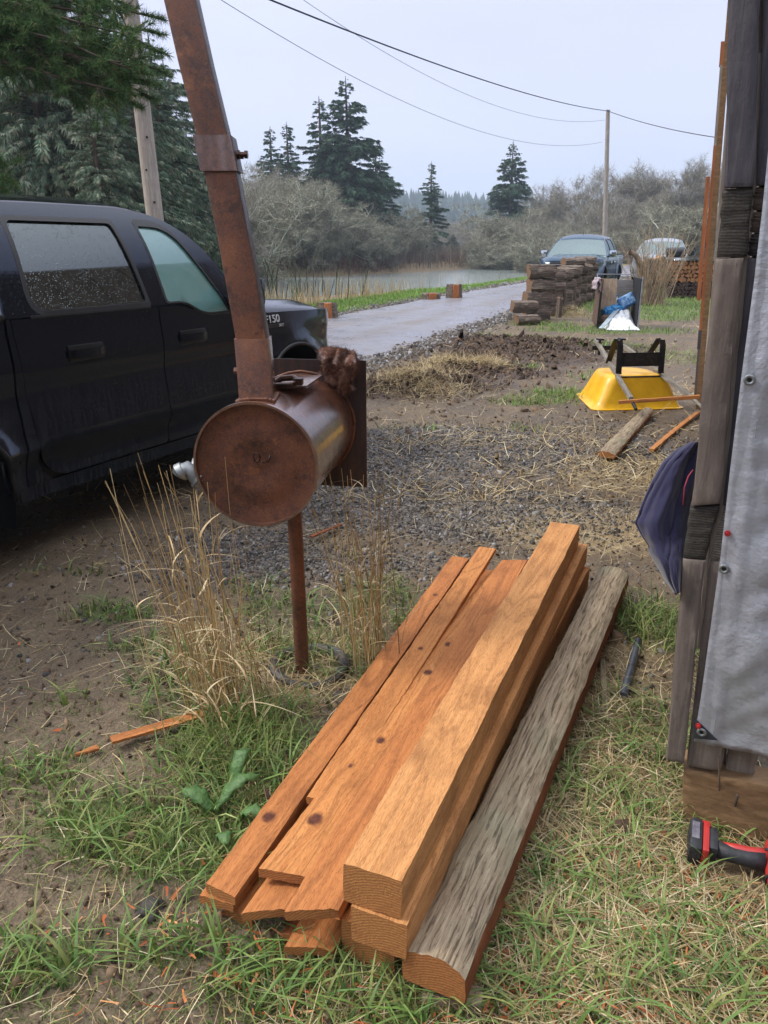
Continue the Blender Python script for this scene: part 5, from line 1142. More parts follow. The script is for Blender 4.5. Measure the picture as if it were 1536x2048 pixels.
            for q in range(6):
                a = q*math.pi/3; rm.bar((.05*math.cos(a), side*.085, .05*math.sin(a)), (.235*math.cos(a), side*.095, .235*math.sin(a)), .035, .05, up=(0, 1, 0), bev=.006)
            rm.cyl((0, side*.05, 0), (0, side*.105, 0), .055, 16); rm.build('rim', RIM, w_, False, 40)
            al = MB(); rows = [[(ax+(ra+.005)*math.cos(R(a)), side*y_, .43+(ra+.005)*math.sin(R(a))) for y_ in (hw(ax+ra*math.cos(R(a)), .43+ra*math.sin(R(a)))-.005, .55)] for a in np.linspace(-20, 200, 30)]
            al.grid(rows); al.build('wheel_liner', BLACKP, T, False, True)
            lp = MB(); lp.sweep([(-.012, -.012), (.012, -.012), (.012, .012), (-.012, .012)], [(ax+(ra+.008)*math.cos(R(a)), side*(hw(ax+ra*math.cos(R(a)), .43+ra*math.sin(R(a)))+.003), .43+(ra+.008)*math.sin(R(a))) for a in np.linspace(-2, 182, 34)]); lp.build('arch_lip', BLACKP, fend if ax == xf else bd, False, True)
        # mirror
        mx_, my_, mz_ = P.get('mirror_x', -1.78), side*1.10, zb+.02; m_ = MB(); m_.box((mx_, my_+side*.03, mz_+.03), (.12, .22, .2), None, 0, .04); mo = m_.build('mirror', P.get('mirror', paint), T, False, 40)
        m_ = MB(); m_.bar((mx_, side*.95, mz_-.06), (mx_, my_, mz_-.04), .07, .035, bev=.01); m_.build('mirror_arm', BLACKP, mo, False); m_ = MB(); m_.box((mx_-.062, my_+side*.03, mz_+.03), (.006, .18, .16), None, 0, .002); m_.build('mirror_glass', CHROME, mo, False)
    # dark structure behind the seams
    c_ = MB(); c_.box(((xc+.03-1.5)/2, 0, .80), (-(xc+.03)-1.5, 1.84, .72)); c_.box((-.78, 0, .78), (1.44, 1.10, .62)); c_.box(((xt+xc)/2, 0, .72), (xc-xt-.04, 1.1, .36)); c_.build('body_frame', BLACKP, T, False)
    # hood
    rows = []
    for i in range(17):
        u = i/16; x = -1.52+u*1.44; row = []
        for j in range(21):
            v_ = -1+2*j/20; y = v_*(hw(x, zf)-.012); cr_ = .095*(1-abs(v_)**3.0)*(1-.25*u); bul = .018*math.exp(-((abs(v_)-.62)/.12)**2)
            z_ = zf+.012+cr_+bul-.055*u-.14*max(0, (u-.86)/.14)**2+.02*(1-u)
            row.append((x-.0, y, z_ if abs(v_) < .999 else zf-.012*u*4*0-.02-.05*u*u))
        rows.append(row)
    hd = MB().grid(rows).build('hood', paint, T, False, True); solid(hd, .015, -1)
    # roof
    rows = []
    for i in range(19):
        u = i/18; x = xs_+(rre-xs_)*u; row = []
        for j in range(17):
            v_ = -1+2*j/16; hw_ = hw(x, zo(x)); y = v_*hw_
            row.append((x, y, zo(x)-.004+.085*(1-abs(v_)**2.6)*(1-.55*abs(2*u-1)**3.0)+(-.012 if i in (0,) else 0)))
        rows.append(row)
    rf = MB().grid(rows).build('roof', paint, T, False, True); solid(rf, .02, -1)
    # windshield, rear glass
    rows = []
    for i in range(9):
        u = i/8; x = apx+(xs_-apx)*u; z_ = zo(x)-.006; hh_ = hw(x, z_)-.02
        rows.append([(x+.16*(1-(abs(-1+2*j/14))**2)*(1-.55*u), hh_*(-1+2*j/14), z_+.04*(1-(abs(-1+2*j/14))**2)*u) for j in range(15)])
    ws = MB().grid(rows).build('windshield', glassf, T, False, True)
    mb = MB(); 
    for y_ in (-.45, .25): mb.tube([(apx+.17, y_*-1, zb-.06), (apx+.12, y_*-1+.25, zb+.01), (apx+.10, y_*-1+.5, zb+.0)], .009, 6)
    mb.build('wiper', BLACKP, ws, False)
    rows = [[(xc+.02+.1*u, v_*(hw(xc+.1, zb+.02+(rt-zb-.05)*u)-.03), zb-.0+(rt-zb)*u) for v_ in np.linspace(-1, 1, 9)] for u in np.linspace(0, 1, 5)]
    MB().grid(rows).build('rear_glass', glassr, T, False, True)
    b_ = MB(); b_.box((xc+.04, 0, (zb+.4)/2), (.03, 1.86, zb-.4)); b_.build('cab_back', paint, T, False)
    # bed floor and tailgate
    b_ = MB(); b_.box(((xc+xt)/2, 0, .86), (xc-xt-.06, 1.84, .05)); b_.build('bed_floor', BLACKP, T, False)
    b_ = MB(); b_.box((xt+.03, 0, 1.03), (.06, 1.86, .52), None, 0, .02); b_.build('tailgate', paint, T, False, 40)
    # front end
    gr_ = MB(); gr_.box((-.03, 0, .90), (.06, 1.12, .33), None, 0, .03); go_ = gr_.build('grille', P.get('grille', BLACKP), T, False, 40)
    gb_ = MB()
    for z_ in (.80, .90, 1.0): gb_.box((.006, 0, z_), (.02, 1.0, .018 if z_ != .90 else .06), None, 0, .004)
    gb_.build('grille_bar', CHROME if P.get('chrome') else BLACKP, go_, False)
    for side in (-1, 1):
        h_ = MB(); h_.grid([[(-.03-.20*u**2+.0, side*(.56+.27*u), z_) for u in np.linspace(0, 1, 7)] for z_ in (.80, .9, 1.0, 1.07)]); ho_ = h_.build('headlight', LENS, T, False, True); solid(ho_, .03, 0)
        h_ = MB(); h_.grid([[(-.155-.12*u, side*(.79+.055*u), z_) for u in np.linspace(0, 1, 4)] for z_ in (.80, .9, 1.0, 1.06)]); h2 = h_.build('turn_signal', AMBER, ho_, False, True); solid(h2, .02, 0)
    rows = []
    for z_, xo in ((.46, -.02), (.50, .05), (.60, .09), (.70, .08), (.74, .02)): rows.append([(xo-.30*abs(v_)**3, v_*.93, z_) for v_ in np.linspace(-1, 1, 17)])
    bp_ = MB().grid(rows).build('bumper', CHROME if P.get('chrome') else BLACKP, T, False, True); solid(bp_, .03, -1)
    if P.get('plate'): q = MB(); q.box((.105, 0, .60), (.006, .30, .15), None, 0, .002); q.build('number_plate', WHITEP, bp_, False)
    v_ = MB(); v_.box((-.12, 0, .42), (.2, 1.5, .16), None, 0, .03); v_.build('air_dam', BLACKP, T, False)
    # interior
    st = MB()
    for y_ in (-.42, .42):
        for xx in (dx+.12, xc+.40): 
            st.box((xx+.22, y_, .98), (.48, .5, .16), None, 0, .05); st.box((xx-.04, y_, 1.27), (.14, .48, .56), Matrix.Rotation(R(-14), 3, 'Y'), 0, .05); st.box((xx-.11, y_, 1.60), (.09, .26, .17), Matrix.Rotation(R(-10), 3, 'Y'), 0, .04)
    st.build('seat', DARKIN, T, False, 40)
    d_ = MB(); d_.box((-1.72, 0, 1.1), (.42, 1.66, .24), None, 0, .07); do = d_.build('dashboard', DARKIN, T, False, 40)
    d_ = MB(); d_.tube([(-2.0+.05*math.sin(a), .42+.18*math.cos(a), 1.2+.18*math.sin(a)) for a in np.linspace(0, 2*math.pi, 25)[:-1]], .016, 8, up=(1, 0, 0), closed=True); d_.build('steering_wheel', DARKIN, do, False, True)
    if badge:
        for txt, size, x_, z_ in (('F150', .08, -1.2, 1.125), ('XLT', .028, -1.09, 1.09)):
            me = text_mesh(txt, size, .003); 
            for v in me.vertices: px_, pz_, th_ = v.co.x*1.25, v.co.y, v.co.z; X_ = x_+px_; Z_ = z_+pz_; v.co = Vector((X_, -(hw(X_, Z_)+.002+th_+.003), Z_))
            link('badge', me, WHITEP, T, world=False)
        b_ = MB(); b_.box((-1.18, -(hw(-1.18, 1.10)+.001), 1.10), (.3, .006, .026), None, 0, .002); b_.build('badge_plate', BLACKP, T, False)
    if P.get('aerial'): a_ = MB(); a_.tube([(apt-.25, 0, rt+.07), (apt-.32, 0, rt+.16)], .012, 6); a_.build('aerial', BLACKP, T, False)
    return T
BLK = paint_mat('black_wet_paint', '#05080f', '#50545c', .16, 1.0, .03, 0, (.62, .74, 1.0))
PGF = glass_mat('tinted_front_glass', '#a9dcd8', .30, .05, .5, '#e8f4f6', .38, '#8cc4c0'); PGR = glass_mat('privacy_glass', '#15181d', .16, .05, .9)  # front panes: teal diffuse layer paints in bright sky along with condensation
hdT = R(27.0)
pd = Vector((math.sin(hdT), math.cos(hdT), 0)); pl = Vector((-math.cos(hdT), math.sin(hdT), 0))
org = Vector((-1.94, 3.92, 0))+pd*3.5+pl*1.0
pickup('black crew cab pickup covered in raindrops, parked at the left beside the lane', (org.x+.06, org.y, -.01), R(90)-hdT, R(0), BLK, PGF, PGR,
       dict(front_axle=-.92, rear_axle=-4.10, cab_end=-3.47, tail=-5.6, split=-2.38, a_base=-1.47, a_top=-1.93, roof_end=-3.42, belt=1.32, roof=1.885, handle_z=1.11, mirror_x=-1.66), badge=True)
BLUE = paint_mat('steel_blue_paint', '#41566b', '#5a564e', .4, .2, .12, .3); GREYP = paint_mat('light_grey_paint', '#8e969e', '#6b6459', .4, .2, .2, .2)
GL2 = glass_mat('pale_windscreen', '#6f8386', .35, .04, 0, '#c3d6d6')
fp = G(1124, 592); fp.z = gz(fp.x, fp.y)
pickup('steel blue pickup facing the camera behind the stacked cedar bolts', (fp.x-.1, fp.y-.9, fp.z+.0), R(-113), 0, BLUE, GL2, GL2,
       dict(front_axle=-.95, rear_axle=-4.6, cab_end=-4.02, tail=-5.9, split=-2.75, a_base=-1.42, a_top=-2.25, roof_end=-3.95, belt=1.27, roof=1.86, chrome=True, mirror=CHROME, plate=False, handle=CHROME, aerial=True), group=None)
fp = G(1342, 583); fp.z = gz(fp.x, fp.y)
pickup('pale grey pickup facing the camera behind the bare shrub and firewood', (fp.x+.1, fp.y+2, fp.z+.0), R(-111), 0, GREYP, GL2, GL2,
       dict(front_axle=-.95, rear_axle=-4.6, cab_end=-4.02, tail=-5.9, split=-2.75, a_base=-1.42, a_top=-2.25, roof_end=-3.95, belt=1.25, roof=1.80, chrome=False, mirror=BLACKP, plate=True))
# ------------------------------------------------------------------ old shed wall on the right
GW = None
def grey_wood(name, a, b_, c_, rough=.8, along='Z'):
    t = NT(name); sc_ = (22, 22, 1.4) if along == 'Z' else (1.4, 22, 22)
    n = t.noise(t.coords('Object', sc_), 1.6, 6, .7, .4); n2 = t.noise(t.coords('Object'), 55, 5, .7); n3 = t.noise(t.coords('Object'), 4, 3)
    col = t.ramp(n, [(.3, a), (.5, b_), (.7, c_)]); col = t.mix(t.mr(n2, .55, .75, 0, .5), col, c_); col = t.mix(t.mr(n3, .45, .7, 0, .5), col, a)
    t.set(col=col, rough=rough, normal=t.bump(n, .6, .005, t.bump(n2, .5, .003))); return t.mat
PW = grey_wood('painted_grey_wood', '#51484300'[:7], '#6d625b', '#867a70'); PWB = grey_wood('dark_weathered_wood', '#34323a', '#4b484f', '#646063'); LW = grey_wood('light_weathered_wood', '#7a7068', '#9c9187', '#b8aea2')
OR = grey_wood('cedar_trim', '#8a4f2e', '#a9673f', '#bd7c50'); SILL = grey_wood('treated_sill', '#6d5438', '#86694a', '#9d7f5c', along='X'); ENDG = end_mat('grey_end_grain', '#8b8378', '#2b2724'); ENDK = end_mat('charred_end_grain', '#4a453e', '#0f0e0e')
EW = Vector((.924, -.383, 0)); NW = Vector((-.383, -.924, 0)); UW = Vector((-.055, 0, 1)).normalized(); W0 = Vector((.905, 1.93, 0))
def wpt(px, py, off=0.0):
    """point where the pixel ray meets the shed's front plane pushed out by off"""
    n_ = UW.cross(EW).normalized(); n_ = n_ if n_.dot(NW) > 0 else -n_; o_ = W0+n_*off; r = ray(px, py); c0 = Vector((0, 0, CAM_H)); return c0+r*((o_-c0).dot(n_)/r.dot(n_))
NF = UW.cross(EW).normalized(); NF = NF if NF.dot(NW) > 0 else -NF
SH = thing('shed', 'old shed of grey weathered boards at the right edge with tarp covered front', 'shed', W0)
def quadboard(name, px4, off, th, mat, par=SH, bev=.004, jit=.0):
    """a board on the front wall, its four corners given as TL,TR,BR,BL"""
    P = [wpt(a, b_, off) for a, b_ in px4]; mb = MB(); n_ = NF; nx_, nz_ = 4, 24; rows = []
    def S(u, v_):
        p = P[0]*(1-u)*(1-v_)+P[1]*u*(1-v_)+P[2]*u*v_+P[3]*(1-u)*v_
        e_ = min(u, 1-u)*(P[1]-P[0]).length; f_ = min(v_, 1-v_)*(P[3]-P[0]).length; k = max(0, 1-e_/.006)*.004+max(0, 1-f_/.006)*.003
        return p-n_*k+n_*(vn(u*5+off*90, v_*14)-.5)*.004+(P[1]-P[0]).normalized()*(vn(v_*11, off*77+u)-.5)*.004*(1 if u in (0, 1) else 0)
    us = [0, .03, .1, .35, .65, .9, .97, 1]; vs = [0, .004]+list(np.linspace(.02, .98, nz_))+[.996, 1]
    rows = [[S(u, v_) for u in us] for v_ in vs]
    # closed box: front grid plus sides
    mb.grid(rows); 
    b0 = len(mb.v); nr_, nc_ = len(rows), len(us)
    border = [(0, j) for j in range(nc_)]+[(i, nc_-1) for i in range(1, nr_)]+[(nr_-1, j) for j in range(nc_-2, -1, -1)]+[(i, 0) for i in range(nr_-2, 0, -1)]
    for (i, j) in border: mb.v.append(tuple(Vector(rows[i][j])-n_*th))
    m = len(border)
    for q in range(m):
        (i, j), (i2, j2) = border[q], border[(q+1) % m]; mb.f.append((i*nc_+j, i2*nc_+j2, b0+(q+1) % m, b0+q)); mb.m.append(0)
    mb.f.append(tuple(range(b0, b0+m))); mb.m.append(0)
    return mb.build(name, mat, par, smooth=35)
# front columns (outer, left)
quadboard('board', [(1466, -260), (1530, -260), (1508, 373), (1448, 375)], .035, .05, PWB)
quadboard('log_end', [(1446, 378), (1507, 376), (1494, 513), (1434, 515)], .028, .05, ENDK)
quadboard('board', [(1432, 518), (1487, 516), (1441, 1008), (1383, 1012)], .038, .05, PW)
quadboard('log_end', [(1381, 1016), (1440, 1012), (1410, 1120), (1366, 1116)], .028, .05, ENDK)
quadboard('board', [(1366, 1120), (1411, 1124), (1368, 1528), (1331, 1520)], .036, .05, PW)
# second column
quadboard('board', [(1536, -260), (1680, -260), (1640, 372), (1514, 370)], .018, .05, PWB)
for (a, b_) in ((374, 420), (423, 465), (468, 512)): quadboard('log_end', [(1510-(a-374)*.1, a), (1640, a+4), (1640, b_+4), (1510-(b_-374)*.1, b_)], .012, .05, ENDK if a > 460 else grey_wood('block_%d' % a, '#3c332e', '#54483f', '#6b5a4c', along='X'))
quadboard('board', [(1496, 516), (1620, 520), (1560, 1016), (1447, 1012)], .018, .05, PWB)
quadboard('log_end', [(1446, 1020), (1540, 1024), (1520, 1124), (1420, 1118)], .016, .05, ENDG)
quadboard('board', [(1420, 1124), (1520, 1128), (1442, 1544), (1374, 1532)], .02, .05, PW)
# wall proper behind, sill, stud
quadboard('wall_boards', [(1560, -260), (2300, -260), (2000, 1500), (1500, 1480)], -.012, .03, PWB)
quadboard('sill_beam', [(1366, 1537), (1700, 1612), (1700, 1740), (1366, 1650)], .012, .09, SILL)
quadboard('stud', [(1462, 1480), (1522, 1490), (1505, 1565), (1448, 1556)], -.03, .04, LW)
# side wall, running away along the yard
SDV = Vector((math.sin(R(21.5)), math.cos(R(21.5)), 0)); SNV = Vector((-SDV.y, SDV.x, 0)); lean = Vector((-.052, 0, 0)); S0 = W0+EW*.0-NF*.02
def sp_(a, z, off=0): return S0+SDV*a+SNV*off+lean*z+Vector((0, 0, z))
def sboard(name, a0, a1, z0, z1, off, th, mat, label=None):
    mb = MB(); c0 = [sp_(a0, z0, off-th), sp_(a1, z0, off-th), sp_(a1, z1, off-th), sp_(a0, z1, off-th)]; c1 = [sp_(a0, z0, off), sp_(a1, z0, off), sp_(a1, z1, off), sp_(a0, z1, off)]
    mb.add(c0+c1, [(0, 1, 2, 3), (4, 5, 6, 7), (0, 1, 5, 4), (1, 2, 6, 5), (2, 3, 7, 6), (3, 0, 4, 7)]); return mb.build(name, mat, SH)
sboard('side_wall', .03, 7.0, .1, 4.2, -.05, .06, PW)
for i in range(12): sboard('batten', .35+i*.55, .42+i*.55, .12, 4.1, -.03, .02, PW)
# the boards edging the near corner
sboard('corner_board', -.03, .04, .80, 2.05, -.012, .03, LW); sboard('corner_board', -.02, .05, 1.45, 4.0, .0, .025, grey_wood('rough_edge', '#6b5b4c', '#948473', '#b9ab98'))
# window and door trim farther along, proud of the wall
for (a, z0, z1, off, mt) in [(2.3, .9, 4.2, .012, LW), (6.9, .05, .62, .06, PW), (6.9, .62, .82, .066, PWB), (6.9, .82, 1.70, .06, OR), (6.9, 1.70, 1.86, .066, OR), (6.9, 1.86, 2.6, .06, OR), (6.9, 2.6, 3.3, .058, LW), (6.9, 3.3, 3.5, .066, OR), (6.2, .1, 3.9, .035, SILL)]:
    sboard('trim_board', a, a+.09, z0, z1, off, .05, mt)
sboard('trim_board', 7.3, 7.36, 1.1, 2.35, .11, .04, OR)

# ------------------------------------------------------------------ silver tarp
t = NT('silver_tarp'); c = t.coords('Object'); n = t.noise(c, 3.5, 5, .6, .4); n2 = t.noise(t.coords('Object', (60, 60, 400)), 1, 3, .6); n3 = t.noise(t.coords('Object', (400, 400, 60)), 1, 3, .6); n4 = t.noise(c, 22, 5, .65)
t.set(col=t.mix(t.mr(n4, .45, .75, 0, .5), '#a4a8b2', '#c3c7d0'), rough=t.ramp(n4, [(.3, .34), (.7, .5)]), metal=.45, normal=t.bump(n2, .35, .002, t.bump(n3, .3, .002, t.bump(n4, .35, .006, t.bump(n, .4, .05))))); TARP = t.mat
edge = [(1540, 262), (1524, 420), (1508, 560), (1484, 740), (1461, 930), (1441, 1110), (1420, 1260), (1402, 1390), (1388, 1476)]
TP = thing('tarp', 'silver tarpaulin hanging over the front of the shed', 'tarp', wpt(1450, 1480, .03))
rows = []; nr_ = 120
ey = np.array([e_[1] for e_ in edge], float); ex = np.array([e_[0] for e_ in edge], float)
for i in range(nr_):
    v_ = i/(nr_-1); y0 = 262+(1476-262)*v_ if True else 0; x0 = float(np.interp(y0, ey, ex)); row = []; A_ = wpt(x0, y0, .045)
    A_ = A_
    for j in range(70):
        u = j/69; p = A_+EW*(u*.85); s_ = u*.85; zz = A_.z
        # sagging folds that fan out from the lower corner
        ph = s_*7+zz*3.2+1.2*float(fbm(s_*3, zz*2.5, 3)); fold = .012*math.sin(ph*2.2)*min(1, s_*7)+.06*(float(fbm(s_*4+2, zz*3-s_*3, 17))-.5)*min(1, s_*6)+.022*(abs(float(fbm(s_*5+zz*2.5, zz*9-s_*9, 23))-.5)*2)*min(1, s_*8)
        fold += .02*math.exp(-((s_-.045)/.012)**2)*.35
        p = p+NF*(fold+.012); p.z += -.012*s_*(v_ > .985)
        row.append(p)
    rows.append(row)
to = MB().grid(rows).build('tarp_sheet', TARP, TP, smooth=True); solid(to, .0012, 0)
# doubled hem along the left edge
rows2 = [[r_[0]+EW*(q*.011)+NF*(.0035) for q in range(5)] for r_ in rows]; hm_ = MB().grid(rows2).build('hem', TARP, TP, smooth=True); solid(hm_, .001, 1)
STITCH = simple('stitch', '#6d7078', '#80848c', 5, .7, bump=0)
mb = MB(); mb.tube([r_[0]+EW*.047+NF*.0055 for r_ in rows], .0009, 4); mb.build('stitching', STITCH, hm_)
def grommet(px, py):
    c0 = wpt(px, py, .068); g_ = MB(); ring = [c0+(EW*math.cos(a)+UW*math.sin(a))*.0095 for a in np.linspace(0, 2*math.pi, 25)[:-1]]
    g_.sweep([(.0042, 0), (.003, .002), (0, .003), (-.003, .002), (-.0042, 0), (0, -.002)], ring, up=NF, closed=True); go = g_.build('grommet', GALV, TP, smooth=True)
    d_ = MB(); d_.cyl(c0-NF*.002, c0-NF*.0005, .007, 16); d_.build('grommet_hole', BLACKP, go)
def redpin(px, py): 
    c0 = wpt(px, py, .062); g_ = MB(); g_.cyl(c0, c0+NF*.006, .0075, 14); g_.cyl(c0+NF*.006, c0+NF*.014, .0045, 12); g_.build('red_pin', simple('red_plastic', '#8f1d20', '#b02a2c', 20, .4, bump=0), TP, smooth=30)
for q in ((1499, 760), (1448, 1138), (1403, 1465)): grommet(*q)
for q in ((1455, 1066), (1397, 1450)): redpin(*q)
mb = MB(); tri = [wpt(1389, 1436, .064), wpt(1436, 1481, .064), wpt(1387, 1477, .064)]; mb.add(tri+[p-NF*.002 for p in tri], [(0, 1, 2), (5, 4, 3), (0, 3, 4, 1), (1, 4, 5, 2), (2, 5, 3, 0)]); mb.build('corner_patch', simple('patch_black', '#2a2c33', '#3a3d45', 60, .45, bump=.3), TP)

# ------------------------------------------------------------------ navy jacket over the wall end
t = NT('navy_cotton'); c = t.coords('Object'); n = t.noise(c, 6, 4); n2 = t.noise(c, 380, 2, .5); t.set(col=t.ramp(n, [(.3, '#232239'), (.7, '#302f4a')]), rough=.95, spec=.2, normal=t.bump(n2, .35, .0012, t.bump(n, .25, .01))); t.p.inputs['Sheen Weight'].default_value = .25; NAVY = t.mat
L_ = [(1384, 884), (1352, 900), (1325, 925), (1303, 965), (1283, 1010), (1270, 1046), (1282, 1070), (1296, 1090), (1300, 1108), (1314, 1130), (1330, 1160), (1352, 1190)]
R_ = [(1400, 884), (1400, 915), (1396, 945), (1392, 980), (1388, 1010), (1384, 1040), (1380, 1070), (1378, 1095), (1374, 1118), (1370, 1140), (1364, 1162), (1359, 1184)]
rows = []; nR = 60; nC = 44
for i in range(nR):
    v_ = i/(nR-1)*11; k = min(10, int(v_)); fr = v_-k; l = [L_[k][q]*(1-fr)+L_[k+1][q]*fr for q in (0, 1)]; r_ = [R_[k][q]*(1-fr)+R_[k+1][q]*fr for q in (0, 1)]; row = []
    for j in range(nC):
        u = j/(nC-1); px = l[0]*(1-u)+r_[0]*u; py = l[1]*(1-u)+r_[1]*u; vv = i/(nR-1)
        amp = .010+.026*vv; q_ = u*2.3+1.5*float(fbm(u*1.8+4, vv*1.7, 9))+.3*vv; fl = abs(math.sin(q_*math.pi))**.55; d_ = 2.17-.08*math.sin(math.pi*u)**.7*(.45+.55*vv)-amp*fl+.035*(float(fbm(u*4+vv, vv*5, 3))-.5)-.008*abs(math.sin((u*9+vv*4)))
        row.append(D(px, py, d_))
    rows.append(row)
back = [[p+ray(1340, 1000)*(.05*math.sin(math.pi*j/(nC-1))+.012) for j, p in enumerate(r_)] for r_ in rows]
JK = thing('jacket', 'dark navy jacket hung over the end of the shed wall', 'jacket', D(1380, 900, 2.2)); jo = MB().grid(rows).build('cloth', NAVY, JK, smooth=True); solid(jo, .004, 0)
jb = MB().grid(back).build('cloth_back', NAVY, JK, smooth=True)
mb = MB(); mb.tube([D(1386, 940, 2.06), D(1377, 952, 2.05), D(1369, 975, 2.05), D(1366, 1010, 2.06)], .0018, 6); mb.build('collar_piping', simple('red_cord', '#8a2a3a', '#a33a48', 30, .8, bump=0), JK, smooth=True)

# ------------------------------------------------------------------ cordless drill in the grass
RD = simple('red_tool_plastic', '#a32c2a', '#bb3a34', 12, .4, bump=.1); BKT = simple('black_tool_rubber', '#1c1d20', '#34353a', 30, .6, bump=.3)
d0 = Z(1398, 1692, .06); DR = thing('cordless_drill', 'red and black cordless drill lying in the grass by the shed sill', 'drill', (d0.x, d0.y, 0))
xa = (Z(1560, 1740, .05)-Z(1400, 1700, .05)); xa.z = 0; xa.normalize(); ya = Vector((-xa.y, xa.x, 0)); Md = Matrix((xa, ya, Vector((0, 0, 1)))).transposed() @ Matrix.Rotation(R(2), 3, 'Y') @ Matrix.Rotation(R(8), 3, 'X')
def dp(x, y, z): return d0+Md @ (Vector((x, y, z))*1.0-Vector((0, 0, .008)))
mb = MB(); mb.box(dp(-.012, .012, .01), (.034, .112, .07), Md, bev=.009); bat = mb.build('battery', BKT, DR, smooth=40)
mb = MB(); mb.box(dp(-.014, .02, .046), (.02, .06, .003), Md, bev=.001); mb.build('battery_label', simple('grey_label', '#5a5560', '#7b7880', 60, .4, bump=0), bat)
mb = MB(); mb.box(dp(.014, .012, .01), (.018, .108, .066), Md, bev=.006); mb.box(dp(.012, .064, .012), (.03, .02, .05), Md, bev=.006); mb.build('battery_mount', RD, DR, smooth=40)
mb = MB(); mb.box(dp(.034, .015, .012), (.026, .08, .056), Md, bev=.01); mb.build('handle_foot', BKT, DR, smooth=40)
mb = MB(); mb.tube([dp(.04, .004, .012), dp(.075, -.002, .015), dp(.12, -.004, .018), dp(.165, -.002, .02)], [.024, .023, .024, .028], 14); mb.build('handle', BKT, DR, smooth=True)
mb = MB(); mb.tube([dp(.05, .012, .022), dp(.09, .006, .029), dp(.13, .006, .032), dp(.17, .012, .034)], [.009, .014, .014, .017], 10); mb.build('handle_shell', RD, DR, smooth=True)
mb = MB(); mb.tube([dp(.2, .085, .022), dp(.2, .06, .022), dp(.2, .03, .022), dp(.2, -.05, .022), dp(.2, -.08, .022)], [.02, .032, .034, .034, .028], 18); hd_ = mb.build('motor_housing', RD, DR, smooth=40)
mb = MB()
for q in range(4): mb.box(dp(.194+.0, -.05+.014*q, .056), (.03, .005, .004), Md, bev=.001)
for q in (.02, -.062): mb.tube([dp(.2+.0345*math.cos(a), q, .022+.0345*math.sin(a)) for a in np.linspace(0, 2*math.pi, 25)[:-1]], .0035, 6, closed=True, up=(0, 1, 0))
mb.build('vent', BKT, hd_, smooth=40)
mb = MB(); mb.tube([dp(.2, .085, .022), dp(.2, .12, .022), dp(.2, .135, .022)], [.024, .02, .012], 16); mb.build('chuck', BKT, DR, smooth=40)
mb = MB(); mb.box(dp(.168, .012, .05), (.014, .008, .008), Md, bev=.002); mb.build('trigger', BKT, DR)
# twigs leaning on the sill
for (a, b_, r_, lb) in ((wpt(1438, 1510, .04), Z(1432, 1640, .02), .0028, 'thin dark twig with a dried flower leaning on the shed sill'), (wpt(1475, 1590, .035), Z(1455, 1640, .02), .0045, 'short broken twig leaning on the shed sill right of the thin one')):
    mb = MB(); mb.tube([a, lerp(a, b_, .5)+Vector((.006, 0, .0)), b_], [r_, r_*.9, r_*1.1], 6); meta(mb.build('twig', BARK, smooth=True), lb, 'twig')
# ------------------------------------------------------------------ overturned wheelbarrow
YEL = simple('yellow_tray', '#d0990c', '#e3b01e', 5, .42, bump=.1, bscale=60, bdist=.001); t = NT('yellow_plastic'); c = t.coords('Object'); n = t.noise(c, 5, 6, .7); n2 = t.noise(c, 40, 4, .7)
t.set(col=t.mix(t.mr(n2, .6, .78, 0, .4), t.ramp(n, [(.35, '#d9a00c'), (.65, '#f0bd1e')]), '#8d7220'), rough=.42, coat=.2, normal=t.bump(n2, .12, .002)); YEL = t.mat
GHW = grey_wood('grey_handle_wood', '#5c574f', '#7e796f', '#9b958a', along='X'); BST = simple('black_painted_steel', '#121315', '#2a2624', 14, .45, .3, .2)
wc = Z(1262, 800, 0.0)
fd_ = (Z(1222, 690, .42)-Z(1283, 815, .10)); fd_.z = 0; fd_.normalize()           # towards the wheel end
fang = math.atan2(fd_.y, fd_.x)
nl = Z(1200, 822, .0); nr2 = Z(1366, 806, .0)
T_ = thing('wheelbarrow', 'yellow wheelbarrow lying upside down with black legs pointing up', 'wheelbarrow')
ctr = Vector((2.73, 8.16, 0)); Wd = 1.0; xv = Vector((math.sin(R(-7)), math.cos(R(-7)), 0)); yv = Vector((xv.y, -xv.x, 0))         # xv points away from the camera
T_.location = ctr; T_.rotation_euler = (0, 0, math.atan2(xv.y, xv.x)); RX = T_.rotation_euler.to_matrix()
# local: x away (to the wheel end), y left, z up
HW2 = Wd/2; LEN = .98; HT = .36
def trs(z, e_): # rounded rectangle outline at height z, shrink e_
    x0, x1 = -.0+e_*.55, LEN-e_*1.5; y_ = HW2-e_*.9; r_ = .12; out = []
    for (cx, cy, a0) in ((x1-r_*1.6, y_-r_*1.6, 0), (x0+r_, y_-r_, 90), (x0+r_, -y_+r_, 180), (x1-r_*1.6, -y_+r_*1.6, 270)):
        rr2 = r_*1.6 if cx > LEN/2 else r_
        for q in range(7): a = R(a0+15*q); out.append((cx+rr2*math.cos(a), cy+rr2*math.sin(a), z))
    return out
def zl(x): return .05*max(0, x/LEN)
prof = [(.0, -.035), (.012, -.035), (.016, -.01), (.02, .0), (.08, .035), (.16, .075), (.25, .115), (.31, .145), (.345, .17), (.358, .20), (.362, .26)]
rows = [trs(z_, e_) for z_, e_ in prof]; m_ = MB().grid(rows, closed=True); m_.f.append(tuple(range(len(m_.v)-28, len(m_.v)))); m_.m.append(0)
m_.v = [(a, b*(1-.32*max(0, a)/LEN), c) for a, b, c in m_.v]; tray = m_.build('tray', YEL, T_, False, 40); solid(tray, .005, -1)
yl = .19
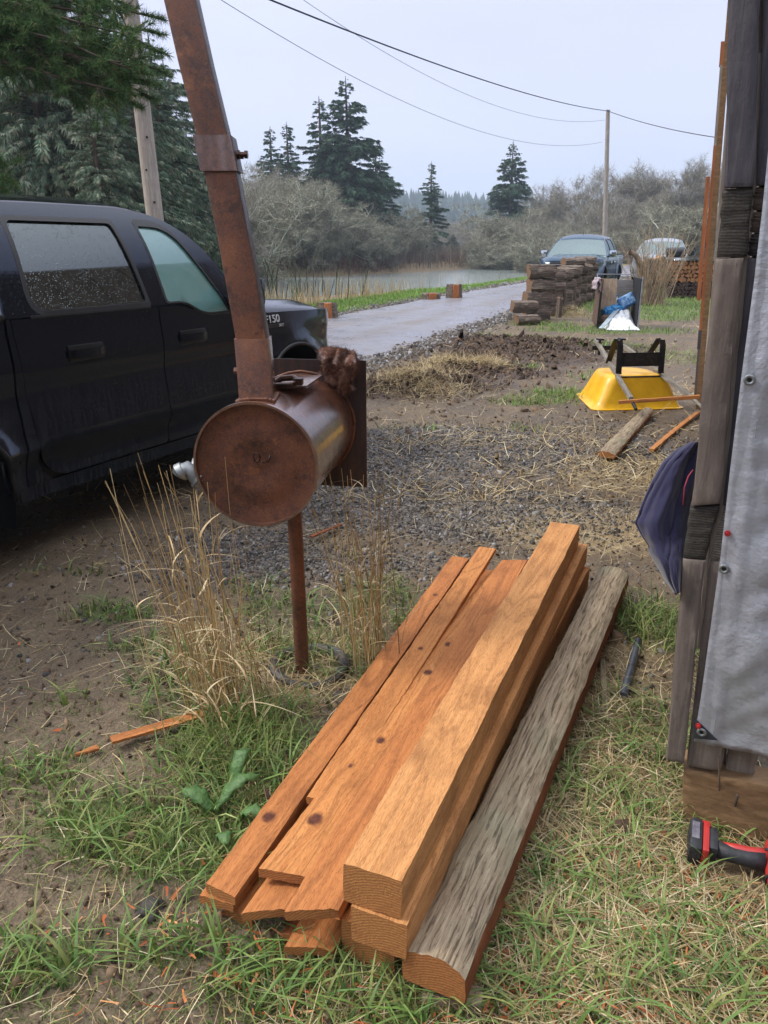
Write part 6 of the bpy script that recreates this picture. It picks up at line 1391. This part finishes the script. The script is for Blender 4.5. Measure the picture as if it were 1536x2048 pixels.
for s_ in (1, -1):
    mb = MB(); mb.bar((-.45, s_*(yl+.13), .21), (LEN+.10, s_*(yl-.07), .615), .038, .045, bev=.006); mb.build('handle', GHW, T_, False)
    mb = MB(); mb.tube([(-.64, s_*(yl+.155), .14), (-.45, s_*(yl+.13), .21)], [.016, .019], 12); mb.build('grip', BST if s_ > 0 else GHW, T_, False, 40)
    # leg: flat steel bent into an inverted U
    lx, ly = .10, s_*(yl+.045); zb_ = .37; mb = MB(); top = .71
    pth = [(lx, ly, zb_), (lx+.02, ly, top-.05), (lx+.05, ly, top), (lx+.13, ly, top+.005), (lx+.17, ly, top-.04), (lx+.36, ly-.03*s_, .44)]
    mb.sweep([(-.03, -.008), (.03, -.008), (.03, .008), (-.03, .008)], pth, up=(1, 0, .2)); mb.box((lx, ly, zb_+.01), (.03, .06, .02), None, 0, .004); mb.build('leg', BST, T_, False, 35)
mb = MB(); mb.box((.105, 0, .52), (.006, 2*(yl+.035), .145), None, 0, .002); pl_ = mb.build('leg_plate', BST, T_, False); mb = MB()
mb.box((.099, 0, .52), (.005, 2*(yl+.0)-.02, .11), None, 0, .002); mb.build('plate_panel', simple('worn_black', '#0d0e10', '#35312d', 30, .6, .1, .3), pl_, False)
mb = MB(); mb.tube([(.09, -yl-.04, .34), (.09, yl+.04, .34)], .008, 8); mb.build('brace', BST, T_, False, 40)
for s_ in (1, -1): mb = MB(); mb.bar((LEN-.05, s_*(yl-.06), .46), (LEN-.05, s_*(yl-.06), .64), .03, .02, bev=.003); mb.box((LEN-.05, s_*(yl-.06), .64), (.1, .06, .02), None, 0, .003); mb.build('axle_bracket', BST, T_, False)
mb = MB(); mb.bar((LEN+.06, -yl+.02, .53), (LEN+.06, yl-.02, .53), .03, .05, bev=.003); mb.build('cross_bar', BST, T_, False)
T_.location.z = 0.01
# loose wood about the wheelbarrow
SLB = [WOODR, GREYW, ENDR]
tb('bark_slab', 'long bark covered slab lying on the gravel in front of the wheelbarrow', (1212, 903), (1297, 815), .075, .085, .145, .05, SLB, 'log', seed=31, dome=.35, rough=.003, nx=60, taper=.25, roll=R(4))
tb('cedar_strip', 'orange cedar strip leaning across the overturned wheelbarrow', (1238, 801), (1400, 790), .21, .30, .03, .035, [WOOD, WOOD, ENDR], 'wood strip', seed=32, nx=40)
tb('cedar_strip', 'orange cedar stick with a notch on the ground in front of the shed side', (1303, 898), (1398, 822), .035, .035, .045, .025, [WOOD, WOOD, ENDR], 'wood strip', seed=33, nx=40, bow=.01)

# ------------------------------------------------------------------ stacked cedar bolts beside the lane
t = NT('weathered_cedar_bolt'); n = t.noise(t.coords('Object', (1.5, 17, 17)), 1.4, 6, .7, .6); n2 = t.noise(t.coords('Object'), 6, 4); n3 = t.noise(t.coords('Object', (3, 45, 45)), 1, 4, .7)
col = t.ramp(n, [(.3, '#2b2522'), (.45, '#574c43'), (.6, '#837668'), (.75, '#a39888')]); col = t.mix(t.mr(n2, .45, .7, 0, .5), col, '#5a4238'); t.set(col=col, rough=.9, normal=t.bump(n3, .7, .01, t.bump(n, 1, .03))); BOLT = t.mat
BOLTE = end_mat('bolt_end', '#8d6e50', '#4a3628')
def bolt_mesh(seed, L, w_, h_):
    r = np.random.default_rng(seed); k = 14; sec = []
    for i in range(k):
        a = 2*math.pi*i/k; q = 1/max(abs(math.cos(a)), abs(math.sin(a)))**.92; sec.append((w_/2*math.cos(a)*q*r.uniform(.86, 1.06), h_/2*math.sin(a)*q*r.uniform(.88, 1.04)))
    nx_ = 9; V = []; 
    for i in range(nx_): 
        for (a, b_) in sec: jj = .012; V.append(((i/(nx_-1)-.5)*L+(r.normal(0, .02) if i in (0, nx_-1) else 0), a+r.normal(0, jj*.7), b_+r.normal(0, jj*.7)))
    F_ = [(i*k+j, i*k+(j+1) % k, (i+1)*k+(j+1) % k, (i+1)*k+j) for i in range(nx_-1) for j in range(k)]; mi = [0]*len(F_); F_ += [tuple(range(k)), tuple((nx_-1)*k+j for j in range(k))]; mi += [1, 1]
    me = bpy.data.meshes.new('cedar_bolt'); me.from_pydata(V, [], F_); me.polygons.foreach_set('material_index', mi); bm = bmesh.new(); bm.from_mesh(me); bmesh.ops.recalc_face_normals(bm, faces=bm.faces[:]); bm.to_mesh(me); bm.free(); me.materials.append(BOLT); me.materials.append(BOLTE)
    me.polygons.foreach_set('use_smooth', [True]*len(me.polygons)); me.set_sharp_from_angle(angle=R(38)); return me
BM = [bolt_mesh(100+i, .56, .42, .30) for i in range(6)]
def bolt(x, y, z, az, roll, sx, sz, label, group='split cedar bolts stacked beside the lane'):
    o = bpy.data.objects.new('cedar_bolt', BM[RNG.integers(0, 6)]); COL.objects.link(o); o.location = (x, y, z); o.rotation_euler = (roll, 0, az); o.scale = (sx, 1, sz); return meta(o, label, 'wood bolt', group)
c0 = G(1068, 638); AZ = R(3); cols_ = 0
stk = thing
SP = [  # px of column centre, row px, count, heights
    (1070, 640, 4, .305, 0), (1099, 630, 4, .28, .25), (1119, 622, 4, .265, .5), (1134, 614, 4, .275, 0), (1146, 609, 4, .28, 0), (1157, 604, 4, .275, 0), (1167, 600, 4, .28, 0)]
for ci, (px, py, n_, hh, tw) in enumerate(SP):
    g_ = G(px, py); z = g_.z
    for k in range(n_):
        sz = hh/.30*RNG.uniform(.92, 1.08); hz = .30*sz
        bolt(g_.x+RNG.normal(0, .02)+(-.03*k if ci == 0 else 0)*-1, g_.y+RNG.normal(0, .03), z+hz/2, AZ+RNG.normal(0, .06)+(0 if ci in (0, 2, 4) else .06), RNG.normal(0, .05), RNG.uniform(.95, 1.05) if ci != 1 else .9, sz,
             'weathered split cedar bolt in the tall stack beside the lane'); z += hz*.97
g_ = G(1053, 648); bolt(g_.x, g_.y-.05, g_.z+.10, AZ, 0, .85, .65, 'small cedar bolt lowest at the left foot of the stack, second from the ground'); g_2 = G(1050, 644); bolt(g_2.x-.02, g_2.y+.12, g_2.z+.33, AZ, .1, .95, .8, 'cedar bolt lying on the lowest one at the left foot of the stack')
for (px, py, zt_) in ((1140, 612, 1.27), (1164, 602, 1.28)):
    g_ = G(px, py); bolt(g_.x, g_.y, zt_, AZ, .05, 1.0, .75, 'single cedar bolt laid on top of the tall stack')
for (px, py, s_) in ((1090, 625, .9), (1108, 628, .8), (1112, 620, .7), (1128, 618, .9), (1139, 612, .8), (1152, 606, .8), (1100, 634, .7)):   # upright splits leaning between the columns
    g_ = G(px, py); o = bpy.data.objects.new('split_plank', BM[RNG.integers(0, 6)]); COL.objects.link(o); o.location = (g_.x+.16, g_.y-.22, g_.z+.33*s_); o.rotation_euler = (0, R(84+RNG.normal(0, 6)), AZ+RNG.normal(0, .2)); o.scale = (1.15*s_, .5, .3)
    meta(o, 'split cedar piece standing upright against the ends of the stack', 'split wood', 'upright splits against the stack')
# chopped stumps on the far verge
STUMPW = simple('split_orange_wood', '#8a4f2c', '#b9743f', 12, .85, bump=.5, stretch=(3, 3, .5))
for (px, py, h_, r_, lb) in ((655, 636, .42, .24, 'split stump with an orange face on the verge in front of the black pickup'), (908, 597, .5, .26, 'pale split block standing on the verge across the lane'), (862, 599, .24, .3, 'low dark log block on the verge left of the pale split block')):
    g_ = G(px, py); mb = MB(); k = 16; sec = [(r_*math.cos(2*math.pi*i/k)*(1+.12*math.sin(i*2.3)), r_*math.sin(2*math.pi*i/k)*(1+.1*math.cos(i*1.7))) for i in range(k)]
    so = thing('stump', lb, 'stump', (g_.x, g_.y, g_.z)); rows = [[(g_.x+a*q, g_.y+b_*q, g_.z-.05+z_*h_+.02*math.sin(a*40)) for a, b_ in sec] for z_, q in ((0, 1.05), (.4, .98), (.95, .93))]; mb.grid(rows, closed=True); mb.f.append(tuple(range(2*k, 3*k))); mb.m.append(0); mb.build('block', BOLT, so, smooth=45)
    mb = MB(); mb.box((g_.x+.03, g_.y-r_*.9, g_.z+h_*.42), (r_*.75, r_*.35, h_*.85), Matrix.Rotation(R(12), 3, 'Z'), 0, .02); mb.build('split_face', STUMPW, so, smooth=40)

# ------------------------------------------------------------------ wooden bin with rubbish
BSC = .86; bc = G(1229, 655); BN = thing('wooden_bin', 'open fronted grey plank bin full of rubbish, in front of the bare shrub', 'bin', bc); BN.rotation_euler = (0, 0, R(-8)); BN.scale = (BSC,)*3
PL = grey_wood('bin_planks', '#6b6663', '#8a8580', '#a39d97', along='X'); sdm = grey_wood('bin_side', '#3e2f26', '#5b4638', '#7c6654', along='X'); WHT = simple('white_sheet', '#c9ccce', '#e8eaea', 6, .45, bump=.4); BLU = simple('blue_bag', '#1f6fa8', '#2f8cc4', 30, .4, bump=.4)
for q in range(4):
    mb = MB(); mb.box((0, .55, .17+.265*q+.0), (.84, .03, .26), None, 0, .004); mb.build('back_plank', PL, BN, False)
mb = MB(); mb.box((-.44, .1, .62), (.035, 1.0, 1.05), Matrix.Rotation(R(3), 3, 'Y'), 0, .005); mb.build('side_panel', sdm, BN, False); mb = MB(); mb.box((.45, .1, .58), (.025, 1.0, 1.15), None, 0, .005); mb.build('side_panel', simple('dark_side', '#15161a', '#2a2b30', 10, .6), BN, False)
PM_ = simple('pale_metal', '#9a9ca6', '#b4b4be', 8, .4, .5)
for (c_, s_) in (((.475, -.40, .6), (.03, .03, 1.2)), ((.485, .58, .65), (.05, .03, 1.1)), ((0, .575, 1.22), (.93, .03, .02))): mb = MB(); mb.box(c_, s_, None, 0, .003); mb.build('metal_rail', PM_, BN, False)
mb = MB(); mb.bar((-.46, -.42, 0), (-.44, -.4, .85), .045, .045, up=(0, 1, 0)); mb.build('corner_post', BLACKP, BN, False); mb = MB(); mb.box((0, .1, .05), (.88, .95, .03)); mb.build('base', sdm, BN, False)
Mb = Matrix.Translation(bc) @ Matrix.Rotation(R(-8), 4, 'Z') @ Matrix.Diagonal((BSC, BSC, BSC, 1))
def bq(x, y, z): return Mb @ Vector((x, y, z))
t_ = MB(); t_.box(bq(-.22, .1, .78), (.36, .02, .62), Matrix.Rotation(R(-6), 3, 'Z') @ Matrix.Rotation(R(-14), 3, 'X'), 0, .004); meta(t_.build('plywood_sheet', grey_wood('tan_ply', '#7d6855', '#94806b', '#ab9984')), 'tan plywood sheet leaning inside the wooden bin', 'plywood')
def cloth_blob(name, label, cat, cen, sx, sy, sz, mat, seed, rough=.5, fr=3.5):
    bm = bmesh.new(); bmesh.ops.create_icosphere(bm, subdivisions=4, radius=1)
    for v in bm.verts:
        n_ = mnoise.noise(v.co*fr+Vector((seed, 0, 0))); n2_ = mnoise.noise(v.co*fr*2.7+Vector((0, seed, 0))); k = 1+rough*(abs(n_)*-1.2+.3)+rough*.4*n2_; v.co = Vector((v.co.x*sx*k, v.co.y*sy*k, max(-.35, v.co.z)*sz*k))
    me = bpy.data.meshes.new(name); bm.to_mesh(me); bm.free(); o = link(name, me, mat, None, smooth=True); o.location = cen; return meta(o, label, cat)
rows = []
for i in range(46):
    u = i/45; row = []
    for j in range(46):
        v_ = j/45; x_ = -.30+.78*u+.10*(float(fbm(v_*4, 3, 2))-.5); y_ = -.85+.95*v_+.12*(float(fbm(u*4, 8, 4))-.5); e_ = min(u, 1-u, v_)*4
        z_ = min(1, e_)*(.06+.34*v_**1.3*(1-.5*abs(u-.6)))+.13*(abs(float(fbm(u*5+v_*3, v_*6, 12))-.5)*2)*min(1, e_*1.5)+.02
        row.append(bq(x_, y_, z_))
    rows.append(row)
o = MB().grid(rows).build('plastic_sheet', WHT, smooth=True); solid(o, .004, 0); meta(o, 'crumpled white plastic sheeting spilling out of the bin front', 'plastic sheet')
cloth_blob('plastic_bag', 'crumpled bright blue bag in the middle of the bin', 'bag', bq(.0, .05, .38), .17, .14, .13, BLU, 5, .6)
cloth_blob('plastic_bag', 'small blue rag of plastic at the left of the bin, under the plywood', 'bag', bq(-.2, -.05, .36), .1, .1, .1, BLU, 8, .7)
t_ = MB(); t_.box(bq(.24, .1, .62), (.34, .1, .26), Matrix.Rotation(R(-28), 3, 'Y') @ Matrix.Rotation(R(-20), 3, 'X'), 0, .04); bo_ = t_.build('feed_bag', simple('printed_bag', '#2a5f96', '#7fa3c4', 14, .4, bump=.4, lo=.45, hi=.6), smooth=True); meta(bo_, 'blue and white printed bag tilted at the right inside the bin', 'bag')
def jug(): 
    c_ = bq(.0, .28, .52); o = thing('plastic_jug', 'white plastic jug standing in the bin behind the blue bags', 'jug', c_); mb = MB(); mb.tube([c_+Vector((0, 0, z_)) for z_ in (-.16, -.14, .04, .09, .13, .17)], [.12, .14, .14, .11, .05, .045], 18); mb.build('body', WHT, o, smooth=40); mb = MB(); mb.cyl(c_+Vector((0, 0, .17)), c_+Vector((0, 0, .2)), .05, 14); mb.build('cap', BLU, o, smooth=40)
jug()
mb = MB(); mb.bar(bq(-.42, -.75, .04), bq(.12, .1, .52), .09, .02, bev=.003); meta(mb.build('metal_strip', simple('pale_blue_metal', '#9fb0ba', '#bccad2', 8, .35, .4)), 'long pale metal strip leaning out of the bin front', 'metal strip')
rows = [[bq(-.50+.05*math.sin(v_*4)+.14*(u-.5)+.02*math.sin(u*20), -.35+.5*v_, 1.16-.45*abs(u-.45)**1.2*1.5+.05*(float(fbm(u*6, v_*6, 2))-.5)) for v_ in np.linspace(0, 1, 16)] for u in np.linspace(0, 1, 20)]
o = MB().grid(rows).build('cloth', simple('mauve_cloth', '#8a7880', '#b5a9ae', 25, .9, bump=.5), smooth=True); solid(o, .02, 0); meta(o, 'mottled grey pink cloth draped over the left side of the bin', 'cloth')
t_ = cloth_blob('cardboard', 'brown soggy cardboard at the bottom left of the bin', 'cardboard', bq(-.22, -.2, .18), .17, .1, .12, sdm, 3, .3)

# ------------------------------------------------------------------ bare shrub with a broken trunk
g_ = G(1303, 610); ST = thing('bare_shrub', 'leafless many stemmed shrub with a broken leaning trunk, right of the wooden bin', 'shrub', g_); r = np.random.default_rng(9)
v, f = quads_tube([(np.array([g_+Vector((-.05, 0, 0)), g_+Vector((-.12, 0, .45)), g_+Vector((-.28, .02, .9)), g_+Vector((-.55, .05, 1.3)), g_+Vector((-.74, .05, 1.42))]), [.12, .10, .085, .07, .06]), (np.array([g_+Vector((-.02, 0, 0)), g_+Vector((.05, .05, .6)), g_+Vector((-.05, .05, 1.2))]), [.08, .06, .03])], 10); link('trunk', mesh_np(v, f), simple('tan_bark', '#6a5645', '#93806b', 9, .9, bump=.6), ST, smooth=True)
P_ = []
for i in range(95):
    a = r.uniform(0, 6.28); q = r.uniform(.03, .4); b0 = np.array([g_.x+q*math.cos(a)*1.2, g_.y+q*math.sin(a), g_.z]); h_ = r.uniform(.8, 2.25); l = np.array([r.normal(0, .22)+.15*math.cos(a), r.normal(0, .2), 1]); us = np.linspace(0, 1, 6)[:, None]; pts = b0+l*h_*us+np.array([r.normal(0, .12), r.normal(0, .1), 0])*us**2; rd = r.uniform(.006, .014); P_.append((pts, np.linspace(rd, rd*.45, 6)))
    for k in range(r.integers(1, 5)): u = r.integers(2, 5); d = l*.7+r.normal(0, .4, 3); d /= np.linalg.norm(d); L = r.uniform(.15, .6); P_.append((np.array([pts[u], pts[u]+d*L*.5, pts[u]+d*L+np.array([0, 0, .05])]), [rd*.6, rd*.45, rd*.3]))
v, f = quads_tube(P_, 4); link('stems', mesh_np(v, f), simple('tan_stems', '#8a7660', '#b29d80', 9, .85, bump=.3), ST, smooth=True)

# ------------------------------------------------------------------ firewood stack
SPLITW = end_mat('split_firewood', '#b48358', '#8a5a38'); SPLITD = end_mat('wet_firewood', '#5c4438', '#35282a')
def fire_mesh(seed, mats):
    r = np.random.default_rng(seed); k = 3 if seed % 3 else 4; rad = .085; sec = [(rad*math.cos(2*math.pi*i/k+.4)*r.uniform(.8, 1.2), rad*math.sin(2*math.pi*i/k+.4)*r.uniform(.8, 1.2)) for i in range(k)]; mb = MB(); mb.sweep(sec, [(0, 0, 0), (0, .4, 0)]); me = bpy.data.meshes.new('firewood'); me.from_pydata(mb.v, [], mb.f); bm = bmesh.new(); bm.from_mesh(me); bmesh.ops.recalc_face_normals(bm, faces=bm.faces[:]); bm.to_mesh(me); bm.free(); me.materials.append(mats); return me
FA = [fire_mesh(i, SPLITW) for i in range(5)]; FB = [fire_mesh(i+9, SPLITD) for i in range(4)]
g_ = G(1338, 597)
for iz in range(9):
    for ix in range(13):
        low = iz < 4; x = g_.x-.0+ix*.125+(iz % 2)*.06+RNG.normal(0, .01)+(.25 if iz > 6 and ix == 0 else 0); z = g_.z+.07+iz*.122
        if iz > 6 and ix < 1: continue
        if not low and ix < 1 and False: continue
        o = bpy.data.objects.new('firewood_log', (FB if low else FA)[RNG.integers(0, 4)]); COL.objects.link(o); o.location = (x-(.0 if low else .2), g_.y+RNG.normal(0, .02), z); o.rotation_euler = (0, RNG.uniform(0, 6.28), RNG.normal(0, .05))
        meta(o, 'dark wet split log in the lower half of the firewood stack' if low else 'orange split log in the upper half of the firewood stack', 'firewood', 'dark lower logs of the firewood stack' if low else 'orange upper logs of the firewood stack')
mb = MB(); mb.box((g_.x+.6, g_.y+.2, g_.z+1.20), (2.0, .55, .025), Matrix.Rotation(R(2), 3, 'Y')); meta(mb.build('cover_sheet', simple('grey_sheet', '#6e7175', '#8a8d90', 8, .5, .3)), 'flat grey sheet covering the firewood stack', 'sheet')
mb = MB(); p_ = Vector((g_.x+.10, g_.y+.15, g_.z+1.36)); mb.tube([p_+Vector((-.28, 0, 0)), p_+Vector((-.26, 0, 0)), p_+Vector((.26, .02, .01)), p_+Vector((.3, .02, .01))], [.11, .15, .16, .12], 16); meta(mb.build('bucket', simple('black_bucket', '#1b1f26', '#343a42', 8, .35), smooth=40), 'black bucket lying on its side on top of the firewood cover', 'bucket')
rock('split_block', 'pale orange split block on top of the left end of the firewood', Vector((g_.x-.38, g_.y+.1, g_.z+1.2)), (.22, .12, .1), simple('fresh_split', '#c28e66', '#dcb08a', 8, .8), 12)

# ------------------------------------------------------------------ poles and wires
PWOOD = grey_wood('pole_wood', '#7b7169', '#978d83', '#b0a89f')
def pole(name, label, base, top, r0, r1):
    o = thing(name, label, 'utility pole', base); mb = MB(); P = [lerp(Vector(base)-Vector((0, 0, .4)), Vector(top), q/8) for q in range(9)]; mb.tube(P, [r0+(r1-r0)*q/8 for q in range(9)], 18); mb.build('pole_shaft', PWOOD, o, smooth=60); return o
b0 = D(333, 640, 15); b0 = Vector((b0.x, b0.y, gz(b0.x, b0.y))); tp = D(258, -250, 13.6)
lp_ = pole('utility_pole', 'weathered wooden utility pole with climbing bolts, behind the black pickup', (D(318, 440, 14.7).x-.0, D(318, 440, 14.7).y, gz(-4.5, 15)), (tp.x, D(318, 440, 14.7).y-.1, tp.z), .17, .13)
mb = MB()
for q in range(9):
    z_ = 1.9+.55*q; x_ = D(318, 440, 14.7).x; 
    k = (z_)/(tp.z); px_ = x_+(tp.x-x_)*k; mb.cyl((px_+.02+.08*(q % 2)-.04, D(318, 440, 14.7).y-.20, z_), (px_+.02+.08*(q % 2)-.04, D(318, 440, 14.7).y-.1, z_), .02, 8)
mb.build('climbing_bolt', DARKSTEEL, lp_)
rb = G(1215, 560); Yp = 52; rx = colfix(1215, 470, Yp); rt_ = ray(1216, 222); zt2 = CAM_H+rt_.z*Yp/rt_.y
rp = pole('utility_pole', 'slim grey utility pole rising behind the steel blue pickup', (rx, Yp, gz(rx, Yp)), (colfix(1216, 222, Yp), Yp, zt2), .16, .12)
mb = MB(); mb.box((colfix(1216, 222, Yp), Yp-.05, zt2+.02), (.2, .1, .08), None, 0, .01); mb.build('insulator', GALV, rp)
TOPP = Vector((colfix(1216, 222, Yp), Yp, zt2))
WIREM = simple('black_wire', '#1b1c20', '#26272b', 5, .6, bump=0); WIREG = simple('grey_wire', '#6d7078', '#80838a', 5, .6, bump=0)
def wire(label, A_, B2, sag, r_, mat, n_=40, twist=0):
    mb = MB(); P = []
    for i in range(n_+1):
        u = i/n_; p = lerp(Vector(A_), Vector(B2), u); p.z -= sag*4*u*(1-u); P.append(p)
    mb.tube(P, r_, 5)
    meta(mb.build('overhead_wire', mat, smooth=True), label, 'wire')
wire('thick black overhead wire running from the top left to the pole behind the blue pickup', D(505, -15, 16), TOPP, .35, .02, WIREM)
wire('black overhead wire from the pole towards the top of the shed', TOPP, D(1440, 276, 34), .15, .02, WIREM)
wire('thin grey overhead wire crossing the lower sky', D(430, -8, 22), Vector((colfix(1205, 284, Yp+6), Yp+6, CAM_H+ray(1205, 284).z*(Yp+6)/ray(1205, 284).y)), 1.5, .011, WIREG)
wire('thin grey overhead wire between the thick black wire and the lower one', D(590, -12, 26), Vector((colfix(1210, 240, Yp+4), Yp+4, CAM_H+ray(1210, 240).z*(Yp+4)/ray(1210, 240).y)), 1.3, .010, WIREG)
mb = MB(); a = D(135, 425, 9.5); b_ = D(141, 398, 9.5); mb.tube([a-Vector((0, 0, 1.6)), b_], .022, 10); meta(mb.build('marker_post', simple('yellow_marker', '#b8921c', '#d0a82a', 9, .5, bump=0), smooth=40), 'thin yellow marker stick showing above the black pickup roof', 'marker')
